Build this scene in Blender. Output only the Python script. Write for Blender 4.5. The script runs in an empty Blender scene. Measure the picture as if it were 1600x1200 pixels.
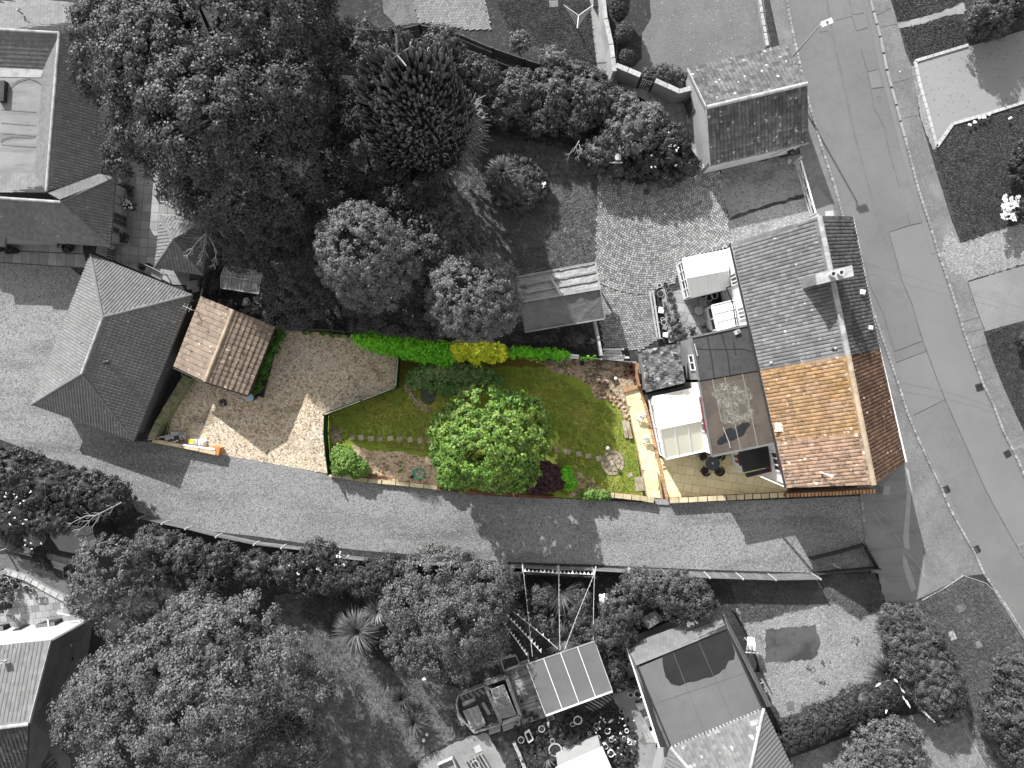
import bpy, bmesh, math, random
import numpy as np
from mathutils import Vector, Matrix
from mathutils.geometry import tessellate_polygon

SC = bpy.context.scene
COL = SC.collection
random.seed(7)
RNG = np.random.default_rng(11)
S, H = 0.045, 50.0            # metres per photo pixel on the ground, drone height

# ------------------------------------------------------------------ camera, sky, sun, exposure
cam = bpy.data.objects.new("drone_camera", bpy.data.cameras.new("drone_camera"))
cam.data.sensor_width = 36.0
cam.data.lens = 25.0
cam.data.clip_end = 1000.0
cam.location = (0, 0, H)
COL.objects.link(cam)
SC.camera = cam

SUN_TO = Vector((-0.489 * math.cos(math.radians(30.4)), 0.872 * math.cos(math.radians(30.4)), math.sin(math.radians(30.4)))).normalized()
w = bpy.data.worlds.new("World")
SC.world = w
w.use_nodes = True
nt = w.node_tree
nt.nodes.clear()
sky = nt.nodes.new("ShaderNodeTexSky")
sky.sky_type = 'NISHITA'
sky.sun_disc = False
sky.sun_elevation = math.radians(30.4)
sky.sun_rotation = math.atan2(SUN_TO.x, SUN_TO.y)
hs = nt.nodes.new("ShaderNodeHueSaturation")
hs.inputs["Saturation"].default_value = 0.0       # the photograph's air light is colourless
bg = nt.nodes.new("ShaderNodeBackground")
bg.inputs["Strength"].default_value = 0.128
wo = nt.nodes.new("ShaderNodeOutputWorld")
nt.links.new(sky.outputs[0], hs.inputs["Color"])
nt.links.new(hs.outputs[0], bg.inputs[0])
nt.links.new(bg.outputs[0], wo.inputs[0])

sun = bpy.data.objects.new("sun", bpy.data.lights.new("sun", 'SUN'))
sun.data.energy = 4.3
sun.data.angle = math.radians(0.5)
sun.data.color = (1.0, 0.995, 0.985)
sun.rotation_euler = SUN_TO.to_track_quat('Z', 'Y').to_euler()
sun.location = SUN_TO * 200
COL.objects.link(sun)

SC.view_settings.view_transform = 'Standard'
SC.view_settings.look = 'None'
SC.view_settings.gamma = 1.0
SC.view_settings.use_curve_mapping = False
SC.view_settings.exposure = 0.95
SC.render.engine = 'CYCLES'
SC.cycles.max_bounces = 6
SC.cycles.transparent_max_bounces = 8

# ------------------------------------------------------------------ small maths
def P(u, v, z=0.0):
    """the point at height z that the drone sees at photo pixel (u, v)"""
    k = S * (H - z) / H
    return Vector(((u - 800) * k, (600 - v) * k, z))

def PP(pts, z=0.0):
    return [P(p[0], p[1], p[2] if len(p) > 2 else z) for p in pts]

def at(p, z):
    return Vector((p.x, p.y, z))

def clip_rect(poly, x0, x1, y0, y1):
    def cut(pts, ax, val, keep_less):
        out = []
        n = len(pts)
        for i in range(n):
            a, b = pts[i], pts[(i + 1) % n]
            ia = (a[ax] <= val) if keep_less else (a[ax] >= val)
            ib = (b[ax] <= val) if keep_less else (b[ax] >= val)
            if ia:
                out.append(a)
            if ia != ib:
                t = (val - a[ax]) / (b[ax] - a[ax])
                out.append((a[0] + t * (b[0] - a[0]), a[1] + t * (b[1] - a[1])))
        return out
    for ax, val, less in ((0, x0, False), (0, x1, True), (1, y0, False), (1, y1, True)):
        if len(poly) < 3:
            return []
        poly = cut(poly, ax, val, less)
    return poly

def area2(poly):
    return 0.5 * sum(poly[i][0] * poly[(i + 1) % len(poly)][1] - poly[(i + 1) % len(poly)][0] * poly[i][1] for i in range(len(poly)))

def inside(x, y, poly):
    c = False
    n = len(poly)
    for i in range(n):
        x1, y1 = poly[i][0], poly[i][1]
        x2, y2 = poly[(i + 1) % n][0], poly[(i + 1) % n][1]
        if (y1 > y) != (y2 > y) and x < (x2 - x1) * (y - y1) / (y2 - y1) + x1:
            c = not c
    return c

def rough(pts, step=6, amp=2.0, seed=1):
    """wobble the edge of a pixel polygon"""
    r = random.Random(seed)
    out = []
    n = len(pts)
    for i in range(n):
        a, b = pts[i], pts[(i + 1) % n]
        d = math.hypot(b[0] - a[0], b[1] - a[1])
        m = max(1, int(d / step))
        for k in range(m):
            t = k / m
            j = amp if k else amp * 0.4
            out.append((a[0] + (b[0] - a[0]) * t + r.uniform(-j, j), a[1] + (b[1] - a[1]) * t + r.uniform(-j, j)))
    return out

# ------------------------------------------------------------------ mesh builder
class MB:
    def __init__(self):
        self.v, self.f, self.m = [], [], []
        self.mi = 0

    def poly(self, pts):
        n = len(self.v)
        self.v += [tuple(p) for p in pts]
        self.f.append(tuple(range(n, n + len(pts))))
        self.m.append(self.mi)

    def ngon(self, pts):
        """flat polygon, possibly concave, facing up"""
        pts = [Vector(p) for p in pts]
        n = len(self.v)
        self.v += [tuple(p) for p in pts]
        for t in tessellate_polygon([pts]):
            a, b, c = (pts[i] for i in t)
            t = t if (b - a).cross(c - a).z >= 0 else t[::-1]
            self.f.append(tuple(n + i for i in t))
            self.m.append(self.mi)

    def hexa(self, lo, hi):
        """solid between two equal rings (lo below, hi above, counter-clockwise seen from above)"""
        n = len(self.v)
        k = len(lo)
        if k > 2 and area2([(p[0], p[1]) for p in lo]) < 0:
            lo, hi = lo[::-1], hi[::-1]
        self.v += [tuple(p) for p in lo] + [tuple(p) for p in hi]
        self.f.append(tuple(n + i for i in reversed(range(k))))
        self.f.append(tuple(n + k + i for i in range(k)))
        for i in range(k):
            j = (i + 1) % k
            self.f.append((n + i, n + j, n + k + j, n + k + i))
        self.m += [self.mi] * (k + 2)

    def prism(self, ring, z0, z1):
        self.hexa([Vector((p[0], p[1], z0)) for p in ring], [Vector((p[0], p[1], z1)) for p in ring])

    def box(self, c, sx, sy, sz, rz=0.0):
        """box standing on c (centre of its base)"""
        ca, sa = math.cos(rz), math.sin(rz)
        q = [(-sx / 2, -sy / 2), (sx / 2, -sy / 2), (sx / 2, sy / 2), (-sx / 2, sy / 2)]
        r = [(c[0] + x * ca - y * sa, c[1] + x * sa + y * ca) for x, y in q]
        self.prism(r, c[2], c[2] + sz)

    def beam(self, a, b, wd, ht, up=(0, 0, 1)):
        a, b = Vector(a), Vector(b)
        d = (b - a)
        if d.length < 1e-6:
            return
        d.normalize()
        up = Vector(up)
        if abs(d.dot(up)) > 0.98:
            up = Vector((1, 0, 0))
        s = d.cross(up).normalized()
        t = s.cross(d).normalized()
        n = len(self.v)
        for p in (a, b):
            for x, y in ((-1, -1), (1, -1), (1, 1), (-1, 1)):
                self.v.append(tuple(p + s * (x * wd / 2) + t * (y * ht / 2)))
        for q in ((0, 1, 2, 3), (7, 6, 5, 4), (0, 4, 5, 1), (1, 5, 6, 2), (2, 6, 7, 3), (3, 7, 4, 0)):
            self.f.append(tuple(n + i for i in q))
            self.m.append(self.mi)

    def tube(self, pts, rad, sides=6, cap=True):
        pts = [Vector(p) for p in pts]
        if not hasattr(rad, '__len__'):
            rad = [rad] * len(pts)
        n0 = len(self.v)
        for i, p in enumerate(pts):
            d = (pts[min(i + 1, len(pts) - 1)] - pts[max(i - 1, 0)])
            d = d.normalized() if d.length > 1e-9 else Vector((0, 0, 1))
            up = Vector((0, 0, 1)) if abs(d.z) < 0.9 else Vector((1, 0, 0))
            s = d.cross(up).normalized()
            t = s.cross(d)
            for k in range(sides):
                a = 2 * math.pi * k / sides
                self.v.append(tuple(p + (s * math.cos(a) + t * math.sin(a)) * rad[i]))
        for i in range(len(pts) - 1):
            for k in range(sides):
                a, b = n0 + i * sides + k, n0 + i * sides + (k + 1) % sides
                self.f.append((a, b, b + sides, a + sides))
                self.m.append(self.mi)
        if cap:
            self.f.append(tuple(n0 + k for k in reversed(range(sides))))
            e = n0 + (len(pts) - 1) * sides
            self.f.append(tuple(e + k for k in range(sides)))
            self.m += [self.mi] * 2

    def lathe(self, c, prof, sides=12):
        """prof = [(radius, height)...] round the vertical through c"""
        n0 = len(self.v)
        for r, z in prof:
            for k in range(sides):
                a = 2 * math.pi * k / sides
                self.v.append((c[0] + r * math.cos(a), c[1] + r * math.sin(a), c[2] + z))
        for i in range(len(prof) - 1):
            for k in range(sides):
                a, b = n0 + i * sides + k, n0 + i * sides + (k + 1) % sides
                self.f.append((a, b, b + sides, a + sides))
                self.m.append(self.mi)
        self.f.append(tuple(n0 + k for k in reversed(range(sides))))
        e = n0 + (len(prof) - 1) * sides
        self.f.append(tuple(e + k for k in range(sides)))
        self.m += [self.mi] * 2

    def blob(self, c, rx, ry, rz, seed=0, jit=0.12, n=2):
        r = random.Random(seed)
        bm = bmesh.new()
        bmesh.ops.create_icosphere(bm, subdivisions=n, radius=1)
        k = len(self.v)
        for q in bm.verts:
            s = 1 + r.uniform(-jit, jit)
            self.v.append((c[0] + q.co.x * rx * s, c[1] + q.co.y * ry * s, c[2] + q.co.z * rz * s))
        for fc in bm.faces:
            self.f.append(tuple(k + q.index for q in fc.verts))
            self.m.append(self.mi)
        bm.free()

    def mesh(self, name, mats, off=Vector((0, 0, 0)), smooth=False):
        me = bpy.data.meshes.new(name)
        me.from_pydata([(x - off.x, y - off.y, z - off.z) for x, y, z in self.v], [], self.f)
        if not isinstance(mats, (list, tuple)):
            mats = [mats]
        for m_ in mats:
            me.materials.append(m_)
        if len(mats) > 1:
            me.polygons.foreach_set("material_index", self.m)
        if smooth:
            me.polygons.foreach_set("use_smooth", [True] * len(me.polygons))
        me.update()
        return me

    def build(self, name, mats, parent=None, smooth=False, label=None, loc=None):
        off = origin(parent) if parent else (Vector(loc) if loc is not None else Vector((0, 0, 0)))
        o = bpy.data.objects.new(name, self.mesh(name, mats, off, smooth))
        COL.objects.link(o)
        if parent:
            o.parent = parent
        else:
            o.location = off
        if label:
            o['label'] = label
        return o

def origin(o):
    v = Vector((0, 0, 0))
    while o:
        v = v + Vector(o.location)
        o = o.parent
    return v

def tag(o, label, cat, group=None, kind=None):
    if label: o['label'] = label
    if cat: o['category'] = cat
    if group: o['group'] = group
    if kind: o['kind'] = kind
    return o

def thing(name, label, cat, loc, group=None, rz=0.0):
    o = bpy.data.objects.new(name, None)
    COL.objects.link(o)
    o.empty_display_size = 0.3
    o.location = loc
    o.rotation_euler = (0, 0, rz)
    return tag(o, label, cat, group)

def solo(name, mb, mats, label, cat, group=None, smooth=False):
    xs = np.array(mb.v)
    loc = Vector((xs[:, 0].mean(), xs[:, 1].mean(), xs[:, 2].min()))
    return tag(mb.build(name, mats, None, smooth, loc=loc), label, cat, group)

def struct(name, mb, mats, smooth=False, label=None):
    return tag(mb.build(name, mats, None, smooth), label, None, None, 'structure')

def copy_tree(o, parent=None):
    c = o.copy()
    COL.objects.link(c)
    if parent:
        c.parent = parent
    for ch in list(o.children):
        copy_tree(ch, c)
    return c

def dup(o, loc, rz, label, group=None):
    c = copy_tree(o)
    c.location = loc
    c.rotation_euler = (0, 0, rz)
    c['label'] = label
    if group: c['group'] = group
    return c

# ------------------------------------------------------------------ materials
def col(c):
    return (c, c, c, 1.0) if not hasattr(c, '__len__') else (c[0], c[1], c[2], 1.0)

MATS = {}
def M(name, base, layers=(), rough=0.85, bump=None, island=0.0, spec=0.25, metal=0.0, alpha=None, trans=0.0, objco=False):
    """layers: (kind, scale, lo, hi, colour, amount) painted one over the other;
    kinds: noise, voro (cells of random tone), crack (lines between cells), stripe"""
    m = bpy.data.materials.new(name)
    m.use_nodes = True
    t = m.node_tree
    N, L = t.nodes, t.links
    bs = N["Principled BSDF"]
    bs.inputs["Roughness"].default_value = rough
    bs.inputs["Specular IOR Level"].default_value = spec
    bs.inputs["Metallic"].default_value = metal
    if objco:
        tc = N.new("ShaderNodeTexCoord"); pos = tc.outputs["Object"]
    else:
        ge = N.new("ShaderNodeNewGeometry"); pos = ge.outputs["Position"]
    rgb = N.new("ShaderNodeRGB")
    rgb.outputs[0].default_value = col(base)
    cur = rgb.outputs[0]
    for i, (kind, sc, lo, hi, c, amt) in enumerate(layers):
        src = None
        if kind in ("noise", "stain"):
            n = N.new("ShaderNodeTexNoise")
            n.inputs["Scale"].default_value = sc
            n.inputs["Detail"].default_value = 5.0 if kind == "noise" else 8.0
            n.inputs["Roughness"].default_value = 0.6
            mp = N.new("ShaderNodeMapping")
            mp.inputs["Location"].default_value = (13.7 * i + len(name), 5.1 * i, 3.3 * i)
            L.new(pos, mp.inputs[0]); L.new(mp.outputs[0], n.inputs["Vector"])
            src = n.outputs["Fac"]
        elif kind == "voro":
            n = N.new("ShaderNodeTexVoronoi")
            n.inputs["Scale"].default_value = sc
            L.new(pos, n.inputs["Vector"])
            sep = N.new("ShaderNodeSeparateColor")
            L.new(n.outputs["Color"], sep.inputs[0])
            src = sep.outputs[0]
        elif kind == "crack":
            n = N.new("ShaderNodeTexVoronoi")
            n.feature = 'DISTANCE_TO_EDGE'
            n.inputs["Scale"].default_value = sc
            L.new(pos, n.inputs["Vector"])
            iv = N.new("ShaderNodeMath"); iv.operation = 'SUBTRACT'; iv.inputs[0].default_value = 1.0
            L.new(n.outputs["Distance"], iv.inputs[1])
            src = iv.outputs[0]
        elif kind == "stripe":
            n = N.new("ShaderNodeTexNoise")
            mp = N.new("ShaderNodeMapping")
            mp.inputs["Scale"].default_value = sc
            n.inputs["Scale"].default_value = 1.0
            n.inputs["Detail"].default_value = 4.0
            L.new(pos, mp.inputs[0]); L.new(mp.outputs[0], n.inputs["Vector"])
            src = n.outputs["Fac"]
        mr = N.new("ShaderNodeMapRange")
        mr.inputs["From Min"].default_value = lo
        mr.inputs["From Max"].default_value = hi
        mr.inputs["To Max"].default_value = amt
        L.new(src, mr.inputs["Value"])
        mx = N.new("ShaderNodeMix"); mx.data_type = 'RGBA'
        L.new(mr.outputs[0], mx.inputs["Factor"])
        L.new(cur, mx.inputs["A"])
        mx.inputs["B"].default_value = col(c)
        cur = mx.outputs["Result"]
    if island:
        ge2 = N.new("ShaderNodeNewGeometry")
        oi = N.new("ShaderNodeObjectInfo")
        ad = N.new("ShaderNodeMath"); ad.operation = 'ADD'
        L.new(ge2.outputs["Random Per Island"], ad.inputs[0]); L.new(oi.outputs["Random"], ad.inputs[1])
        fr = N.new("ShaderNodeMath"); fr.operation = 'FRACT'
        L.new(ad.outputs[0], fr.inputs[0])
        mr = N.new("ShaderNodeMapRange")
        mr.inputs["To Min"].default_value = 1 - island
        mr.inputs["To Max"].default_value = 1 + island
        L.new(fr.outputs[0], mr.inputs["Value"])
        sc_ = N.new("ShaderNodeVectorMath"); sc_.operation = 'SCALE'
        L.new(cur, sc_.inputs[0]); L.new(mr.outputs[0], sc_.inputs["Scale"])
        cur = sc_.outputs[0]
    L.new(cur, bs.inputs["Base Color"])
    if bump:
        sc, st, dist = bump
        n = N.new("ShaderNodeTexNoise")
        n.inputs["Scale"].default_value = sc
        n.inputs["Detail"].default_value = 6.0
        n.inputs["Roughness"].default_value = 0.65
        L.new(pos, n.inputs["Vector"])
        b = N.new("ShaderNodeBump")
        b.inputs["Strength"].default_value = st
        b.inputs["Distance"].default_value = dist
        L.new(n.outputs["Fac"], b.inputs["Height"])
        L.new(b.outputs[0], bs.inputs["Normal"])
    if trans:
        tr = N.new("ShaderNodeBsdfTranslucent")
        L.new(cur, tr.inputs["Color"])
        ms = N.new("ShaderNodeMixShader")
        ms.inputs[0].default_value = trans
        L.new(bs.outputs[0], ms.inputs[1]); L.new(tr.outputs[0], ms.inputs[2])
        L.new(ms.outputs[0], N["Material Output"].inputs[0])
    if alpha is not None:
        tp = N.new("ShaderNodeBsdfTransparent")
        ms = N.new("ShaderNodeMixShader")
        ms.inputs[0].default_value = alpha
        L.new(tp.outputs[0], ms.inputs[1]); L.new(bs.outputs[0], ms.inputs[2])
        L.new(ms.outputs[0], N["Material Output"].inputs[0])
    MATS[name] = m
    return m

ORD = "first second third fourth fifth sixth seventh eighth ninth tenth eleventh twelfth thirteenth fourteenth fifteenth sixteenth seventeenth eighteenth nineteenth twentieth twenty-first twenty-second".split()

def put(kind, name, mat, parent, *a, **k):
    """one part made of one primitive"""
    mb = MB()
    getattr(mb, kind)(*a, **k)
    return mb.build(name, mat, parent)
# ------------------------------------------------------------------ the materials of the place (most of it is colourless in the photograph)
soil = M("soil", 0.026, [("noise", 0.35, .35, .7, 0.05, 1), ("noise", 5, .45, .75, 0.02, .8), ("voro", 7, .75, 1, 0.11, .5)], bump=(9, .7, .08))
tarmac = M("tarmac", 0.135, [("stain", 0.12, .4, .65, 0.165, 1), ("noise", 0.8, .5, .75, 0.115, .6), ("voro", 22, .5, 1, 0.18, .35), ("voro", 17, .12, 0, 0.10, .5)], bump=(25, .35, .02), rough=.9)
tarmac_patch = M("tarmac_patch", 0.152, [("stain", 0.2, .4, .65, 0.175, 1), ("voro", 20, .5, 1, 0.19, .35)], bump=(25, .3, .02), rough=.9)
tar_seam = M("tar_seam", 0.045, [("noise", 3, .4, .7, 0.12, 1)], rough=.6)
wheel_mark = M("wheel_mark", 0.115, [("noise", 1.2, .4, .6, 0.135, 1), ("voro", 22, .5, 1, 0.2, .3)], rough=.85)
footway = M("footway", 0.135, [("stain", 0.35, .42, .62, 0.185, 1), ("noise", 2.5, .5, .75, 0.11, .7), ("voro", 14, .8, 1, 0.30, .4), ("voro", 12, .1, 0, 0.09, .6)], bump=(22, .4, .03), rough=.9)
mouth_tar = M("mouth_tarmac", 0.17, [("stain", 0.25, .4, .65, 0.21, 1), ("stripe", (.35, 1.6, 1), .5, .7, 0.135, .8), ("voro", 22, .5, 1, 0.26, .3)], bump=(25, .3, .02), rough=.9)
mouth_light = M("mouth_light", 0.31, [("noise", 1.5, .4, .7, 0.26, 1)], rough=.9)
granite = M("granite", 0.27, [("noise", 6, .4, .7, 0.18, 1)], island=.3, bump=(14, .4, .03))
kerb_face = M("kerb_concrete", 0.28, [("noise", 3, .4, .7, 0.21, 1)], island=.1)
lane_gravel = M("lane_gravel", 0.22, [("stain", 0.10, .42, .62, 0.27, 1), ("stripe", (.10, .55, 1), .50, .66, 0.115, .8), ("voro", 14.5, .6, 1, 0.36, .7), ("voro", 17, .4, 0, 0.065, .8), ("voro", 7, .2, 0, 0.09, .5)], bump=(14, .9, .07))
pale_gravel = M("pale_gravel", 0.25, [("stain", 0.25, .45, .62, 0.185, 1), ("voro", 12, .6, 1, 0.42, .75), ("voro", 13, .3, 0, 0.09, .75), ("noise", .9, .62, .75, 0.1, .8)], bump=(11, 1.0, .08))
weedy_gravel = M("weedy_gravel", 0.20, [("noise", .5, .45, .65, 0.10, 1), ("noise", 6, .5, .7, 0.30, .7), ("voro", 10, .3, 0, 0.07, .7)], bump=(11, .9, .07))
cobble_bed = M("cobble_bed", 0.05, [("noise", 4, .4, .7, 0.1, 1)])
cobble = M("cobble", 0.27, [("stain", .22, .42, .62, 0.21, 1), ("noise", 1.6, .55, .75, 0.14, .8), ("noise", 9, .5, .8, 0.33, .6)], island=.38, bump=(18, .4, .02))
gbrick = M("grey_block", 0.22, [("stain", .3, .4, .65, 0.185, 1)], island=.2, bump=(18, .3, .02))
drive_pad = M("drive_pad", 0.245, [("stain", .2, .4, .65, 0.225, 1), ("stripe", (.6, 5, 1), .55, .7, 0.21, .6), ("voro", 9, .93, 1, 0.12, .7)], bump=(14, .2, .02), rough=.95)
drive_edge = M("drive_edging", 0.42, [("noise", 3, .4, .7, 0.36, 1)], island=.12)
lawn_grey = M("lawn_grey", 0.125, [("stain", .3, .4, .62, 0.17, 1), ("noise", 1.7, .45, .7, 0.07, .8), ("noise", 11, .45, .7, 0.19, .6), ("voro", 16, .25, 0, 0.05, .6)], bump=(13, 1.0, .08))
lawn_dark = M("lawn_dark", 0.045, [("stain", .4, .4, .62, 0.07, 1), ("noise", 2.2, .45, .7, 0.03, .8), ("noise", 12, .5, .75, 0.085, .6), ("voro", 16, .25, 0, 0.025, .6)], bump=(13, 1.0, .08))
lawn_pale = M("lawn_pale", 0.125, [("stain", .3, .4, .62, 0.16, 1), ("noise", 1.3, .5, .7, 0.125, .9), ("noise", 12, .45, .75, 0.25, .5), ("voro", 16, .2, 0, 0.09, .5), ("voro", 14, .99, 1, .5, .5)], bump=(13, .8, .06))
verge_grey = M("verge_grey", 0.075, [("stain", .35, .42, .6, 0.12, 1), ("noise", .9, .58, .7, 0.26, .8), ("noise", 8, .45, .7, 0.05, .9), ("voro", 9, .8, 1, 0.2, .5)], bump=(9, 1.0, .1))
conc = M("concrete", 0.18, [("stain", .35, .42, .62, 0.215, 1), ("noise", 3, .55, .75, 0.14, .7)], bump=(14, .3, .02))
conc_path = M("concrete_path", 0.22, [("stain", .5, .42, .62, 0.28, 1), ("noise", 4, .55, .75, 0.14, .8)], bump=(14, .4, .03))
slab_grey = M("slab_grey", 0.30, [("noise", 1.2, .4, .65, 0.24, 1), ("noise", 7, .55, .8, 0.36, .5)], island=.16, bump=(14, .3, .02))
flag_grey = M("flagstone_grey", 0.30, [("noise", 1.4, .4, .65, 0.23, 1)], island=.3, bump=(12, .4, .03))
joint_grey = M("joint_grey", 0.11, [("noise", 5, .4, .7, 0.06, 1)])

# coloured plot
yard_gravel = M("yard_gravel", (0.53, 0.43, 0.31), [("stain", .22, .42, .62, (0.54, 0.47, 0.39), 1), ("voro", 9, .55, 1, (0.80, 0.70, 0.55), .85), ("voro", 11, .4, 0, (0.10, 0.065, 0.04), .85), ("noise", .42, .56, .70, (0.10, 0.075, 0.04), .75), ("noise", 1.1, .56, .68, (.62, .55, .44), .6), ("noise", 3, .60, .72, (.10, .08, .05), .35), ("voro", 6, .93, 1, (.45, .25, .09), .5)], bump=(11, 1.0, .08))
bed_gravel = M("bed_gravel", (0.52, 0.40, 0.27), [("voro", 7, .5, 1, (0.74, 0.58, 0.42), .85), ("voro", 9, .35, 0, (0.10, 0.06, 0.04), .85), ("noise", .8, .58, .72, (0.09, 0.06, 0.03), .7)], bump=(9, 1.0, .1))
dirt_bed = M("dirt_bed", (0.38, 0.29, 0.21), [("noise", .9, .42, .62, (0.10, 0.085, 0.045), .9), ("voro", 7, .5, 1, (0.55, 0.45, 0.34), .75), ("voro", 9, .35, 0, (0.05, 0.035, 0.02), .85), ("noise", 2, .62, .7, (0.25, 0.09, 0.05), .6)], bump=(9, 1.0, .1))
lawn_green = M("lawn_green", (0.20, 0.265, 0.03), [("stain", .28, .42, .60, (0.28, 0.29, 0.055), 1), ("noise", .55, .5, .68, (0.10, 0.20, 0.012), .9), ("noise", .8, .60, .72, (0.28, 0.23, 0.09), .7), ("noise", 9, .45, .7, (0.26, 0.30, 0.06), .4), ("voro", 15, .25, 0, (0.03, 0.05, 0.006), .5)], bump=(13, .9, .07))
moss_soil = M("moss_soil", (0.12, 0.075, 0.018), [("noise", .8, .42, .62, (0.14, 0.12, 0.02), 1), ("noise", 6, .5, .75, (.10, .065, .02), .5)], bump=(9, .8, .07))
cream_slab = M("cream_slab", (0.79, 0.68, 0.42), [("noise", .9, .42, .65, (0.68, 0.57, 0.32), 1), ("noise", 6, .55, .8, (.6, .49, .27), .5)], island=.06, bump=(12, .25, .02))
cream_joint = M("cream_joint", (0.33, 0.25, 0.12), [("noise", 5, .4, .7, (.24, .18, .09), 1)])
buff_stone = M("buff_stone", (0.40, 0.34, 0.26), [("noise", 2, .4, .65, (0.22, 0.18, 0.13), 1), ("noise", 8, .5, .8, (.45, .38, .28), .5)], island=.18, bump=(10, .5, .04))
rock_pale = M("rock_pale", (0.50, 0.38, 0.25), [("noise", 3, .4, .65, (0.34, 0.2, 0.11), 1)], island=.25, bump=(8, .6, .05))
brick_edge = M("brick_edge", (0.46, 0.27, 0.15), [("noise", 3, .4, .65, (0.34, 0.19, 0.10), 1)], island=.2, bump=(12, .5, .03))
brick_dark = M("brick_dark", (0.19, 0.085, 0.045), [("noise", 2.5, .4, .65, (0.10, 0.055, 0.035), 1)], island=.3, bump=(12, .5, .03))
coping_buff = M("coping_buff", (0.52, 0.44, 0.29), [("noise", 2, .4, .65, (0.38, 0.33, 0.20), 1), ("noise", 7, .55, .8, (.2, .19, .1), .6)], island=.18, bump=(12, .5, .03))
mossy_stone = M("mossy_stone", (0.21, 0.20, 0.13), [("noise", 2, .42, .62, (0.10, 0.13, 0.05), 1), ("noise", 7, .5, .75, (.33, .31, .24), .6)], island=.22, bump=(12, .6, .05))
timber_red = M("timber_red", (0.22, 0.10, 0.05), [("noise", 3, .4, .65, (0.12, 0.06, 0.035), 1)], island=.2, bump=(10, .5, .04))
timber_pale = M("timber_pale", (0.52, 0.41, 0.27), [("stripe", (1, 9, 1), .45, .6, (0.40, 0.31, 0.20), 1), ("noise", 3, .5, .65, (.6, .52, .4), .6)], island=.12)
timber_orange = M("timber_orange", (0.50, 0.24, 0.08), [("noise", 3, .4, .65, (0.36, 0.15, 0.05), 1)], island=.12)
fence_green = M("fence_green", (0.012, 0.055, 0.018), [("noise", 2, .4, .65, (0.02, 0.04, 0.015), 1)], island=.22)
fence_edge = M("fence_edge_pale", (0.42, 0.48, 0.40), [("noise", 3, .4, .65, (0.28, 0.33, 0.27), 1)], island=.1)
fence_grey = M("fence_timber_grey", 0.15, [("stripe", (.8, 10, 10), .45, .6, 0.10, 1), ("noise", 2, .5, .7, .2, .6)], island=.22, bump=(14, .4, .02))
fence_dark = M("fence_timber_dark", 0.055, [("stripe", (.8, 10, 10), .45, .6, 0.035, 1)], island=.25)
post_pale = M("post_pale", 0.42, [("noise", 4, .4, .65, 0.28, 1)], island=.1)
white_paint = M("white_paint", 0.80, [("noise", 1.2, .4, .7, 0.74, 1)], rough=.5, spec=.4)
upvc = M("white_upvc", 0.84, [("noise", .8, .4, .7, 0.80, 1)], rough=.32, spec=.5)
poly_cream = M("cream_glazing", (0.80, 0.775, 0.63), [("noise", .8, .4, .7, (.77, .745, .60), 1)], rough=.25, spec=.5)
poly_roof = M("polycarbonate", (0.80, 0.80, 0.785), [("noise", .8, .4, .7, (.76, .76, .745), 1)], rough=.25, spec=.5)
glass_dark = M("window_glass", 0.03, [("noise", .6, .4, .6, 0.06, 1)], rough=.08, spec=.6)
glass_clear = M("clear_glazing", 0.35, rough=.1, spec=.6, alpha=.38)
maroon = M("maroon_trim", (0.16, 0.025, 0.035), rough=.5)
white_wall = M("white_render", 0.78, [("noise", .7, .4, .65, 0.70, 1)], bump=(18, .2, .01))
grey_wall = M("grey_render", 0.30, [("noise", .7, .4, .65, 0.25, 1)], bump=(18, .3, .01))
dark_wall = M("dark_brickwork", 0.12, [("noise", .9, .4, .65, 0.09, 1), ("noise", 8, .5, .8, .16, .6)], bump=(18, .4, .02))
pale_wall = M("pale_brickwork", 0.42, [("noise", .9, .4, .65, 0.35, 1), ("stripe", (.5, .5, 12), .5, .6, .3, .6)], bump=(18, .4, .02))
brick_wall_grey = M("wall_brick_grey", 0.27, [("noise", 1.2, .4, .65, 0.19, 1)], island=.25, bump=(18, .4, .02))
black = M("black_plastic", 0.014, rough=.35, spec=.4)
dark_metal = M("dark_metal", 0.03, [("noise", 5, .4, .7, .05, 1)], rough=.45)
grey_metal = M("grey_metal", 0.35, [("noise", 5, .4, .7, .27, 1)], rough=.4)
lead_grey = M("lead_grey", 0.16, [("noise", 3, .4, .7, .11, 1)], rough=.6)
grey_plastic = M("grey_plastic", (0.36, 0.37, 0.38), [("noise", 3, .4, .7, (.28, .29, .30), 1)], rough=.5)
yellow_bag = M("yellow_print", (0.85, 0.75, 0.03), rough=.5)
blue_lid = M("blue_lid", (0.32, 0.46, 0.56), [("noise", 5, .4, .7, (.27, .40, .5), 1)], rough=.5)
hose_green = M("hose_green", (0.02, 0.42, 0.27), rough=.4, spec=.4)
hose_yellow = M("hose_yellow", (0.36, 0.31, 0.10), rough=.4, spec=.4)
wire_green = M("wire_green", (0.02, 0.06, 0.04), rough=.5)
terracotta = M("terracotta", (0.26, 0.10, 0.06), [("noise", 4, .4, .7, (.17, .07, .045), 1)], rough=.8)
pot_red = M("glazed_red_pot", (0.16, 0.02, 0.02), rough=.3, spec=.5)
pot_grey = M("pot_grey", 0.22, [("noise", 4, .4, .7, .13, 1)], rough=.7)
pot_rim = M("pot_rim_pale", 0.48, [("noise", 4, .4, .7, .34, 1)], rough=.7)
compost = M("compost", 0.02, [("noise", 9, .4, .7, .05, 1)], bump=(12, .8, .05))
rattan = M("rattan", (0.035, 0.028, 0.02), [("noise", 14, .4, .7, (.075, .06, .045), 1)], rough=.6, bump=(30, .6, .02))
chair_white = M("chair_white", 0.74, [("noise", 4, .4, .7, .55, 1)], rough=.5)
chair_grey = M("chair_grey_wood", 0.36, [("noise", 4, .4, .7, .26, 1)], rough=.7)
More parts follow.
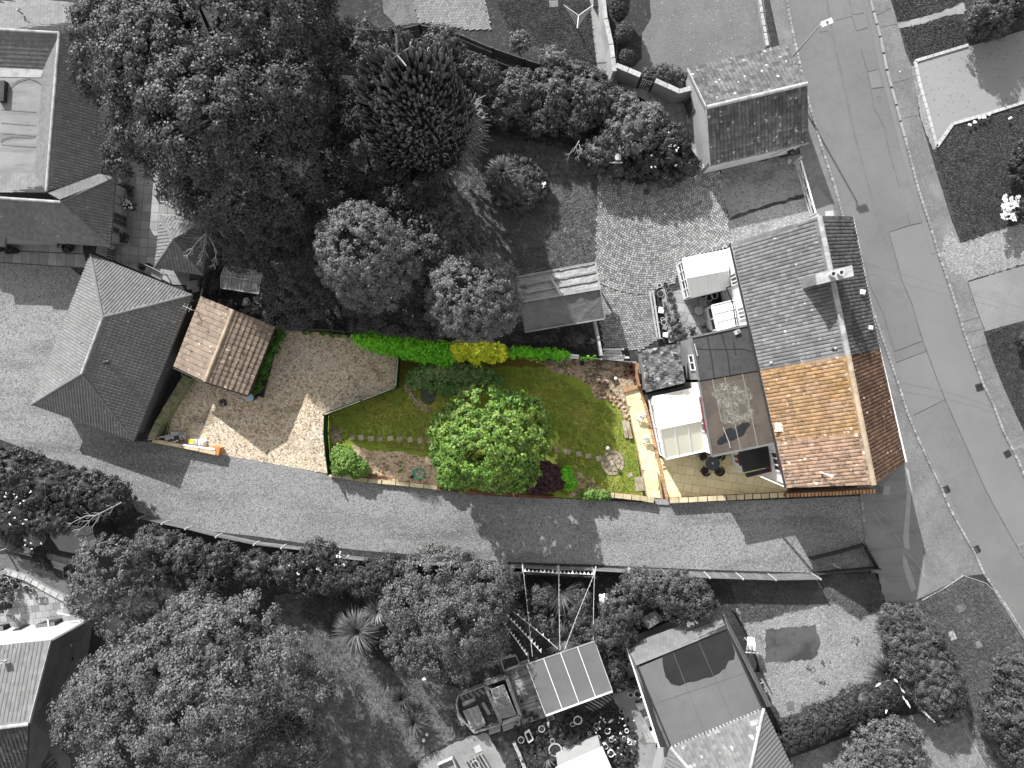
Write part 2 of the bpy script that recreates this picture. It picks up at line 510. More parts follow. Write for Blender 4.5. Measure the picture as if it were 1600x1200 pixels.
deck_grey = M("deck_grey", 0.25, [("stripe", (2, 2, 2), .45, .6, 0.17, 1), ("noise", 7, .55, .75, .32, .6)], island=.4, bump=(14, .5, .03))
plank_grey = M("plank_grey", 0.27, [("noise", 2, .4, .65, 0.20, 1), ("noise", 9, .5, .75, .34, .5)], island=.2, bump=(14, .4, .02))
sheet_white = M("white_cloth", 0.82, [("noise", 2, .4, .65, 0.76, 1)], rough=.9)
flag_white = M("flag_white", 0.85, rough=.8, trans=.5)
blossom = M("white_blossom", 0.72, rough=.8)
plume = M("pampas_plume", 0.66, [("noise", 6, .4, .7, .5, 1)], rough=.9)

# roofs
felt = M("roof_felt", 0.048, [("stain", .5, .42, .62, 0.066, 1), ("noise", 2.2, .52, .72, 0.03, .8), ("noise", 9, .5, .75, .085, .5)], bump=(14, .4, .02), rough=.8)
felt_brown = M("roof_felt_brown", (0.074, 0.063, 0.054), [("stain", .6, .42, .60, (0.10, 0.08, 0.065), 1), ("noise", 2.2, .55, .72, (.055, .045, .037), .8), ("noise", 9, .55, .75, (.14, .125, .11), .5)], bump=(14, .4, .02), rough=.85)
felt_chips = M("roof_mineral_chips", (0.135, 0.13, 0.11), [("voro", 12, .5, 1, (.31, .305, .27), .8), ("voro", 14, .4, 0, (.05, .042, .034), .85), ("noise", 1.1, .48, .62, (.085, .072, .058), .9)], bump=(12, .6, .03))
wet_felt = M("wet_patch_dark", (0.016, 0.017, 0.019), [("noise", 2, .4, .7, (.022, .024, .026), 1)], rough=.35, spec=.35)
wet_grey = M("wet_patch_grey", 0.024, [("noise", .7, .4, .65, 0.030, 1)], rough=.55, spec=.15)
flat_grey = M("flat_roof_grey", 0.125, [("stain", .22, .42, .62, 0.15, 1), ("noise", 1.4, .55, .75, .105, .7)], bump=(18, .2, .01), rough=.9)
flat_pale = M("flat_roof_pale", 0.20, [("stain", .3, .42, .62, 0.26, 1), ("stripe", (.35, 2.4, 1), .5, .68, .14, .8), ("noise", 4, .6, .75, .13, .6)], bump=(18, .3, .01), rough=.9)
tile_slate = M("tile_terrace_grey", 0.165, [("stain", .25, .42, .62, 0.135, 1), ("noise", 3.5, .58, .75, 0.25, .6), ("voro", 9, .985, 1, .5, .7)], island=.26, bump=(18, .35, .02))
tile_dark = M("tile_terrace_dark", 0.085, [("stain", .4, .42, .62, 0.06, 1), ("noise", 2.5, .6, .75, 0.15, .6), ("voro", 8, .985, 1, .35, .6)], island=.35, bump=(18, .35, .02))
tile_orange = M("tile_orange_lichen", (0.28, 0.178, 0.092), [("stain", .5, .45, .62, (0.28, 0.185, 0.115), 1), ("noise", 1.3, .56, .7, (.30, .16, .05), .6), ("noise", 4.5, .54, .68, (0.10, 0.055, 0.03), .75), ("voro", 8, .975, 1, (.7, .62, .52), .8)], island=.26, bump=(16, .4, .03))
tile_pink = M("tile_pinkish", (0.27, 0.19, 0.142), [("stain", .5, .45, .62, (0.29, 0.19, 0.125), 1), ("noise", 4.5, .52, .66, (0.09, 0.052, 0.04), .85), ("voro", 8, .975, 1, (.72, .66, .58), .8)], island=.30, bump=(16, .4, .03))
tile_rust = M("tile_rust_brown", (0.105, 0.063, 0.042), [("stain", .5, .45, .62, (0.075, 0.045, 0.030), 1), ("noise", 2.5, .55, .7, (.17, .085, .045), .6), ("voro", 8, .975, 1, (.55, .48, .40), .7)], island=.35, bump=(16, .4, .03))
tile_shed = M("tile_shed_brown", (0.225, 0.177, 0.140), [("stain", .5, .45, .62, (0.25, 0.198, 0.155), 1), ("noise", 3.2, .56, .68, (0.075, 0.045, 0.03), .9), ("noise", 5, .66, .74, (.30, .10, .05), .7), ("voro", 8, .97, 1, (.72, .60, .48), .8)], island=.16, bump=(16, .5, .03))
tile_hip = M("tile_hip_grey", 0.15, [("stain", .3, .42, .62, 0.17, 1), ("noise", 3, .6, .75, 0.11, .5), ("voro", 7, .994, 1, .4, .7)], island=.12, bump=(18, .25, .02))
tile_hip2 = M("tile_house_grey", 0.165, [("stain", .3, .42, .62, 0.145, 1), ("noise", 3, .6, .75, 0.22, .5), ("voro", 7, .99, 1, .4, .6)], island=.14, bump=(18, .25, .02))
tile_mossy = M("tile_garage_mossy", 0.105, [("stain", .5, .42, .62, 0.082, 1), ("noise", 5, .52, .68, 0.17, .7), ("noise", 4, .58, .7, .05, .8), ("voro", 8, .97, 1, .55, .8)], island=.36, bump=(14, .6, .04))
tile_leanto = M("tile_leanto_slate", 0.14, [("noise", 2.2, .46, .58, 0.028, .9), ("noise", 3.4, .55, .66, .42, .8)], island=.3, bump=(14, .6, .04))
tile_pale = M("tile_pale_grey", 0.128, [("stain", .3, .42, .62, 0.15, 1), ("noise", 3, .6, .75, 0.10, .5)], island=.12, bump=(18, .25, .02))
tile_bungalow = M("tile_bungalow_streaked", 0.14, [("stain", .35, .42, .62, 0.17, 1), ("noise", 5, .52, .7, 0.15, .8), ("voro", 4, .95, 1, .5, .7)], island=.2, bump=(14, .5, .03))
ridge_pale = M("ridge_mortar_pale", 0.36, [("noise", 2.5, .42, .65, 0.24, 1)], island=.15, bump=(12, .6, .04))
ridge_buff = M("ridge_buff", (0.40, 0.32, 0.235), [("noise", 2.5, .42, .65, (0.32, .245, .17), 1), ("noise", 3, .62, .72, (.40, .22, .07), .6)], island=.12, bump=(12, .6, .04))
tarp = M("tarpaulin", 0.21, [("stain", .5, .42, .62, 0.16, 1), ("stripe", (1.2, 5, 1), .5, .66, .28, .7)], rough=.38, spec=.5, bump=(3.2, .8, .15))
tarp_dark = M("tarpaulin_dark", 0.125, [("stain", .5, .42, .62, 0.10, 1), ("stripe", (2, 2, 1), .55, .68, .17, .6)], rough=.42, spec=.45, bump=(2.6, .8, .15))
deck_mat = M("roof_underlay", 0.03, rough=.9)
deck_mat_brown = M("roof_underlay_brown", (0.035, 0.02, 0.013), rough=.9)

# plants
def leafmat(name, c, c2, island=.45, trans=.22, spec=.35, rough=.5):
    return M(name, c, [("noise", .55, .40, .62, c2, 1)], rough=rough, spec=spec, island=island, trans=trans)
lf_oak = leafmat("leaf_big_tree", 0.068, 0.050, .5)
lf_oak2 = leafmat("leaf_grey_tree", 0.125, 0.09, .5)
lf_dark = leafmat("leaf_dark", 0.055, 0.038, .5)
lf_mid = leafmat("leaf_mid", 0.085, 0.055, .5)
lf_pale = leafmat("leaf_pale", 0.15, 0.10, .45)
lf_round = leafmat("leaf_clipped", 0.15, 0.11, .32)
lf_conif = leafmat("leaf_conifer", 0.06, 0.042, .45)
lf_monkey = leafmat("leaf_monkey_puzzle", 0.13, 0.09, .4, .05)
lf_blade = leafmat("leaf_blade", 0.17, 0.09, .5)
lf_blade_dark = leafmat("leaf_blade_dark", 0.10, 0.06, .5)
lf_hedge = leafmat("leaf_hedge", 0.05, 0.034, .5)
lf_pampas = leafmat("leaf_pampas", 0.105, 0.07, .5)
lf_green = leafmat("leaf_bright_green", (0.185, 0.285, 0.055), (0.095, 0.205, 0.028), .62, .3)
lf_ivy = leafmat("leaf_ivy_green", (0.21, 0.58, 0.025), (0.12, 0.44, 0.015), .5, .3)
lf_ivyd = leafmat("leaf_ivy_dark", (0.05, 0.15, 0.016), (0.035, 0.11, 0.012), .5, .2)
lf_yellow = leafmat("leaf_golden", (0.70, 0.76, 0.05), (0.58, 0.65, 0.04), .4, .3)
lf_maple = leafmat("leaf_maple_purple", (0.085, 0.03, 0.04), (0.055, 0.02, 0.028), .5, .2)
lf_bush = leafmat("leaf_bush_green", (0.16, 0.27, 0.055), (0.11, 0.21, 0.035), .45, .25)
lf_bed = leafmat("leaf_bed_green", (0.09, 0.20, 0.045), (0.26, 0.30, 0.14), .5, .2)
bark = M("bark", 0.07, [("noise", 4, .4, .7, 0.04, 1)], bump=(10, .8, .05))
bark_pale = M("bark_pale", 0.28, [("noise", 4, .4, .7, 0.17, 1)], bump=(10, .6, .04))
# ------------------------------------------------------------------ the ground
dark_tone = M("dark_tarmac_pad", 0.085, [("stain", .5, .45, .6, .045, 1), ("noise", 3, .55, .7, .03, .7)], bump=(14, .5, .03))
def ground(name, px, layer, mat, ro=None, label=None):
    mb = MB()
    if ro: px = rough(px, ro[0], ro[1], seed=len(name) + int(px[0][0]))
    mb.ngon(PP(px, 0.004 * layer))
    return struct(name, mb, mat, label=label)

def strip(mb, px, wpx, layer):
    """thin flat ribbon along a pixel line, mitred at its bends"""
    pts = PP(px, 0.004 * layer)
    wd = wpx * S / 2
    n0 = len(mb.v)
    k = len(pts)
    for i, p in enumerate(pts):
        d0 = (pts[i] - pts[max(i - 1, 0)]); d1 = (pts[min(i + 1, k - 1)] - pts[i])
        d = (d0.normalized() + d1.normalized())
        d = d.normalized() if d.length > .2 else (d1 if d1.length > 0 else d0).normalized()
        n = Vector((-d.y, d.x, 0)) * wd
        mb.v += [tuple(p - n), tuple(p + n)]
    for i in range(k - 1):
        a = n0 + 2 * i
        mb.f.append((a, a + 2, a + 3, a + 1)); mb.m.append(0)

def densify(px, step):
    out = []
    for i in range(len(px) - 1):
        a, b = px[i], px[i + 1]
        m = max(1, int(math.hypot(b[0] - a[0], b[1] - a[1]) / step))
        for k in range(m):
            out.append((a[0] + (b[0] - a[0]) * k / m, a[1] + (b[1] - a[1]) * k / m))
    out.append(px[-1])
    return out

mb = MB()
mb.ngon([(-260, -260, 0), (260, -260, 0), (260, 260, 0), (-260, 260, 0)])
struct("ground", mb, soil)

KL = [(1215, -60), (1228, 0), (1240, 60), (1260, 150), (1283, 230), (1303, 290), (1326, 375), (1348, 440), (1374, 517), (1403, 600), (1417, 645), (1432, 682), (1452, 725), (1470, 762), (1482, 792), (1500, 825), (1520, 860), (1537, 897), (1550, 915), (1575, 953), (1605, 1000), (1680, 1120)]
KR = [(1345, -60), (1359, 0), (1375, 58), (1385, 110), (1400, 165), (1413, 215), (1435, 300), (1450, 345), (1465, 395), (1477, 430), (1492, 475), (1507, 525), (1522, 565), (1535, 600), (1550, 630), (1567, 675), (1585, 710), (1602, 748), (1680, 910)]
ground("road", KL + KR[::-1], 2, tarmac)
EP = [(1378, -60), (1392, 0), (1407, 50), (1415, 82), (1428, 110), (1436, 180), (1450, 225), (1465, 275), (1473, 300), (1487, 345), (1500, 377), (1512, 440), (1531, 497), (1550, 560), (1566, 600), (1586, 645), (1602, 678), (1700, 850)]
ground("pavement_east", KR + EP[::-1], 3, footway)
ground("pavement_west", KL[:18] + [(1508, 900), (1445, 932), (1420, 940), (1385, 946), (1362, 900), (1352, 850), (1345, 774), (1330, 740), (1262, 300), (1222, 90), (1203, 0), (1190, -60)], 3, footway)

# kerbs: real steps, laid stone by stone
def kerb(name, line, wpx, step_px, h, mat, i0, i1, seed):
    pts = densify(line[i0:i1], step_px)
    mb = MB()
    r = random.Random(seed)
    for a, b in zip(pts[:-1], pts[1:]):
        A, B = P(*a), P(*b)
        d = (B - A)
        n = Vector((-d.y, d.x, 0)).normalized() * wpx * S / 2
        g = d * .06
        hh = h + r.uniform(-.012, .012)
        q = [A + g - n, B - g - n, B - g + n, A + g + n]
        mb.prism([(p.x + r.uniform(-.008, .008), p.y + r.uniform(-.008, .008)) for p in q], 0, hh)
    o = struct(name, mb, mat)
    return o
kerb("kerb_west", KL, 3.4, 6.6, .12, granite, 0, 22, 3)
kerb("kerb_east", KR, 3.6, 20, .10, kerb_face, 0, 6, 4)
kerb("kerb_east", KR, 3.4, 6.6, .12, granite, 5, 19, 5)
mb = MB()
strip(mb, [(x - 6.5, y + 1) for x, y in KR[:9]], 7, 7)
strip(mb, [(x + 5.5, y - 1) for x, y in KL[8:19]], 4, 7)
struct("gutter_channel", mb, tarmac_patch)

# tarmac repairs and their sealed joints
for q in ([(1331, 25), (1350, 21), (1356, 43), (1338, 48)], [(1356, 112), (1372, 108), (1380, 136), (1361, 138)],
          [(1389, 363), (1450, 346), (1535, 600), (1602, 748), (1640, 860), (1605, 880), (1575, 830), (1540, 765), (1512, 702), (1477, 625), (1467, 600), (1442, 532), (1425, 475), (1410, 440), (1397, 392)],
          [(1396, 568), (1447, 549), (1477, 625), (1422, 650), (1412, 620)]):
    ground("road_patch", q, 3, tarmac_patch)
mb = MB()
for l, wd in (([(1327, 0), (1331, 23), (1350, 20)], .5), ([(1331, 25), (1338, 48), (1356, 43)], .6), ([(1356, 112), (1372, 108)], .8), ([(1355, 112), (1361, 138), (1380, 136)], .8),
              ([(1356, 112), (1352, 100), (1346, 78)], .5), ([(1361, 140), (1366, 170), (1372, 180), (1382, 200), (1390, 240), (1405, 290)], .45), ([(1370, 152), (1375, 150), (1377, 158), (1372, 160), (1370, 152)], .5),
              ([(1389, 365), (1397, 392), (1410, 440), (1425, 475), (1442, 532), (1467, 600), (1477, 625), (1512, 702), (1540, 765), (1575, 830), (1601, 874)], .8),
              ([(1389, 363), (1420, 352), (1450, 346)], .7), ([(1352, 410), (1360, 448), (1380, 490), (1398, 549), (1441, 533)], .6), ([(1396, 568), (1447, 549)], .6), ([(1425, 650), (1477, 624)], .5), ([(1418, 334), (1422, 352)], .5), ([(1280, 50), (1295, 48)], .5), ([(1305, 32), (1330, 25)], .4)):
    strip(mb, rough(densify(l, 9) + densify(l, 9)[::-1], 99, .5, 3)[:len(densify(l, 9))], wd, 6 + .1 * len(mb.v) % 1)
struct("road_joint", mb, tar_seam)
mb = MB()
strip(mb, [(1292, 0), (1302, 60), (1318, 130), (1334, 205), (1350, 265), (1363, 310), (1374, 350), (1388, 390)], 4, 3)
struct("road_wheel_track", mb, wheel_mark)

# lane and its mouth
LANE = [(-80, 395), (0, 405), (60, 412), (110, 418), (136, 440), (100, 540), (50, 632), (130, 660), (210, 690), (240, 690), (330, 707), (350, 711), (420, 722), (513, 742), (600, 755), (690, 766), (800, 775), (900, 780), (1030, 786), (1200, 781), (1345, 775), (1349, 815), (1353, 851),
        (1366, 890), (1268, 895), (1200, 893), (1100, 890), (980, 885), (925, 882), (800, 878), (762, 875), (600, 863), (545, 858), (470, 848), (400, 838), (330, 830), (250, 812), (215, 800), (200, 775), (150, 745), (60, 710), (-80, 655)]
ground("lane_gravel", LANE, 2, lane_gravel)
ground("lane_mouth", [(1345, 775), (1372, 764), (1412, 726), (1425, 760), (1437, 820), (1447, 900), (1452, 925), (1425, 942), (1385, 948), (1370, 905), (1353, 850)], 4, mouth_tar)
ground("lane_mouth_patch", [(1413, 728), (1420, 735), (1424, 762), (1422, 800), (1420, 830), (1421, 858), (1413, 856), (1411, 840), (1415, 800), (1417, 770)], 5, mouth_light)
ground("lane_mouth_patch", [(1411, 866), (1417, 875), (1424, 895), (1432, 920), (1424, 925), (1417, 905), (1411, 885)], 5, mouth_light)
mb = MB()
for l in ([(1366, 803), (1380, 822)], [(1371, 796), (1389, 812)], [(1423, 883), (1431, 895)], [(1412, 858), (1436, 884), (1446, 902)], [(1396, 833), (1420, 860)]):
    strip(mb, l, .8, 6)
strip(mb, [(1384, 832), (1377, 835), (1377, 830), (1381, 829), (1384, 833), (1388, 830)], .9, 6)
struct("survey_paint_mark", mb, mouth_light)
mb = MB()
r = random.Random(5)
for k in range(12):
    a = (1345.5 + k * .65, 775 + k * 6.3)
    mb.box(P(*a), .16, .24, .05 + r.uniform(0, .01), -.1)
struct("lane_sett_edging", mb, granite)

# gardens east of the road
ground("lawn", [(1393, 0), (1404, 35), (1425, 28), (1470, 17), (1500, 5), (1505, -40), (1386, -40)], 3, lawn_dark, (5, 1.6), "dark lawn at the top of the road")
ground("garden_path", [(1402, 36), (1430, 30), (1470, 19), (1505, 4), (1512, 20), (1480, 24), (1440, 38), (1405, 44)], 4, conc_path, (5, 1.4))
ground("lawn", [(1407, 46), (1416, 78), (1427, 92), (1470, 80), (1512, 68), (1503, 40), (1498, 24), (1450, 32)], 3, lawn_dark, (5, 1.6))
ground("gravel_strip", [(1424, 104), (1430, 100), (1440, 140), (1452, 190), (1464, 232), (1458, 234), (1440, 190)], 4, pale_gravel, (4, 1))
ground("drive_pad", [(1430, 97), (1512, 73), (1660, 30), (1660, 140), (1600, 160), (1487, 193), (1463, 229)], 5, drive_pad)
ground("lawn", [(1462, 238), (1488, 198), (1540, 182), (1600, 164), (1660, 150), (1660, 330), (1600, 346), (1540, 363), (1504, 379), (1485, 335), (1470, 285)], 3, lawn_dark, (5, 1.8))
ground("gravel_drive", [(1500, 381), (1540, 366), (1600, 346), (1660, 330), (1660, 385), (1600, 413), (1512, 440), (1480, 420), (1470, 395), (1480, 350)], 4, pale_gravel, (5, 2.4))
ground("concrete_drive", [(1512, 441), (1600, 415), (1660, 395), (1660, 480), (1600, 501), (1538, 518), (1530, 495)], 5, conc)
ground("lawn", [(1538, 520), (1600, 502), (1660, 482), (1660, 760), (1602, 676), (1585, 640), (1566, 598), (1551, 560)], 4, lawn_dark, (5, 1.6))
mb = MB()
for l in ([(1429, 96), (1512, 71)], [(1429, 96), (1436, 130), (1450, 180), (1463, 230)], [(1463, 230), (1488, 194), (1540, 179), (1600, 160), (1660, 141)]):
    for a, b in zip(densify(l, 9)[:-1], densify(l, 9)[1:]):
        A, B = P(*a), P(*b)
        mb.beam(A.lerp(B, .03) + Vector((0, 0, .045)), A.lerp(B, .97) + Vector((0, 0, .045)), .20, .13)
struct("drive_edging", mb, drive_edge)
mb = MB()
strip(mb, [(1512, 441), (1531, 497), (1540, 519)], 1, 6); strip(mb, [(1512, 439), (1600, 413)], 1, 6); strip(mb, [(1540, 519), (1600, 502)], 1, 6)
struct("drive_joint", mb, tar_seam)
mb = MB()
for l in ([(1362, 28), (1393, 12)], [(1372, 43), (1405, 37)], [(1394, 130), (1422, 123)], [(1408, 185), (1435, 180)], [(1505, 503), (1532, 495)], [(1510, 521), (1540, 512)], [(1518, 545), (1546, 537)], [(1533, 595), (1552, 590)]):
    strip(mb, l, .6, 5)
struct("pavement_joint", mb, tar_seam)

# verge and gardens at the lower right
ground("road_verge", [(1425, 946), (1470, 922), (1505, 900), (1535, 910), (1548, 918), (1575, 958), (1602, 1002), (1680, 1125), (1680, 1300), (1560, 1250), (1530, 1150), (1495, 1090), (1470, 1035)], 4, verge_grey, (5, 2))
ground("garden_path", [(1418, 940), (1432, 938), (1447, 965), (1462, 1000), (1474, 1032), (1485, 1055), (1500, 1090), (1522, 1130), (1545, 1165), (1570, 1215), (1545, 1225), (1515, 1155), (1500, 1125), (1482, 1092), (1468, 1048), (1455, 1012), (1438, 972)], 5, conc)
mb = MB()
for l in ([(1505, 899), (1540, 911), (1552, 922), (1577, 961), (1601, 1000)], [(1440, 938), (1475, 919), (1505, 899)]):
    d = densify(l, 12)
    for a, b in zip(d[:-1], d[1:]):
        mb.beam(P(*a) + Vector((0, 0, .03)), P(*a).lerp(P(*b), .95) + Vector((0, 0, .03)), .06, .07)
struct("verge_edging", mb, kerb_face)
ground("gravel_garden", [(1150, 950), (1190, 960), (1240, 950), (1300, 938), (1372, 925), (1385, 950), (1375, 985), (1385, 1030), (1370, 1085), (1300, 1110), (1232, 1142), (1205, 1095), (1190, 1058), (1175, 1010)], 3, pale_gravel, (6, 2))
ground("rough_grass", [(1140, 900), (1270, 898), (1370, 895), (1384, 946), (1345, 968), (1300, 940), (1250, 948), (1200, 968), (1160, 975)], 4, verge_grey, (6, 2.2))
ground("tarmac_pad", [(1196, 983), (1275, 977), (1281, 1000), (1278, 1022), (1268, 1031), (1235, 1033), (1196, 1036)], 5, dark_tone, (5, 2.0))  # flat, darker patch laid over the pale gravel, edge wobbled
ground("block_drive", [(1235, 1185), (1300, 1160), (1400, 1120), (1490, 1108), (1512, 1150), (1560, 1240), (1250, 1260)], 3, gbrick)
mb = MB()
strip(mb, [(1506, 1138), (1545, 1205)], 1.3, 8)
struct("drive_kerb_line", mb, drive_edge)

# gardens along the bottom
ground("lawn", [(430, 930), (520, 920), (545, 960), (590, 1030), (640, 1060), (690, 1070), (760, 1080), (700, 1110), (712, 1152), (640, 1195), (600, 1250), (430, 1250)], 3, lawn_grey, (6, 2))
ground("garden_path", [(640, 1215), (660, 1185), (735, 1150), (760, 1145), (790, 1195), (800, 1230), (640, 1240)], 4, conc_path, (5, 1.5))
ground("garden_path", [(955, 1085), (985, 1075), (1010, 1120), (1030, 1180), (1045, 1230), (1000, 1230), (985, 1170), (975, 1120)], 4, conc_path, (5, 1.5))
ground("lawn", [(-60, 858), (20, 868), (60, 880), (110, 915), (130, 950), (60, 915), (15, 888), (-60, 900)], 3, lawn_grey, (5, 1.4))
ground("garden_path", [(165, 1000), (175, 1005), (180, 1030), (190, 1060), (178, 1060), (170, 1035)], 4, conc_path, (5, 1.4))

# gardens along the top
ground("lawn", [(775, -40), (922, -40), (925, 20), (932, 112), (900, 108), (830, 80), (800, 55), (786, 25)], 3, lawn_dark, (5, 1.2))
ground("garden_path", [(918, -40), (936, -40), (945, 60), (955, 118), (960, 135), (935, 118), (925, 40)], 4, conc_path)
ground("lawn", [(966, -40), (1190, -40), (1196, 20), (1205, 80), (1150, 92), (1075, 112), (1050, 128), (1000, 118), (960, 100), (965, 30)], 3, lawn_pale, (5, 1.2))
ground("border_bed", [(958, -40), (1012, -40), (1017, 28), (1003, 52), (1003, 92), (990, 105), (965, 106)], 4, soil, (5, 1.0))
ground("lawn", [(590, -40), (648, -40), (650, 20), (654, 36), (620, 40), (600, 20)], 3, lawn_grey, (5, 1.2))
ground("herringbone_drive", [(645, -40), (748, -40), (765, 30), (766, 47), (730, 46), (655, 35), (649, 15)], 4, gbrick)
ground("lawn", [(690, 225), (760, 205), (850, 215), (890, 225), (935, 280), (932, 340), (930, 412), (820, 428), (760, 420), (738, 372), (705, 310)], 3, lawn_grey, (6, 2))
ground("gravel_yard", [(1126, 262), (1180, 252), (1252, 240), (1262, 300), (1150, 335), (1140, 345), (1128, 300)], 3, weedy_gravel, (6, 2))
ground("gravel_yard", [(1140, 344), (1200, 325), (1258, 308), (1275, 345), (1143, 382)], 4, pale_gravel, (6, 1.2))
ground("concrete_apron", [(1260, 300), (1276, 290), (1300, 320), (1310, 345), (1275, 345)], 5, conc)
ground("paved_corner", [(955, 132), (1000, 130), (1075, 165), (1085, 185), (1100, 250), (1090, 255), (1050, 195), (1010, 160)], 3, flag_grey)

# the plot in colour
ground("yard_gravel", [(262, 690), (238, 684), (262, 640), (288, 588), (340, 600), (412, 622), (440, 512), (560, 524), (622, 552), (619, 604), (508, 645), (515, 741), (420, 723), (350, 711)], 3, yard_gravel, (6, .5))
ground("lawn", [(620, 552), (700, 556), (850, 566), (930, 575), (985, 640), (1005, 777), (900, 779), (690, 765), (515, 741), (508, 646), (618, 604)], 3, lawn_green, None, "sunlit green lawn of the long plot")
ground("flower_bed", [(622, 552), (700, 556), (850, 560), (880, 566), (850, 574), (790, 572), (760, 578), (700, 566), (645, 572), (633, 590), (628, 605), (619, 600)], 4, moss_soil, (6, 1.5))
ground("gravel_bed", [(548, 693), (560, 697), (575, 703), (595, 704), (612, 706), (632, 707), (652, 712), (690, 716), (697, 760), (620, 755), (516, 741), (512, 725), (540, 735), (556, 715)], 4, bed_gravel, (5, 1.6))
ground("gravel_bed", [(893, 736), (905, 737), (920, 745), (932, 757), (950, 768), (945, 776), (890, 776), (885, 750)], 4, bed_gravel, (5, 1.4))
ground("gravel_bed", [(848, 563), (900, 560), (998, 568), (1002, 606), (978, 612), (985, 650), (990, 662), (978, 668), (972, 645), (958, 630), (932, 622), (923, 607), (905, 590), (875, 585), (855, 574)], 5, dirt_bed, (5, 2))
ground("bare_patch", [(632, 596), (642, 598), (646, 612), (655, 625), (668, 634), (674, 644), (655, 640), (640, 622), (634, 612)], 4, bed_gravel, (4, .8))
ground("bare_patch", [(516, 668), (528, 665), (537, 667), (535, 680), (530, 695), (520, 694), (517, 683)], 4, dirt_bed, (4, 1))
# ------------------------------------------------------------------ roofs, slabs, walls
PAN = [(0, 0), (.22, .0), (.42, .75), (.62, 1), (.82, .75), (1, 0)]
ROLL = [(0, 0), (.5, .05), (.66, 1), (.86, 1), (1, 0)]
FLAT = [(0, 0), (1, 0)]
SHED = [(0, -1.6), (.03, .6), (.5, 1), (.97, .6), (1, -1.6)]
DOUBLE = [(0, -1.1), (.10, .45), (.30, 1), (.68, 1), (.90, .45), (1, -1.1)]

def frame_of(poly):
    """origin, along-eave, up-slope and normal directions; the eave is the first edge"""
    n = Vector((0, 0, 0))
    for i in range(len(poly)):
        a, b = poly[i], poly[(i + 1) % len(poly)]
        n += Vector(((a.y - b.y) * (a.z + b.z), (a.z - b.z) * (a.x + b.x), (a.x - b.x) * (a.y + b.y)))
    n.normalize()
    if n.z < 0: n = -n
    e = (poly[1] - poly[0])
    e = (e - n * e.dot(n)).normalized()
    s = n.cross(e)
    c = sum(poly, Vector((0, 0, 0))) / len(poly)
    if (c - poly[0]).dot(s) < 0:
        e, s = -e, -s
    return poly[0], e, s, n

def tile_mesh(mb, o, e, s, n, x0, x1, y0, y1, prof, hgt, th, dz):
    k = len(mb.v)
    m = len(prof)
    for fx, fz in prof:
        x = x0 + (x1 - x0) * fx
        for yy, zz in ((y0, -.02), (y0, fz * hgt + th + dz), (y1 + .03, fz * hgt + th * .25 + dz)):
            mb.v.append(tuple(o + e * x + s * yy + n * zz))
    for i in range(m - 1):
        a, b = k + 3 * i, k + 3 * (i + 1)
        mb.f += [(a, b, b + 1, a + 1), (a + 1, b + 1, b + 2, a + 2)]
        mb.m += [mb.mi] * 2
    mb.f += [(k, k + 1, k + 2), (k + 3 * m - 3, k + 3 * m - 1, k + 3 * m - 2)]
    mb.m += [mb.mi] * 2

def lay(poly, wd, gauge, bond=0.0, marg=0.0):
    """cells of a tiled or slated slope: (x0,x1,y0,y1,clipped polygon or None)"""
    o, e, s, n = frame_of(poly)
    q = [((p - o).dot(e), (p - o).dot(s)) for p in poly]
    if area2(q) < 0: q = q[::-1]
    xa, xb = min(p[0] for p in q), max(p[0] for p in q)
    yb = max(p[1] for p in q)
    rows = max(1, round(yb / gauge)); g = yb / rows
    cols = max(1, round((xb - xa) / wd)); wv = (xb - xa) / cols
    out = []
    for j in range(rows):
        off = (j % 2) * bond * wv
        for i in range(-1 if off else 0, cols + (1 if off else 0)):
            x0 = xa + i * wv + off
            c = clip_rect(q, x0, x0 + wv, j * g, (j + 1) * g)
            if len(c) < 3: continue
            ar = abs(area2(c))
            if ar > .985 * wv * g: out.append((x0, x0 + wv, j * g, (j + 1) * g, None))
            elif ar > .06 * wv * g: out.append((x0, x0 + wv, j * g, (j + 1) * g, c))
    return (o, e, s, n), out

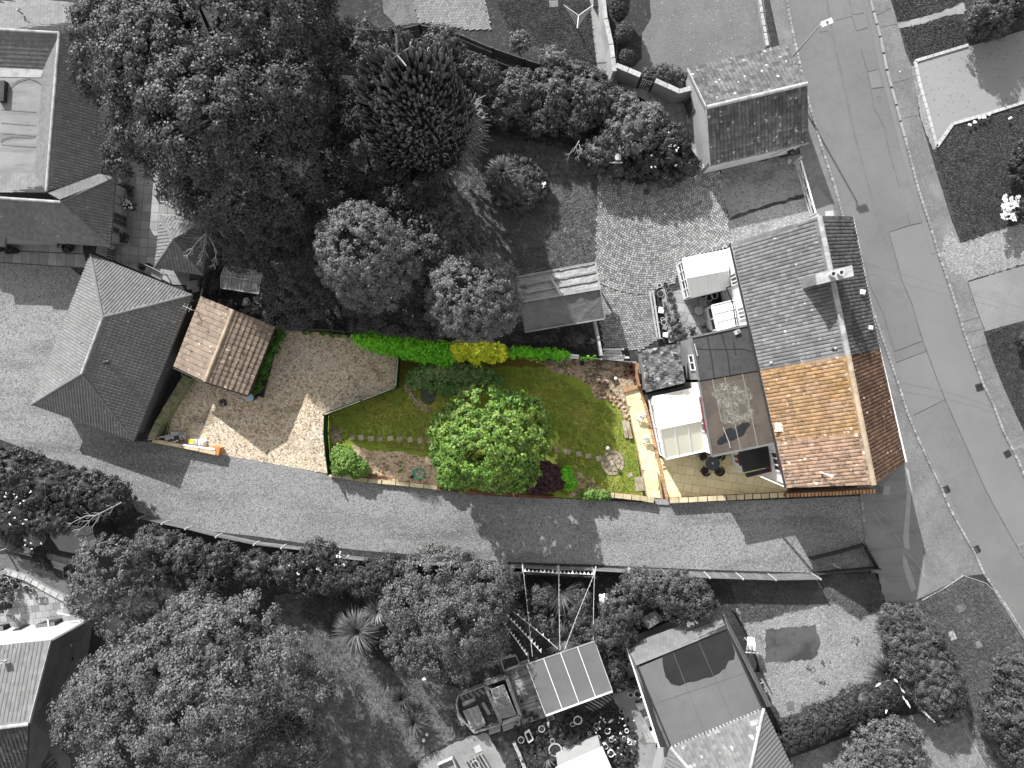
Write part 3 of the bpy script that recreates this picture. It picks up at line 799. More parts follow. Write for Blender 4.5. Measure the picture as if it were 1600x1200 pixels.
def slope(parent, px, mat, wd=.28, gauge=.30, prof=PAN, hgt=.05, th=.03, name="roof_slope", under=None, bond=0.0, seed=1, single=False, jig=.008):
    """a roof slope: boarded underlay (part) carrying its tiles; first edge of px is the eave"""
    pts = PP(px)
    o, e, s, n = frame_of(pts)
    mb = MB()
    lo = [p - n * .14 for p in pts]; hi = [p - n * .03 for p in pts]
    mb.hexa(lo, hi)
    ro = mb.build(name, under or deck_mat, parent)
    (o, e, s, n), cells = lay(pts, wd, gauge, bond)
    r = random.Random(seed)
    tm = MB()
    shared = None
    count = 0
    base = origin(ro)
    for x0, x1, y0, y1, c in cells:
        dz = r.uniform(0, jig)
        if single and count < 300 and c is None:
            if shared is None:
                t1 = MB()
                tile_mesh(t1, Vector((0, 0, 0)), Vector((1, 0, 0)), Vector((0, 1, 0)), Vector((0, 0, 1)), .006, x1 - x0 - .006, 0, y1 - y0, prof, hgt, th, 0)
                shared = t1.mesh("tile", mat)
            ob = bpy.data.objects.new("tile", shared)
            COL.objects.link(ob)
            ob.parent = ro
            a = r.uniform(-.012, .012)
            e2 = (e + s * a).normalized(); s2 = n.cross(e2)
            mt = Matrix((e2, s2, n)).transposed().to_4x4()
            mt.translation = o + e * x0 + s * y0 + n * dz - base
            ob.matrix_basis = mt
            count += 1
            continue
        if c is None:
            tile_mesh(tm, o, e, s, n, x0 + .004, x1 - .004, y0 + r.uniform(-.012, .012), y1, prof, hgt, th, dz)
        else:
            k = len(tm.v)
            for q in c:
                tm.v.append(tuple(o + e * q[0] + s * q[1] + n * (th * (1 - .75 * (q[1] - y0) / (y1 - y0)) + hgt * .3 + dz)))
            for q in c:
                tm.v.append(tuple(o + e * q[0] + s * q[1] - n * .02))
            m = len(c)
            tm.f.append(tuple(range(k, k + m))); tm.m.append(0)
            for i in range(m):
                tm.f.append((k + m + i, k + m + (i + 1) % m, k + (i + 1) % m, k + i)); tm.m.append(0)
    if tm.v:
        t = tm.build("tiles", mat, ro)
        t['kind'] = 'stuff'
    return ro

def ridge(parent, px, mat, rad=.13, step=.42, name="ridge_tile", lift=.03):
    """half-round ridge or hip tiles, one object each"""
    pts = PP(px)
    me = None
    base = origin(parent)
    for a, b in zip(pts[:-1], pts[1:]):
        L = (b - a).length
        k = max(1, round(L / step))
        d = (b - a).normalized()
        t1 = MB()
        m = 6
        for x, rr in ((0, rad), (L / k * 1.04, rad * .93)):
            for i in range(m + 1):
                an = math.pi * i / m
                t1.v.append((x, rr * math.cos(an), rr * math.sin(an) * .8))
        for i in range(m):
            t1.f.append((i, m + 1 + i, m + 2 + i, i + 1)); t1.m.append(0)
        t1.f.append(tuple(range(m + 1))); t1.m.append(0)
        t1.f.append(tuple(reversed(range(m + 1, 2 * m + 2)))); t1.m.append(0)
        me = t1.mesh(name, mat)
        y = Vector((0, 0, 1)).cross(d).normalized()
        z = d.cross(y)
        for i in range(k):
            ob = bpy.data.objects.new(name, me)
            COL.objects.link(ob)
            ob.parent = parent
            mt = Matrix((d, y, z)).transposed().to_4x4()
            mt.translation = a + d * (L * i / k) + z * (lift + random.uniform(0, .012)) - base
            ob.matrix_basis = mt

def inset(ring, d):
    c = sum(ring, Vector((0, 0, 0))) / len(ring)
    return [p + (c - p).normalized() * d for p in ring]

def wall_panel(parent, a, b, z0, z1, th, mat, name="wall", za=None):
    """upright wall from a to b; za = height at the b end when it slopes"""
    a, b = at(a, z0), at(b, z0)
    d = (b - a).normalized()
    n = Vector((-d.y, d.x, 0)) * th / 2
    mb = MB()
    t0, t1 = z1, (z1 if za is None else za)
    mb.hexa([a - n, b - n, b + n, a + n], [at(a - n, t0), at(b - n, t1), at(b + n, t1), at(a + n, t0)])
    return mb.build(name, mat, parent)

def window(parent, a, b, z0, z1, frame, glass, nx=2, ny=1, fw=.07, out=None, head=None, name="window", dep=.06):
    """a framed window lying on a wall line a-b (a, b on the outer face)"""
    a, b = at(a, 0), at(b, 0)
    d = (b - a).normalized()
    n = Vector((-d.y, d.x, 0))
    if out is not None and n.dot(out) < 0: n = -n
    mb = MB()
    A, B = a + n * dep / 2, b + n * dep / 2
    for z in (z0 + fw / 2, z1 - fw / 2):
        mb.beam(at(A, z), at(B, z), dep, fw)
    for i in range(nx + 1):
        p = A.lerp(B, i / nx)
        p = p + d * (fw / 2 if i == 0 else (-fw / 2 if i == nx else 0))
        mb.beam(at(p, z0 + fw), at(p, z1 - fw), fw, dep * .94, up=n)
    for j in range(1, ny):
        z = z0 + (z1 - z0) * j / ny
        mb.beam(at(A, z), at(B, z), dep * .8, fw * .7)
    f = mb.build(name, frame, parent)
    for i in range(nx):
        g = MB()
        p, q = a.lerp(b, i / nx) + n * .012, a.lerp(b, (i + 1) / nx) + n * .012
        g.beam(at(p, (z0 + z1) / 2), at(q, (z0 + z1) / 2), .02, z1 - z0 - .02)
        g.build("pane", glass, f)
    if head:
        h = MB()
        h.beam(at(A + n * .03, z1 + .06), at(B + n * .03, z1 + .06), .14, .11)
        h.build("window_head", head, f)
    return f

def pave(parent, px, ang, wx, wy, gap, z0, th, mat, name="slab", bond=0.0, single=True, seed=1, tilt=.004, drop=0.0, limit=300):
    """slabs, flags or setts laid inside a pixel polygon"""
    ring = [(p.x, p.y) for p in PP(px)]
    ca, sa = math.cos(ang), math.sin(ang)
    q = [(x * ca + y * sa, -x * sa + y * ca) for x, y in ring]
    if area2(q) < 0: q = q[::-1]
    r = random.Random(seed)
    xa, xb = min(p[0] for p in q), max(p[0] for p in q)
    ya, yb = min(p[1] for p in q), max(p[1] for p in q)
    off = origin(parent) if parent else Vector((0, 0, 0))
    joined = MB()
    shared = None
    cnt = 0
    for j in range(int((yb - ya) / wy) + 1):
        for i in range(-1, int((xb - xa) / wx) + 1):
            if drop and r.random() < drop: continue
            x0 = xa + i * wx + (j % 2) * bond * wx
            y0 = ya + j * wy
            c = clip_rect(q, x0 + gap / 2, x0 + wx - gap / 2, y0 + gap / 2, y0 + wy - gap / 2)
            if len(c) < 3 or abs(area2(c)) < .10 * wx * wy: continue
            full = abs(area2(c)) > .99 * (wx - gap) * (wy - gap)
            hz = z0 + th + r.uniform(0, tilt)
            if single and full and cnt < limit:
                if shared is None:
                    t = MB()
                    t.box((0, 0, 0), wx - gap, wy - gap, th)
                    shared = t.mesh(name, mat)
                ob = bpy.data.objects.new(name, shared)
                COL.objects.link(ob)
                ob.parent = parent
                cx, cy = x0 + wx / 2, y0 + wy / 2
                ob.location = Vector((cx * ca - cy * sa, cx * sa + cy * ca, hz - th)) - off
                ob.rotation_euler = (r.uniform(-.004, .004), r.uniform(-.004, .004), ang + r.uniform(-.006, .006))
                cnt += 1
                continue
            w3 = [(x * ca - y * sa, x * sa + y * ca) for x, y in c]
            if single and cnt < limit:
                t = MB(); t.prism(w3, z0, hz); t.build(name, mat, parent); cnt += 1
            else:
                joined.prism(w3, z0, hz)
    if joined.v:
        o = joined.build(name, mat, parent)
        o['kind'] = 'stuff'
    return cnt

def gutter(parent, a, b, mat, rad=.06, name="gutter"):
    mb = MB()
    mb.beam(a, b, rad * 2, rad * 1.6)
    return mb.build(name, mat, parent)
# ------------------------------------------------------------------ the terrace by the road: grey cottage and the coloured one
ZE, ZR = 4.8, 7.9
WN, WM, WS = (1143, 380, ZE), (1188, 578, ZE), (1230, 762, ZE)
RN, RM, RS = (1280, 338, ZR), (1325, 555, ZR), (1365, 757, ZR)
EN, EM, ES = (1331, 338, ZE), (1373, 545, ZE), (1415, 722, ZE)

def lerp3(a, b, t):
    return tuple(a[i] + (b[i] - a[i]) * t for i in range(3))

def terrace(name, label, w0, w1, r0, r1, e0, e1, matw, mate, rmat, under, wallmat, gable_end):
    c = sum(PP([w0, w1, e0, e1]), Vector((0, 0, 0))) / 4
    t = thing(name, label, "house", at(c, 0))
    a, b, d, f = PP([w0, e0, e1, w1])
    ins = .22
    du = (b - a).normalized(); dl = (f - a).normalized()
    A, B, D, F = a + du * ins, b - du * ins, d - du * ins, f + du * ins
    k = .14
    if gable_end == 'n': A, B = A + dl * k, B + dl * k; D, F = D - dl * .01, F - dl * .01
    else: D, F = D - dl * k, F - dl * k; A, B = A + dl * .01, B + dl * .01
    wall_panel(t, F, A, 0, ZE - .16, .24, wallmat)
    wall_panel(t, B, D, 0, ZE - .16, .24, pale_wall)
    R0, R1 = PP([r0, r1])
    for (p, q, rr) in ((A, B, R0), (D, F, R1)):
        mid = (p + q) / 2
        mb = MB()
        dd = (q - p).normalized(); nn = Vector((-dd.y, dd.x, 0)) * .11
        p2, q2 = p + dd * .13, q - dd * .13
        top = Vector((rr.x, rr.y, ZR - .22))
        top.x, top.y = (p2 + dd * (top - p2).dot(dd)).x, (p2 + dd * (top - p2).dot(dd)).y
        lo = [at(p2, 0), at(q2, 0), at(q2, ZE - .22), top, at(p2, ZE - .22)]
        n0 = len(mb.v)
        mb.v += [tuple(x - nn) for x in lo] + [tuple(x + nn) for x in lo]
        mb.f += [(0, 1, 2, 3, 4), (9, 8, 7, 6, 5)] + [(i, 5 + i, 5 + (i + 1) % 5, (i + 1) % 5) for i in range(5)]
        mb.m += [0] * 7
        mb.build("gable_wall", wallmat, t)
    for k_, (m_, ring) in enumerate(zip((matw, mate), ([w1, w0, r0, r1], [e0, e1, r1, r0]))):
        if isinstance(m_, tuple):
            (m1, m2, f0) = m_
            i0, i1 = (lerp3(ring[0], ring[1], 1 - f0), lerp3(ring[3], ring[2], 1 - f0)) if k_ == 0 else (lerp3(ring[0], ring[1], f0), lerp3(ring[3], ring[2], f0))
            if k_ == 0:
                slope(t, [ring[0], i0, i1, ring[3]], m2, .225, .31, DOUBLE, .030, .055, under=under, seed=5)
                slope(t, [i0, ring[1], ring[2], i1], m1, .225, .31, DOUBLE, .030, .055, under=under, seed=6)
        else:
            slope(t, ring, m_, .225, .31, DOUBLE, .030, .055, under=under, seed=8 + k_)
    ridge(t, [r0, r1], rmat, .17, .45)
    e0p, e1p = PP([e0, e1])
    gutter(t, e0p + Vector((.08, 0, -.10)), e1p + Vector((.08, 0, -.10)), white_paint if name == "cottage" else lead_grey, .055)
    w0p, w1p = PP([w0, w1])
    gutter(t, w0p + Vector((-.08, 0, -.10)), w1p + Vector((-.08, 0, -.10)), dark_metal, .055)
    return t, (A, B, D, F)

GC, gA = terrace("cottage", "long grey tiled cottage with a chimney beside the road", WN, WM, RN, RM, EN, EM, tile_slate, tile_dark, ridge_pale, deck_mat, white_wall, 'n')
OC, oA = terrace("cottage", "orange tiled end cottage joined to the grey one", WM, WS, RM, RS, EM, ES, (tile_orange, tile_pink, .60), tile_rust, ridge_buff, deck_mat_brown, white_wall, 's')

# chimney of the grey cottage
mb = MB()
top = PP([(1276, 428), (1330, 416), (1333, 431), (1279, 443)], 9.2)
mb.prism([(p.x, p.y) for p in top], 6.3, 9.0)
ch = mb.build("chimney", brick_wall_grey, GC)
mb = MB()
c4 = sum(top, Vector((0, 0, 0))) / 4
mb.prism([(c4.x + (p.x - c4.x) * 1.05, c4.y + (p.y - c4.y) * 1.12) for p in top], 9.0, 9.2)
mb.build("chimney_cap", ridge_pale, ch)
for u, v in ((1302, 428), (1314.5, 426)):
    p = P(u, v, 9.55)
    mb = MB()
    mb.lathe((p.x, p.y, 9.2), [(.16, 0), (.15, .3), (.18, .34), (.18, .42), (.12, .42), (.11, .1)], 14)
    mb.build("chimney_pot", pot_rim, ch)
mb = MB()
q = PP([(1258, 433, 6.9), (1276, 428, 6.9), (1279, 444, 6.9), (1262, 447, 6.9)])
mb.hexa([at(p, 6.35) for p in q], [at(p, 6.95 + (0.3 if i in (1, 2) else 0)) for i, p in enumerate(q)])
mb.build("chimney_flashing", lead_grey, ch)

def vent_pipe(parent, u, v, z, h, mat, name="vent_pipe", rad=.06, lean=(0, 0)):
    p = P(u, v, z)
    mb = MB()
    mb.tube([p - Vector((0, 0, .25)), p + Vector((lean[0] * .6, lean[1] * .6, h * .7)), p + Vector((lean[0], lean[1], h))], rad, 8)
    q = p + Vector((lean[0], lean[1], h))
    mb.lathe((q.x, q.y, q.z), [(rad * 1.5, -.05), (rad * 1.6, .05), (rad * .6, .10)], 8)
    return mb.build(name, mat, parent)
vent_pipe(GC, 1296, 546, 7.0, .5, dark_metal)
vent_pipe(GC, 1300, 545, 7.15, .45, post_pale, rad=.05)
vent_pipe(OC, 1323, 678, 7.15, .5, white_paint, "flue_pipe", .07, (.35, -.05))
vent_pipe(OC, 1285, 739, 6.6, .5, white_paint, "flue_pipe", .07, (.35, -.12))
vent_pipe(GC, 1203, 567, 5.1, .2, post_pale, rad=.07)
for u, v, z, s in ((1347.5, 456.5, 5.6, .30), (1360, 512, 5.4, .26), (1348, 425, 5.7, .0)):
    if s:
        p = P(u, v, z + .12)
        mb = MB(); mb.box((p.x, p.y, z - .1), s, s, .3, -.2); mb.box((p.x, p.y, z + .2), s * .8, s * .8, .05, -.2)
        mb.build("roof_vent", white_paint, GC)
mb = MB()
for dx in range(3):
    for dy in range(2):
        mb.box(P(1213 + dx * 5, 664 + dy * 7, 5.15), .20, .28, .03, -.2)
mb.build("replacement_tile", M("tile_new_pale", (.62, .52, .46), island=.08), OC)

# house backs: white west wall with red-headed windows
outw = Vector((-1, 0, 0))
def on_wall(a, b, f0, f1, off=.125):
    d = (b - a).normalized(); n = Vector((-d.y, d.x, 0))
    if n.dot(outw) < 0: n = -n
    return a.lerp(b, f0) + n * off, a.lerp(b, f1) + n * off
A_, F_ = oA[0], oA[3]
for f0, f1, z0, z1 in ((.72, .90, 3.0, 4.2), (.72, .92, .9, 2.2)):
    a, b = on_wall(A_, F_, f0, f1)
    window(OC, a, b, z0, z1, upvc, glass_dark, 3, 1, .09, outw, maroon)
A_, F_ = gA[0], gA[3]
for f0, f1, z0, z1 in ((.20, .30, 2.9, 4.2), (.48, .58, 2.9, 4.2)):
    a, b = on_wall(A_, F_, f0, f1)
    window(GC, a, b, z0, z1, upvc, glass_dark, 3, 1, .09, outw)

# flat-roofed back wings
def wing(name, label, px, z, mat, wallm, edge, extra=None):
    ring = PP(px, z)
    c = sum(ring, Vector((0, 0, 0))) / len(ring)
    t = thing(name, label, "extension", at(c, 0))
    r2 = inset(ring, .12)
    mb = MB(); mb.prism(r2, 0, z - .12)
    wl = mb.build("wall", wallm, t)
    mb = MB(); mb.prism(ring, z - .12, z)
    rf = mb.build("flat_roof", mat, t)
    mb = MB()
    k = len(ring)
    for i in edge:
        a, b = ring[i] + Vector((0, 0, .03)), ring[(i + 1) % k] + Vector((0, 0, .03))
        mb.beam(a, b, .12, .09)
    mb.build("roof_edge", lead_grey, t)
    return t, wl, rf, ring, r2
ZF = 4.45
gw, gwl, gwr, gring, gr2 = wing("back_wing", "two storey grey back wing with a dark felt flat roof", [(1080, 527), (1169, 508), (1190, 578), (1092, 595)], ZF, felt, grey_wall, (0, 3))
ow, owl, owr, oring, or2 = wing("back_wing", "brown felt flat roof wing with a wet patch behind the orange cottage", [(1092, 596), (1190, 579), (1213, 692), (1112, 713)], ZF - .05, felt_brown, white_wall, (2, 3))
def on_roof(parent, name, px, z, h, mat, edge=None):
    mb = MB()
    q = PP(rough(px, *edge) if edge else px, z)
    if h > 0: mb.prism([(p.x, p.y) for p in q], z - .002, z + h)
    else: mb.ngon(q)
    return mb.build(name, mat, parent)
on_roof(owr, "mineral_chips", [(1107, 603), (1165, 590), (1172, 610), (1178, 655), (1150, 662), (1130, 660), (1120, 625), (1110, 615)], ZF - .046, 0, felt_chips, (3, 3.2, 5))
on_roof(owr, "wet_patch", [(1120, 690), (1124, 684), (1130, 680), (1134, 671), (1142, 668), (1147, 671), (1152, 666), (1160, 661), (1170, 660), (1173, 664), (1166, 671), (1162, 680), (1152, 684), (1146, 688), (1135, 691), (1127, 695), (1121, 695)], ZF - .042, 0, wet_felt, (4, .6, 5))
for px in ([(1132, 588), (1148, 662), (1153, 684), (1158, 704)], [(1113, 592), (1128, 660)], [(1160, 584), (1172, 640), (1184, 698)]):
    mb = MB(); pts = PP(px, ZF - .043)
    for a, b in zip(pts[:-1], pts[1:]): mb.beam(a, b, .07, .02)
    mb.build("felt_seam", M("felt_lap", (.17, .16, .145)), owr)
for px in ([(1104, 522), (1112, 560), (1116, 591)], [(1126, 517), (1137, 555), (1141, 587)], [(1146, 535), (1150, 556)]):
    mb = MB(); pts = PP(px, ZF + .004)
    for a, b in zip(pts[:-1], pts[1:]): mb.beam(a, b, .09, .02)
    mb.build("felt_seam", deck_mat, gwr)
put("tube", "roof_cable", black, gwr, PP([(1088, 545), (1110, 546), (1135, 546), (1160, 545), (1175, 549)], ZF + .02), .012, 4)
put("tube", "roof_pipe", post_pale, gwr, PP([(1085, 537), (1090, 556)], ZF + .12), .035, 5)
put("tube", "rain_pipe", grey_metal, owr, PP([(1130, 668), (1139, 691), (1141, 700)], ZF + .02), .03, 5)
p = P(1151, 519, ZF)
t = thing("roof_box", "small pale metal box on the dark felt roof", "vent box", p)
put("box", "casing", post_pale, t, p, .40, .26, .16, .45)
put("lathe", "vent_cap", lead_grey, t, (p.x + .06, p.y + .03, p.z + .16), [(.08, 0), (.07, .03)], 10)
# windows on the wings' west walls
d = (gr2[0] - gr2[3]); outd = Vector((-1, .15, 0))
a, b = gr2[0].lerp(gr2[3], .38), gr2[0].lerp(gr2[3], .78)
window(gw, a, b, 2.6, 3.8, upvc, glass_dark, 2, 1, .10, outd)
a, b = or2[0].lerp(or2[3], .20), or2[0].lerp(or2[3], .70)
window(ow, a, b, 2.9, 3.9, upvc, glass_dark, 4, 1, .09, outd, maroon)

# slated lean-to of the grey cottage
t = thing("lean_to", "mossy slate lean-to roof tucked against the grey back wing", "outbuilding", at(P(1035, 575, 0), 0))
ring = PP([(1002, 548), (1062, 537), (1068, 599), (1009, 613)], 2.2)
put("prism", "wall", brick_wall_grey, t, inset(ring, .2), 0, 2.05)
slope(t, [(1009, 613, 2.2), (1002, 548, 2.2), (1062, 536, 2.9), (1070, 598, 2.9)], tile_leanto, .27, .25, SHED, .03, .07, bond=.5, seed=3)
mb = MB()
q = PP([(1007, 617), (1074, 602), (1076, 609), (1009, 626)], 2.0)
mb.prism([(p.x, p.y) for p in q], 1.9, 2.0); mb.build("box_gutter", dark_metal, t)
for f in (.15, .3, .55, .75):
    a = q[0].lerp(q[1], f); b = q[3].lerp(q[2], f)
    put("beam", "gutter_bracket", black, t, a + Vector((0, 0, .02)), b + Vector((0, 0, .02)), .06, .05)

# ------------------------------------------------------------------ conservatories
def conservatory(name, label, nw, ne, se, sw, rw, re, ze, zr, nbar, base_h=.6, pane=None):
    ring = [P(*x, ze) for x in (nw, ne, se, sw)]
    R0, R1 = P(*rw, zr), P(*re, zr)
    c = sum(ring, Vector((0, 0, 0))) / 4
    t = thing(name, label, "conservatory", at(c, 0))
    NW, NE, SE, SW = inset(ring, .10)
    for nm, (a, b) in (("side_wall", (NW, NE)), ("side_wall", (SE, SW)), ("front_wall", (SW, NW))):
        mb = MB(); mb.beam(at(a, base_h / 2), at(b, base_h / 2), .10, base_h); wl = mb.build(nm, upvc, t)
        o = Vector(((a + b) / 2 - c)); o.z = 0
        d = (b - a).normalized(); n = Vector((-d.y, d.x, 0)); n = n if n.dot(o) > 0 else -n
        window(t, a + n * .02, b + n * .02, base_h, ze - .12, upvc, glass_dark, 4 if nm == "front_wall" else 5, 2, .09, o, name="glazing")
        if nm == "front_wall":
            put("beam", "frieze_board", upvc, t, at(a, ze - .05) + n * .05, at(b, ze - .05) + n * .05, .20, .13)
    # gable triangle with glass
    mb = MB()
    a, b, k = ring[3], ring[0], R0
    for p, q in ((a, k), (k, b), (a, b)):
        mb.beam(p + Vector((0, 0, -.02)), q + Vector((0, 0, -.02)), .11, .11)
    for f in (.3, .5, .7):
        m = a.lerp(b, f); tp = k.lerp(a, (0.5 - f) / .5) if f < .5 else k.lerp(b, (f - .5) / .5)
        mb.beam(m, tp, .06, .06)
    gf = mb.build("gable_frame", upvc, t)
    mb = MB(); mb.poly([a, b, k]); mb.build("gable_pane", glass_dark, gf)
    for nm, (e0, e1, k1, k0) in (("roof_slope", (ring[1], ring[0], R0, R1)), ("roof_slope", (ring[3], ring[2], R1, R0))):
        mb = MB()
        n_ = (e1 - e0).cross(k0 - e0).normalized()
        n_ = n_ if n_.z > 0 else -n_
        for i in range(nbar + 1):
            f = i / nbar
            p, q = e0.lerp(e1, f), k0.lerp(k1, f)
            mb.beam(p + n_ * .03, q + n_ * .03, .075, .07, up=n_)
        mb.beam(e0 + n_ * .02, e1 + n_ * .02, .12, .09)
        fr = mb.build(nm, upvc, t)
        for i in range(nbar):
            g = MB()
            f0, f1 = i / nbar + .006, (i + 1) / nbar - .006
            q = [e0.lerp(e1, f0), e0.lerp(e1, f1), k0.lerp(k1, f1), k0.lerp(k1, f0)]
            g.hexa([x - n_ * .015 for x in q], [x + n_ * .015 for x in q])
            g.build("roof_pane", pane or poly_roof, fr)
    put("beam", "ridge_bar", upvc, t, R0, R1, .16, .16)
    return t
conservatory("conservatory", "white gabled conservatory on the sunny cream patio", (1020, 621), (1090, 606), (1101, 704), (1040, 717), (1031, 669), (1095, 656), 2.2, 3.25, 3, pane=poly_cream)
conservatory("conservatory", "white gabled conservatory beside the cobbled drive", (1067, 405), (1136, 391), (1139, 450), (1080, 464), (1074, 433), (1138, 421), 2.3, 3.3, 4)

t = thing("sun_porch", "small white lean-to sun porch by the round garden table", "porch", at(P(1120, 495, 0), 0))
ring = PP([(1112, 477), (1143, 470), (1149, 509), (1121, 517)], 2.1)
W = inset(ring, .08)
for nm, a, b in (("side_wall", W[0], W[1]), ("front_wall", W[3], W[0]), ("side_wall", W[2], W[3])):
    put("beam", nm, upvc, t, at(a, .45), at(b, .45), .10, .9)
    o = (a + b) / 2 - sum(ring, Vector((0, 0, 0))) / 4; o.z = 0
    window(t, a, b, .9, 2.0, upvc, glass_dark, 2, 1, .09, o, name="glazing")
hi = [ring[0], ring[1] + Vector((0, 0, .45)), ring[2] + Vector((0, 0, .45)), ring[3]]
mb = MB()
for i in range(4):
    a, b = hi[0].lerp(hi[3], i / 3), hi[1].lerp(hi[2], i / 3)
    mb.beam(a + Vector((0, 0, .04)), b + Vector((0, 0, .04)), .05, .06)
mb.beam(hi[0], hi[3], .14, .12)
fr = mb.build("roof_frame", upvc, t)
for i in range(3):
    q = [hi[0].lerp(hi[3], i / 3 + .01), hi[0].lerp(hi[3], (i + 1) / 3 - .01), hi[1].lerp(hi[2], (i + 1) / 3 - .01), hi[1].lerp(hi[2], i / 3 + .01)]
    put("hexa", "roof_pane", poly_roof, fr, [x - Vector((0, 0, .03)) for x in q], q)
mb = MB()
mb.tube([P(1157, 441, 2.9), P(1135, 450, 2.7), P(1145, 474, 2.5)], .06, 6); mb.tube([P(1145, 474, 2.5), P(1150, 508, 2.6)], .045, 6)
solo("rain_pipe", mb, black, "black rainwater pipe running between the two white glazed rooms", "pipe")

# dark flat porch at the back of the orange cottage
t = thing("back_porch", "small porch with a black flat roof on the cream patio", "porch", at(P(1170, 720, 0), 0))
ring = PP([(1154, 705), (1199, 696), (1204, 729), (1162, 738)], 2.7)
mb = MB(); mb.prism(inset(ring, .12), 0, 2.55); wl = mb.build("wall", white_wall, t)
put("prism", "flat_roof", black, t, ring, 2.55, 2.7)
q = PP([(1164, 740), (1204, 731), (1205, 737), (1168, 746)], 2.2)
put("prism", "lower_roof", black, t, q, 2.05, 2.2)
i2 = inset(ring, .12)
window(t, i2[0].lerp(i2[3], .15), i2[0].lerp(i2[3], .75), 1.0, 2.2, upvc, glass_dark, 2, 1, .09, Vector((-1, 0, 0)), maroon)
put("tube", "downpipe", white_paint, t, [at(i2[3], 2.4) + Vector((-.1, -.1, 0)), at(i2[3], 1.4) + Vector((-.2, -.1, 0)), at(i2[3], 1.3) + Vector((-.45, -.2, 0))], .05, 6)
put("beam", "barge_board", white_paint, t, P(1187, 744, 3.0), P(1227, 761, 4.55), .06, .22)

# ------------------------------------------------------------------ garage at the top right
t = thing("garage", "mossy tiled garage with a pitched roof under the street lamp", "garage", at(P(1170, 165, 0), 0))
za, zb = 2.45, 4.3
NW, NE, SW, SE = (1075, 108, za), (1229, 70, za), (1110, 258, za), (1263, 222, za)
RW, RE = (1104, 168, zb), (1261, 131, zb)
a, b, c, d = [p for p in PP([NW, NE, SE, SW])]
e = (b - a).normalized(); f = (d - a).normalized()
A, B, C_, D_ = a + e * .15 + f * .2, b - e * .15 + f * .2, c - e * .15 - f * .2, d + e * .15 - f * .2
wall_panel(t, A, B, 0, za - .15, .2, brick_wall_grey); wall_panel(t, C_, D_, 0, za - .15, .2, pale_wall)
for p, q, rr in ((D_, A, P(*RW)), (B, C_, P(*RE))):
    mb = MB(); dd = (q - p).normalized(); nn = Vector((-dd.y, dd.x, 0)) * .09
    p2, q2 = p + dd * .11, q - dd * .11
    m = (p2 + q2) / 2
    lo = [at(p2, 0), at(q2, 0), at(q2, za - .2), at(m, zb - .25), at(p2, za - .2)]
    mb.v += [tuple(x - nn) for x in lo] + [tuple(x + nn) for x in lo]
    mb.f += [(0, 1, 2, 3, 4), (9, 8, 7, 6, 5)] + [(i, 5 + i, 5 + (i + 1) % 5, (i + 1) % 5) for i in range(5)]; mb.m += [0] * 7
    mb.build("gable_wall", pale_wall, t)
slope(t, [NE, NW, RW, RE], tile_mossy, .25, .36, SHED, .03, .06, seed=21)
slope(t, [SW, SE, RE, RW], tile_mossy, .25, .36, SHED, .03, .06, seed=22)
ridge(t, [RW, RE], ridge_pale, .14, .42)
gutter(t, P(1110, 259, za - .1), P(1263, 223, za - .1), post_pale, .06)
mb = MB(); mb.beam(P(1074, 108, za), P(1103, 168, zb), .05, .2); mb.beam(P(1103, 168, zb), P(1109, 258, za), .05, .2); mb.build("barge_board", post_pale, t)
wb = D_.lerp(A, .62); wc = D_.lerp(A, .80)
window(t, wb - e * .10, wc - e * .10, .05, 1.9, lead_grey, glass_dark, 1, 1, .08, -e, name="door")

# ------------------------------------------------------------------ hipped garage by the lane
t = thing("hipped_garage", "large grey garage with a hipped tiled roof beside the gravel lane", "garage", at(P(170, 545, 0), 0))
za, zb = 2.3, 4.7
N_, E_, S_, W_ = (142, 398, za), (300, 461, za), (209, 688, za), (50, 632, za)
R1, R2 = (161, 496, zb), (128, 584, zb)
put("prism", "wall", dark_wall, t, inset(PP([N_, E_, S_, W_]), .45), 0, za - .1)
for i, (px, g) in enumerate((([W_, N_, R1, R2], 1), ([N_, E_, R1], 1), ([E_, S_, R2, R1], 1), ([S_, W_, R2], 1))):
    slope(t, px, tile_hip, .20, .25, ROLL, .042, .03, seed=30 + i, jig=.004)
ridge(t, [R1, R2], ridge_pale, .10, .40)
for a, b in ((N_, R1), (E_, R1), (S_, R2), (W_, R2)):
    ridge(t, [a, b], tile_pale, .09, .36, "hip_tile", .02)
for a, b in ((N_, E_), (E_, S_), (S_, W_), (W_, N_)):
    gutter(t, P(*a) - Vector((0, 0, .06)), P(*b) - Vector((0, 0, .06)), lead_grey, .05)
p = P(131, 540, 4.1)
mb = MB(); mb.box((p.x, p.y, 3.7), .28, .42, .42, .37); v_ = mb.build("roof_vent", dark_metal, t)
put("box", "vent_cover", post_pale, v_, (p.x, p.y, 4.12), .16, .26, .03, .37)
vent_pipe(t, 168, 567, 4.1, .35, dark_metal, "vent_pipe", .08)
vent_pipe(t, 172, 565, 4.05, .3, lead_grey, "vent_pipe", .06)

# ------------------------------------------------------------------ small hipped shed
t = thing("hipped_shed", "small hipped roof shed on the paved yard beneath the bare branches", "shed", at(P(285, 390, 0), 0))
za, zb = 2.1, 3.7
q = [(251, 337, za), (326, 343, za), (317, 430, za), (242, 418, za)]
ap = (271, 374, zb)
put("prism", "wall", dark_wall, t, inset(PP(q), .3), 0, za - .1)
for i in range(4):
    slope(t, [q[i], q[(i + 1) % 4], ap], tile_hip2, .24, .26, ROLL, .035, .03, seed=40 + i)
    ridge(t, [q[i], ap], tile_pale, .09, .36, "hip_tile", .02)

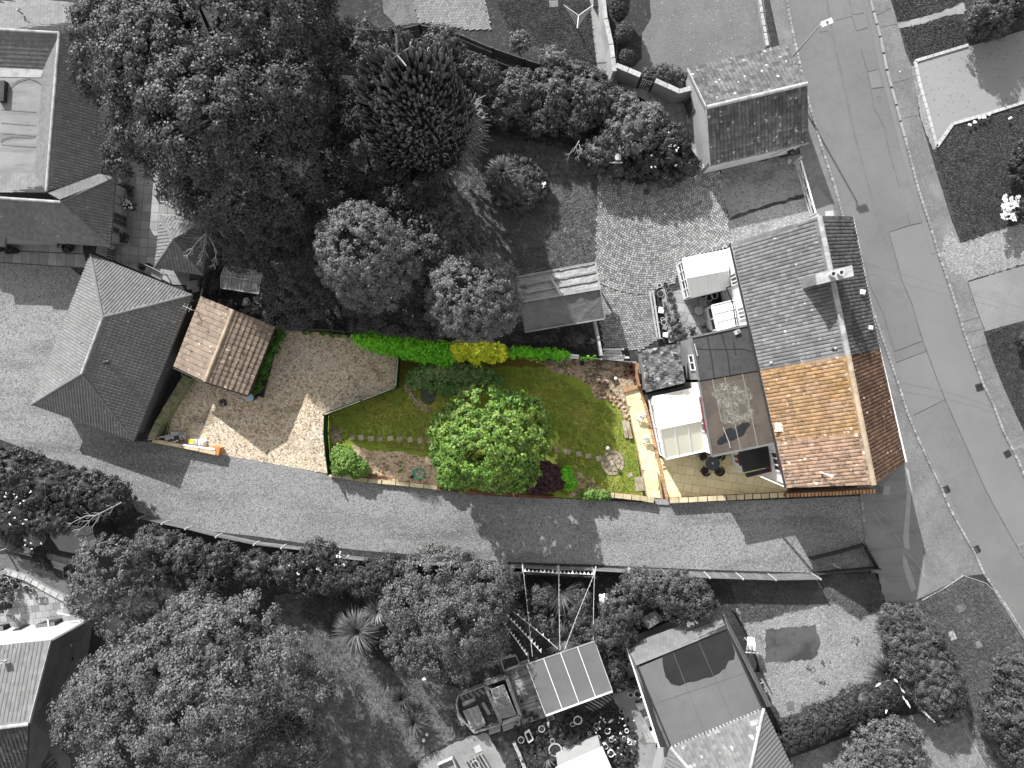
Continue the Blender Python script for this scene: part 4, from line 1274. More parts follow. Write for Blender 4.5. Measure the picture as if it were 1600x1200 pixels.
# ------------------------------------------------------------------ house at the top left, ranges round a flat roof
t = thing("courtyard_house", "big grey tiled house with a flat roof in its middle at the top left", "house", at(P(70, 200, 0), 0))
za, zb, zf = 2.4, 4.5, 3.4
mb = MB()
mb.prism([(p.x, p.y) for p in PP([(-80, 0), (168, 20), (160, 150), (152, 275), (172, 283), (165, 372), (-80, 372)], 2.4)], 0, 2.25)
mb.build("wall", grey_wall, t)
slope(t, [(176, 10, za), (-80, -16, za), (-80, 42, zb), (93, 52, zb)], tile_pale, .24, .28, FLAT, .0, .025, seed=50, bond=.5)
slope(t, [(-80, 99, zf), (68, 106, zf), (93, 53, zb), (-80, 43, zb)], tile_hip2, .24, .28, FLAT, .0, .035, seed=51, bond=.5)
slope(t, [(68, 106, zf), (54, 272, zf), (72, 299, zb), (93, 53, zb)], tile_pale, .24, .28, FLAT, .0, .02, seed=52, bond=.5)
slope(t, [(157, 276, za), (176, 12, za), (93, 53, zb), (73, 299, zb)], tile_hip2, .20, .26, SHED, .04, .04, seed=53)
slope(t, [(54, 272, zf), (-80, 266, zf), (-80, 300, zb), (72, 300, zb)], tile_pale, .24, .28, FLAT, .0, .02, seed=54, bond=.5)
slope(t, [(180, 277, za), (150, 275, za), (74, 301, zb), (95, 316, zb)], tile_pale, .24, .28, FLAT, .0, .02, seed=55, bond=.5)
slope(t, [(171, 386, za), (180, 277, za), (95, 316, zb)], tile_hip2, .20, .26, SHED, .04, .04, seed=56)
slope(t, [(-80, 366, za), (171, 386, za), (95, 316, zb), (-80, 304, zb)], tile_hip2, .21, .24, FLAT, .0, .03, seed=57, bond=.5)
ridge(t, [(93, 52, zb), (73, 299, zb)], ridge_pale, .10, .4)
ridge(t, [(-80, 304, zb), (95, 316, zb)], ridge_pale, .10, .4)
ridge(t, [(-80, 42, zb), (93, 52, zb)], ridge_pale, .10, .4)
ridge(t, [(171, 386, za), (95, 316, zb)], tile_hip2, .11, .34, "hip_tile")
ridge(t, [(180, 277, za), (95, 316, zb)], tile_hip2, .10, .34, "hip_tile")
mb = MB(); mb.prism([(p.x, p.y) for p in PP([(-80, 98), (69, 105), (55, 273), (-80, 267)], zf)], zf - .3, zf - .05)
fr = mb.build("flat_roof", flat_pale, t)
put("prism", "felt_apron", ridge_pale, fr, [(p.x, p.y) for p in PP([(-80, 100), (68, 107), (64, 121), (-80, 118)], zf)], zf - .051, zf - .02)
put("prism", "roof_light", dark_metal, fr, [(p.x, p.y) for p in PP([(-2, 126), (8, 126), (6, 158), (-4, 158)], zf + .25)], zf - .06, zf + .3)
mb = MB(); mb.tube(PP([(10, 150), (16, 136), (28, 126), (44, 122), (56, 126), (64, 132), (74, 130), (84, 122)], zf + .0), .02, 4); mb.tube(PP([(0, 222), (6, 216), (20, 213), (40, 214), (54, 213)], zf), .02, 4); mb.build("roof_cable", lead_grey, fr)
for v in (173, 194, 210, 228): 
    put("beam", "felt_seam", lead_grey, fr, P(2, v - 2, zf - .04), P(56, v + 2, zf - .04), .07, .02)
p = P(29, 17, 4.0); put("tube", "flue_pipe", post_pale, t, [Vector((p.x, p.y, 3.6)), Vector((p.x, p.y, 4.15)), Vector((p.x + .3, p.y - .05, 4.3))], .06, 6)
gutter(t, P(169, 158, za - .06), P(158, 276, za - .06), lead_grey, .05)
gutter(t, P(181, 277, za - .06), P(172, 387, za - .06), lead_grey, .05)
def house_win(p, q, z0, z1, nx, nm="window", fr_=lead_grey):
    a, b = P(*p, 2.3), P(*q, 2.3)
    window(t, a, b, z0, z1, fr_, glass_dark, nx, 1, .07, Vector((1, 0, 0)), name=nm)
house_win((166.5, 165), (165, 190), .9, 2.0, 2)
house_win((161.5, 226), (160, 262), .05, 2.1, 2, "patio_door")
house_win((171, 300), (170.3, 314), .9, 2.0, 1)
house_win((169.6, 327), (168.3, 345), .05, 2.0, 2, "door")
house_win((168.1, 350), (167.5, 360), .9, 2.0, 1)
mb = MB(); q = PP([(-60, 360, 2.3), (6, 362, 2.3), (12, 372, 2.3), (10, 386, 2.3), (-60, 384, 2.3)]); mb.prism([(p.x, p.y) for p in q], 2.3, 2.5); mb.build("porch_roof", tile_hip2, t)

# ------------------------------------------------------------------ brown tiled garage in the plot
t = thing("tiled_shed", "brown tiled garage with a ridged roof in the gravel yard", "garage", at(P(355, 545, 0), 0))
za, zb = 2.2, 3.35
NW, NE, SE, SW = (315, 463, za), (430, 510, za), (387, 617, za), (272, 573, za)
RN_, RS_ = (365, 484, zb), (321, 596, zb)
put("prism", "wall", brick_dark, t, inset(PP([NW, NE, SE, SW]), .28), 0, za - .12)
slope(t, [SW, NW, RN_, RS_], tile_shed, .36, .33, SHED, .02, .055, under=deck_mat_brown, bond=.0, single=True, seed=61, jig=.012)
slope(t, [NE, SE, RS_, RN_], tile_shed, .36, .33, SHED, .02, .075, under=deck_mat_brown, bond=.0, single=True, seed=62, jig=.012)
ridge(t, [RN_, RS_], ridge_buff, .13, .42)
gutter(t, P(431, 511, za - .08), P(388, 618, za - .08), dark_metal, .05)
mb = MB(); mb.beam(P(321, 598, zb - .15), P(387, 619, za - .12), .05, .18); mb.beam(P(321, 598, zb - .15), P(272, 575, za - .12), .05, .18); mb.build("barge_board", fence_dark, t)

# ------------------------------------------------------------------ tarpaulin carport
t = thing("carport", "open carport under a creased grey tarpaulin roof with battens", "carport", at(P(875, 465, 0), 0))
ring = [(806, 434, 2.2), (929, 411, 2.2), (944, 497, 2.2), (820, 518, 2.2)]
r0, r1 = (812, 473, 2.75), (937, 452, 2.75)
for nm, px, mt_ in (("tarpaulin", [ring[1], ring[0], r0, r1], tarp), ("tarpaulin", [ring[3], ring[2], r1, r0], tarp_dark)):
    q = PP(px)
    mb = MB(); nx_, ny_ = 26, 10
    rr = random.Random(len(px) + int(px[0][0]))
    k0 = len(mb.v)
    for j in range(ny_ + 1):
        for i in range(nx_ + 1):
            p = q[0].lerp(q[1], i / nx_).lerp(q[3].lerp(q[2], i / nx_), j / ny_)
            mb.v.append((p.x, p.y, p.z + rr.uniform(-.035, .035) - .05 * abs(math.sin(i / nx_ * math.pi * 4))))
    for j in range(ny_):
        for i in range(nx_):
            a = j * (nx_ + 1) + i
            mb.f.append((a, a + 1, a + nx_ + 2, a + nx_ + 1)); mb.m.append(0)
    mb.build(nm, mt_, t, smooth=True)
for a, b in (((811, 447, 2.45), (931, 425, 2.45)), ((812, 459, 2.62), (934, 437, 2.62)), ((813, 472, 2.85), (938, 451, 2.85)), ((930, 410, 2.3), (938, 451, 2.85)), ((938, 451, 2.85), (945, 497, 2.3)), ((820, 519, 2.25), (945, 498, 2.25)), ((806, 433, 2.3), (929, 410, 2.3)), ((813, 470, 2.8), (938, 448, 2.82))):
    put("beam", "batten", plank_grey, t, P(*a), P(*b), .10, .06)
put("beam", "loose_plank", post_pale, t, P(860, 432, 2.5), P(877, 462, 2.9), .16, .05)
for p in ring:
    w_ = P(*p); w_ = w_ + (P(875, 465, 2.2) - w_).normalized() * .2
    put("box", "post", plank_grey, t, (w_.x, w_.y, 0), .1, .1, 2.15)

# ------------------------------------------------------------------ house at the bottom, flat part in front
t = thing("hipped_house", "house with a square grey flat roof and a streaked hipped roof at the bottom", "house", at(P(1090, 1075, 0), 0))
zf, ze = 3.15, 2.45
fl = [(998, 1043, zf), (1136, 984, zf), (1192, 1107, zf), (1048, 1167, zf)]
put("prism", "wall", grey_wall, t, inset(PP([(984, 1016, ze), (1124, 960, ze), (1198, 1096, ze), (1034, 1164, ze)]), .25), 0, ze - .3)
mb = MB(); mb.prism(PP(fl), zf - .5, zf); fr = mb.build("flat_roof", flat_grey, t)
on_roof(fr, "wet_patch", [(1035, 1024), (1050, 1014), (1070, 1006), (1100, 993), (1135, 984), (1142, 1000), (1148, 1018), (1147, 1030), (1138, 1033), (1133, 1045), (1115, 1057), (1095, 1062), (1078, 1066), (1062, 1072), (1048, 1068), (1040, 1058), (1036, 1042)], zf + .004, 0, wet_grey, (5, .8, 3))
for a, b in (((1052, 1020), (1100, 1143)), ((1092, 1004), (1145, 1125)), ((1022, 1100), (1168, 1050))):
    put("beam", "felt_seam", dark_wall, fr, P(*a, zf + .006), P(*b, zf + .006), .03, .012)
slope(t, [(1121, 956, ze), (979, 1008, ze), (994, 1040, zf + .1), (1137, 982, zf + .1)], tile_pale, .25, .26, FLAT, .0, .02, seed=71, bond=.5)
slope(t, [(979, 1010, ze), (1031, 1168, ze), (1046, 1167, zf + .1), (994, 1042, zf + .1)], tile_pale, .25, .26, FLAT, .0, .02, seed=72, bond=.5)
slope(t, [(1206, 1104, ze), (1123, 957, ze), (1138, 983, zf + .1), (1193, 1106, zf + .1)], tile_pale, .25, .26, FLAT, .0, .02, seed=73, bond=.5)
apx = (1152, 1290, 6.4)
slope(t, [(1192, 1108, zf), (1048, 1168, zf), apx], tile_bungalow, .26, .28, ROLL, .035, .03, seed=74)
slope(t, [(1046, 1168, zf), (1010, 1300, zf), (1150, 1360, 6.4), apx], flat_grey, .26, .28, ROLL, .03, .03, seed=75)
slope(t, [(1285, 1300, zf), (1194, 1107, zf), apx], flat_grey, .26, .28, ROLL, .03, .03, seed=76)
ridge(t, [(1048, 1168, zf), apx], ridge_pale, .11, .4, "hip_tile"); ridge(t, [(1193, 1107, zf), apx], ridge_pale, .11, .4, "hip_tile")
put("prism", "wall", grey_wall, t, [(p.x, p.y) for p in PP([(1050, 1175), (1190, 1118), (1250, 1300), (1010, 1330)], zf)], 0, 1.8)
gutter(t, P(978, 1006, ze - .03), P(1030, 1168, ze - .03), white_paint, .06)
mb = MB()
for i in range(26):
    a = P(1050 + i * 5.4, 1168 - i * 2.28, zf + .05); mb.box((a.x, a.y, zf), .12, .16, .10, .4)
mb.build("verge_tile", ridge_pale, t)
for px in ([(1097, 984), (1135, 969), (1140, 977), (1098, 992), (1097, 984)],):
    put("tube", "roof_cable", dark_metal, t, PP([(1073, 986), (1110, 972), (1117, 978), (1119, 982)], 2.75), .035, 5)

# ------------------------------------------------------------------ gabled house at the bottom left
t = thing("gabled_house", "house with a plain dark gable wall at the lower left corner", "house", at(P(30, 1080, 0), 0))
ze, zr = 4.8, 6.9
eN, rE = (78, 1000, ze), (45, 1131, zr)
sE = (100, 1196, ze)
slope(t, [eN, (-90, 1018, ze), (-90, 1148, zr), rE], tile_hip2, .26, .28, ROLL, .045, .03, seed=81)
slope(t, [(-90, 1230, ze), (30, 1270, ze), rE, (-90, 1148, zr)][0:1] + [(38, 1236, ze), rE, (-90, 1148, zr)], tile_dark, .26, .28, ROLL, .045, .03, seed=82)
ridge(t, [(-90, 1148, zr), rE], ridge_pale, .12, .4)
a, k, b = P(*eN), P(*rE), P(38, 1236, ze)
mb = MB(); d = Vector((-.12, 0, 0))
lo = [at(b, 0) + d, at(a, 0) + d + Vector((0, -.15, 0)), a + d + Vector((0, -.15, -.2)), k + d + Vector((0, 0, -.2)), b + d + Vector((0, 0, -.2))]
nn = Vector((.12, 0, 0))
mb.v += [tuple(x - nn) for x in lo] + [tuple(x + nn) for x in lo]
mb.f += [(0, 1, 2, 3, 4), (9, 8, 7, 6, 5)] + [(i, 5 + i, 5 + (i + 1) % 5, (i + 1) % 5) for i in range(5)]; mb.m += [0] * 7
mb.build("gable_wall", dark_wall, t)
wall_panel(t, at(a, 0) + Vector((-.25, -.3, 0)), P(-90, 1018, ze) + Vector((0, -.3, 0)), 0, ze - .15, .2, pale_wall)
put("beam", "barge_board", ridge_pale, t, P(80, 1000, ze - .05), P(46, 1131, zr - .05), .05, .18)
window(t, P(-2, 1036, 5.75) + Vector((0, 0, 0)), P(9, 1034, 5.75), 5.5, 6.0, post_pale, glass_dark, 1, 1, .06, Vector((0, 1, 0)), name="roof_window")
for u, v, z in ((113, 1008, 2.6), (121, 1029, 2.4), (128, 1052, 2.2)):
    p = at(a, 0); mb = MB(); w_ = P(u, v, z)
    y_ = w_.y
    mb.box((a.x + .02, y_, z), .06, .14, .14); mb.build("wall_vent", post_pale if z != 2.4 else black, t)
# low back roofs, aerial and dish
t2 = thing("back_extension", "low dark roofed extension carrying a dish and an aerial at the lower left corner", "extension", at(P(60, 1180, 0), 0))
put("prism", "wall", dark_wall, t2, PP([(-60, 1150), (62, 1142), (108, 1185), (120, 1290), (-60, 1290)], 3.4), 0, 3.3)
slope(t2, [(108, 1188, 3.0), (58, 1140, 3.0), (30, 1180, 3.9), (50, 1230, 3.9)], tile_dark, .26, .28, ROLL, .045, .03, seed=83)
slope(t2, [(58, 1140, 3.4), (-60, 1152, 3.4), (-60, 1190, 3.9), (40, 1176, 3.9)], tile_dark, .26, .28, ROLL, .045, .03, seed=84)
mb = MB(); mb.beam(P(-20, 1185, 4.0), P(52, 1168, 4.0), .08, .05); mb.beam(P(0, 1158, 3.7), P(56, 1143, 3.7), .08, .05); mb.build("roof_bar", lead_grey, t2)
p = P(48, 1139, 5.2)
t3 = thing("satellite_dish", "round satellite dish on the corner of the dark gable", "satellite dish", at(p, 4.9))
put("tube", "rim", post_pale, t3, [p + Vector((.34 * math.cos(i * math.pi / 9), .34 * math.sin(i * math.pi / 9), .1 * math.cos(i * math.pi / 9))) for i in range(19)], .03, 5, cap=False)
put("tube", "arm", grey_metal, t3, [p + Vector((0, 0, -.3)), p, p + Vector((-.05, .1, .25))], .03, 5)
put("lathe", "bowl", lead_grey, t3, (p.x, p.y, p.z - .12), [(.05, 0), (.2, .03), (.31, .09), (.30, .10), (.05, .02)], 16)
t3 = thing("television_aerial", "comb shaped television aerial above the dark extension roof", "aerial", at(P(38, 1150, 3.6), 3.6))
put("tube", "boom", post_pale, t3, [P(30, 1141, 5.4), P(47, 1172, 5.4)], .03, 5)
for i in range(13):
    f = i / 12; c = P(30 + 17 * f, 1141 + 31 * f, 5.42)
    put("tube", "rod", post_pale, t3, [c + Vector((-.2, .06, 0)), c + Vector((.2, -.06, 0))], .018, 4)
mb = MB(); q = P(44, 1166, 5.4); mb.tube([at(q, 3.5), q], .025, 5); mb.build("mast", grey_metal, t3)

# ------------------------------------------------------------------ glazed terrace roof, sheds and odd roofs
t = thing("terrace_canopy", "grey panelled canopy roof with white bars over the timber deck", "canopy", at(P(890, 1060, 0), 0))
q = PP([(823, 1038, 2.3), (929, 1002, 2.45), (957, 1080, 2.45), (853, 1118, 2.3)])
for i in range(4):
    f0, f1 = i / 4 + .004, (i + 1) / 4 - .004
    mb = MB(); s_ = [q[0].lerp(q[1], f0), q[0].lerp(q[1], f1), q[3].lerp(q[2], f1), q[3].lerp(q[2], f0)]
    mb.hexa([x - Vector((0, 0, .03)) for x in s_], s_); mb.build("roof_panel", flat_grey, t)
for i in range(5):
    a, b = q[0].lerp(q[1], i / 4), q[3].lerp(q[2], i / 4)
    put("beam", "glazing_bar", post_pale if i in (0, 4) else chair_white, t, a + Vector((0, 0, .03)), b + Vector((0, 0, .03)), .055, .05)
put("beam", "gutter", chair_white, t, q[3] + Vector((0, 0, .0)), q[2], .10, .10)
put("beam", "top_rail", plank_grey, t, q[0], q[1], .07, .06)
for p in q:
    w_ = p + (P(890, 1060, 2.3) - p).normalized() * .15; put("box", "post", post_pale, t, (w_.x, w_.y, 0), .09, .09, 2.22)

def flat_shed(name, label, px, z, mat, wallm, seam=None):
    ring = PP(px, z); c = sum(ring, Vector((0, 0, 0))) / len(ring)
    t = thing(name, label, "shed", at(c, 0))
    put("prism", "wall", wallm, t, inset(ring, .12), 0, z - .08)
    mb = MB(); mb.prism(ring, z - .08, z); r_ = mb.build("roof", mat, t)
    for a, b in seam or ():
        put("beam", "roof_seam", dark_metal, r_, P(*a, z + .01), P(*b, z + .01), .05, .03)
    return t
flat_shed("garden_shed", "plain dark roofed shed half hidden under the clipped trees", [(535, 461), (557, 452), (577, 478), (570, 500), (534, 493)], 2.2, M("shed_roof_dark", .06, [("noise", 2, .4, .7, .045, 1)]), fence_dark)
flat_shed("garden_shed", "small grey box shed beside the pale north slope of the bottom house", [(1001, 966), (1024, 954), (1037, 968), (1013, 983)], 2.3, flat_grey, dark_wall, [((1012, 960), (1022, 979)), ((1023, 955), (1033, 972))])
flat_shed("summerhouse", "dark many sided summerhouse roof behind the white chair", [(78, 838), (86, 822), (140, 822), (152, 846), (133, 868), (93, 860)], 2.4, M("summerhouse_roof", .05, [("noise", 2, .4, .7, .04, 1)]), fence_dark)
t = thing("white_outbuilding", "bright white ribbed roof at the bottom edge among the flower pots", "outbuilding", at(P(915, 1190, 0), 0))
ring = PP([(868, 1200), (941, 1167), (962, 1215), (880, 1240)], 2.3)
put("prism", "wall", grey_wall, t, inset(ring, .15), 0, 2.2)
for i in range(9):
    f0, f1 = i / 9 + .004, (i + 1) / 9 - .004
    a, b, c, d = ring[0].lerp(ring[3], f0), ring[1].lerp(ring[2], f0), ring[1].lerp(ring[2], f1), ring[0].lerp(ring[3], f1)
    put("hexa", "roof_board", white_paint, t, [at(x, 2.2) for x in (a, b, c, d)], [at(x, 2.3 + (i % 2) * .02) for x in (a, b, c, d)])
# ------------------------------------------------------------------ fences, walls, gates
def fence(name, label, px, h, zref, posts=2.0, style="h", n=4, mat=None, pmat=None, group=None, pt=.10, over=.06, gaps=(), cap=None):
    """px line seen at height zref; style h = boards lying along, v = close upright boards joined per bay"""
    mat = mat or fence_grey; pmat = pmat or mat
    line = [at(P(u, v, zref), 0) for u, v in px]
    t = thing(name, label, "fence", line[len(line) // 2], group)
    r = random.Random(len(px) + int(px[0][0]))
    first = True
    shared = None
    for a, b in zip(line[:-1], line[1:]):
        L = (b - a).length
        k = max(1, round(L / posts))
        d = (b - a).normalized(); nn = Vector((-d.y, d.x, 0))
        for i in range(k + 1):
            if i == 0 and not first: continue
            p = a.lerp(b, i / k)
            mb = MB(); ang = math.atan2(d.y, d.x)
            hh = h + over + r.uniform(-.02, .03)
            mb.box(p, pt, pt, hh, ang); mb.box((p.x, p.y, hh), pt * 1.15, pt * 1.15, .03, ang)
            mb.build("post", pmat, t)
        first = False
        for i in range(k):
            if i in gaps: continue
            p, q = a.lerp(b, i / k) + d * pt * .5, a.lerp(b, (i + 1) / k) - d * pt * .5
            if style == "h":
                for j in range(n):
                    z = .06 + (h - .08) * (j + .5) / n
                    s1, s2 = r.uniform(-.012, .012), r.uniform(-.012, .012)
                    off = nn * (.012 * (j % 2))
                    put("beam", "board", mat, t, at(p, z + s1) + off, at(q, z + s2) + off, .03, (h - .08) / n - .012)
            else:
                mb = MB(); m = max(2, int((q - p).length / .13))
                for j in range(m):
                    c = p.lerp(q, (j + .5) / m) + nn * (.01 * (j % 2))
                    mb.box(c, (q - p).length / m - .01, .022, h + r.uniform(-.015, .0), math.atan2(d.y, d.x))
                mb.build("panel", mat, t)
                put("beam", "capping_rail", cap or pmat, t, at(p, h + .01), at(q, h + .01), .06, .035)
    return t

def wall(name, label, px, h, zref, th, mat, cop=None, coplen=.45, copw=None, single=True, cat="wall", copname="coping_stone", h2=None):
    line = [at(P(u, v, zref), 0) for u, v in px]
    t = thing(name, label, cat, line[len(line) // 2])
    k = len(line)
    nrm = []
    for i in range(k):
        d = (line[min(i + 1, k - 1)] - line[max(i - 1, 0)]).normalized(); nrm.append(Vector((-d.y, d.x, 0)))
    mb = MB()
    for i in range(k - 1):
        a, b, na, nb = line[i], line[i + 1], nrm[i] * th / 2, nrm[i + 1] * th / 2
        mb.hexa([a - na, b - nb, b + nb, a + na], [at(x, h) for x in (a - na, b - nb, b + nb, a + na)])
    mb.build("wall_body", mat, t)
    if cop:
        cw = (copw or th * 1.25) / 2
        r = random.Random(k)
        for i in range(k - 1):
            a, b = line[i], line[i + 1]
            m = max(1, round((b - a).length / coplen))
            for j in range(m):
                f0, f1 = j / m + .012 / max(1, 1), (j + 1) / m - .012
                p, q = a.lerp(b, max(f0, 0)), a.lerp(b, f1)
                n0, n1 = nrm[i].lerp(nrm[i + 1], f0) * cw, nrm[i].lerp(nrm[i + 1], f1) * cw
                jj = [Vector((r.uniform(-.012, .012), r.uniform(-.012, .012), 0)) for _ in range(4)]
                lo = [p - n0 + jj[0], q - n1 + jj[1], q + n1 + jj[2], p + n0 + jj[3]]
                mb = MB(); hz = h + .055 + r.uniform(0, .02)
                mb.hexa([at(x, h + .002) for x in lo], [at(x, hz) for x in lo])
                mb.build(copname, cop, t)
    return t

# the long fence on the south side of the lane
fence("lane_fence", "weathered plank fence along the lane above the dark hedge", [(228, 806), (300, 822), (347, 834), (405, 846), (447, 851), (500, 857), (545, 868)], 1.0, 0.0, 2.2, "h", 3, fence_grey, post_pale)
fence("lane_fence", "weathered plank fence along the lane with the bunting tied to it", [(545, 868), (600, 873), (660, 877), (705, 878), (765, 881), (817, 882), (872, 885), (925, 886), (980, 889)], 1.0, 0.0, 2.2, "h", 3, fence_grey, post_pale)
fence("lane_fence", "dark close boarded fence along the east end of the lane", [(982, 887), (1033, 890), (1100, 894), (1200, 897), (1268, 896)], 1.45, 0.0, 2.4, "v", 1, fence_grey, post_pale, cap=lead_grey)
mb_line = [(1269, 873), (1310, 863), (1351, 852), (1372, 888), (1320, 892), (1276, 896)]
fence("panel_enclosure", "low dark timber enclosure open on one side by the lane mouth", mb_line, .75, 0.5, 2.2, "v", 1, fence_dark, fence_dark, cap=fence_dark)
mb = MB(); p = P(1405 - 100, 884, .1); mb.tube([P(1301, 880, .3), P(1306, 885, .25), P(1314, 888, .2)], .06, 6); solo("drain_pipe", mb, post_pale, "short pale bent pipe lying in the dark timber enclosure", "pipe")

# green fence between yard and lawn
fence("green_fence", "green panel fence with a pale top between gravel yard and lawn", [(622, 556), (618, 605), (565, 626), (506, 648)], 1.25, 1.25, 1.9, "v", 1, fence_green, fence_green, cap=fence_edge, pt=.09)
fence("green_fence", "dark green board fence at the west end of the lawn beside the rounded bush", [(506, 648), (505, 678), (508, 712), (512, 742)], 1.25, 1.25, 1.5, "h", 5, fence_green, fence_green, pt=.09)

# yard walls
wall("block_wall", "mossy block wall between the hipped garage and the gravel yard", [(292, 588), (262, 636), (247, 662), (236, 686)], 1.1, 1.1, .42, mossy_stone, mossy_stone, .52, .46, copname="coping_block")
wall("sleeper_wall", "pale timber edged low wall between the yard and the lane", [(238, 688), (285, 697), (338, 708)], .55, .55, .22, timber_pale, timber_pale, 1.6, .26, copname="capping_plank")
mb = MB(); p = P(342, 703, 0); mb.box(p, .55, .55, .6, -.25); solo("timber_pier", mb, timber_orange, "orange timber pier at the end of the yard wall", "pier")
wall("yard_edging", "pale concrete edging at the top of the gravel yard", [(455, 519), (500, 522), (545, 527)], .18, .18, .2, coping_buff, coping_buff, .9, .22)

# garden wall along the lane
wall("lane_wall", "low stone capped wall between the gravel bed and the lane", [(514, 741), (575, 751), (640, 757), (684, 762)], .28, .28, .2, brick_dark, coping_buff, .9, .26)
wall("lane_wall", "dark brick wall below the big green tree beside the lane", [(684, 763), (740, 770), (800, 774), (865, 777)], .5, .5, .2, brick_dark, brick_dark, .23, .22, copname="brick_on_edge")
wall("lane_wall", "stone capped brick wall at the lawn corner beside the lane", [(905, 773), (960, 774), (1000, 778), (1022, 782)], .55, .55, .24, brick_dark, coping_buff, .55, .34)
wall("lane_wall", "stone capped brick wall below the cream patio", [(1046, 782), (1090, 780), (1150, 777), (1228, 773)], .6, .6, .24, brick_dark, coping_buff, .6, .34)
wall("lane_wall", "brown brick wall under the eaves of the orange cottage", [(1228, 774), (1300, 771), (1368, 767)], 1.0, 1.0, .24, brick_dark, brick_edge, .24, .26, copname="brick_on_edge")
mb = MB(); p = P(1373, 763, 0); mb.box(p, .38, .55, 1.0, -.1); mb.box((p.x, p.y, 1.0), .44, .6, .06, -.1); solo("stone_pier", mb, kerb_face, "pale stone pier at the corner below the rust tiles", "pier")
mb = MB(); p = P(1034, 784, 0); mb.box(p, 1.0, .34, .16, -.05); solo("door_step", mb, kerb_face, "grey step in the lane wall at the foot of the cream path", "step")

# north boundary of the plot
fence("dark_fence", "dark boarded fence at the back of the ivy hedge", [(438, 512), (520, 516), (600, 526), (700, 535), (800, 547)], 1.7, 1.7, 2.4, "v", 1, fence_dark, fence_dark, cap=fence_dark)
fence("low_fence", "low pale topped fence above the dirt bed", [(884, 557), (940, 561), (990, 566)], .9, .9, 1.6, "h", 4, plank_grey, post_pale)
fence("low_fence", "weathered orange boards beside the slate lean-to", [(993, 566), (1000, 602)], 1.2, 1.2, 1.6, "h", 5, brick_edge, brick_edge)
mb = MB(); mb.beam(P(929, 503, 1.0), P(939, 556, 1.0), .16, .9); solo("timber_rail", mb, post_pale, "pale timber rail from the carport corner to the low fence", "rail")
t = thing("plank_stack", "loose stack of white painted planks behind the low fence", "planks", P(962, 550, 0))
r = random.Random(9)
for i in range(9):
    a, b = P(938 + r.uniform(0, 8), 546 + i * 1.7, .4 + .05 * (i % 3)), P(970 + r.uniform(0, 14), 547 + i * 1.9 + r.uniform(-2, 2), .42 + .05 * (i % 3))
    put("beam", "plank", post_pale if i % 3 else chair_white, t, a, b, .12, .04)
fence("side_fence", "dark timber fence beside the greenhouse at the head of the plot", [(321, 432), (312, 470)], 1.7, 1.7, 1.6, "v", 1, fence_dark, fence_dark)
fence("mid_fence", "tall dark board fence running through the trees at the top", [(470, 36), (550, 44), (610, 48), (655, 38)], 1.8, 1.8, 2.4, "h", 5, fence_grey, fence_dark, cap=fence_dark)
fence("mid_fence", "tall grey board fence behind the row of shrubs at the top", [(655, 38), (710, 50), (770, 75), (820, 92), (872, 108)], 1.8, 1.8, 2.4, "h", 5, fence_grey, fence_dark)
fence("side_fence", "dark slatted fence running diagonally to the top right garage", [(950, 133), (985, 143), (1020, 164), (1052, 198), (1094, 252)], 1.1, 1.1, 2.0, "h", 4, fence_dark, fence_dark)
mb = MB()
wall("screen_wall", "tall pale boarded wall left of the topiary bushes", [(939, -30), (946, 30), (955, 70), (960, 112)], 1.9, 1.9, .22, pale_wall, post_pale, 1.2, .30)
wall("screen_wall", "pale brick wall left of the arched garden gate", [(962, 102), (1001, 118)], 1.9, 1.9, .24, pale_wall, post_pale, .8, .32)
wall("screen_wall", "pale brick wall right of the arched garden gate", [(1024, 126), (1061, 143), (1083, 137)], 1.9, 1.9, .24, pale_wall, post_pale, .8, .32)
a, b = P(1002, 121, 1.7), P(1022, 128, 1.7)
t = thing("garden_gate", "arched dark lattice gate between the two pale brick walls", "gate", at((a + b) / 2, 0))
for f in (0, 1):
    p = a.lerp(b, f); put("box", "post", fence_dark, t, (p.x, p.y, 0), .09, .09, 1.7)
put("tube", "arch", fence_dark, t, [a.lerp(b, i / 8) + Vector((0, 0, .45 * math.sin(math.pi * i / 8))) for i in range(9)], .05, 6)
for i in range(6):
    p = at(a.lerp(b, (i + .5) / 6), 0); put("box", "slat", fence_grey, t, p, .05, .04, 1.6, -.3)
for i in range(5):
    z = .3 + i * .3; put("beam", "rail", fence_grey, t, at(a, z), at(b, z), .04, .05)
# stump wall by the garage
wall("garden_wall", "curved end of a pale brick wall at the garage corner", [(1092, 262), (1101, 259), (1107, 253)], .9, .9, .22, pale_wall, post_pale, .3, .28)
wall("lawn_edging", "ragged stone edging along the pale lawn beside the road", [(1184, -20), (1190, 20), (1199, 72)], .3, .3, .18, brick_wall_grey, post_pale, .5, .2)

# white field gate
ga, gb = P(1251, 251, 0), P(1262, 338, 0)
ga, gb = at(P(1252, 250, 1.15), 0), at(P(1275, 333, 1.15), 0)
t = thing("field_gate", "white wooden field gate with crossed braces by the gravel yard", "gate", at((ga + gb) / 2, 0))
for z in (.25, .6, 1.1):
    put("beam", "rail", white_paint if z > 1 else post_pale, t, at(ga, z), at(gb, z), .08 if z > 1 else .05, .10)
for f in (0, .5, 1):
    put("beam", "stile", post_pale, t, at(ga.lerp(gb, f), .2), at(ga.lerp(gb, f), 1.12), .07, .06, up=(0, 1, 0))
for f0, f1 in ((.03, .47), (.97, .53)):
    for z0, z1 in ((.25, 1.1), (1.1, .25)):
        put("beam", "brace", post_pale, t, at(ga.lerp(gb, f0), z0) + Vector((.04, 0, 0)), at(ga.lerp(gb, f1), z1) + Vector((.04, 0, 0)), .03, .07)
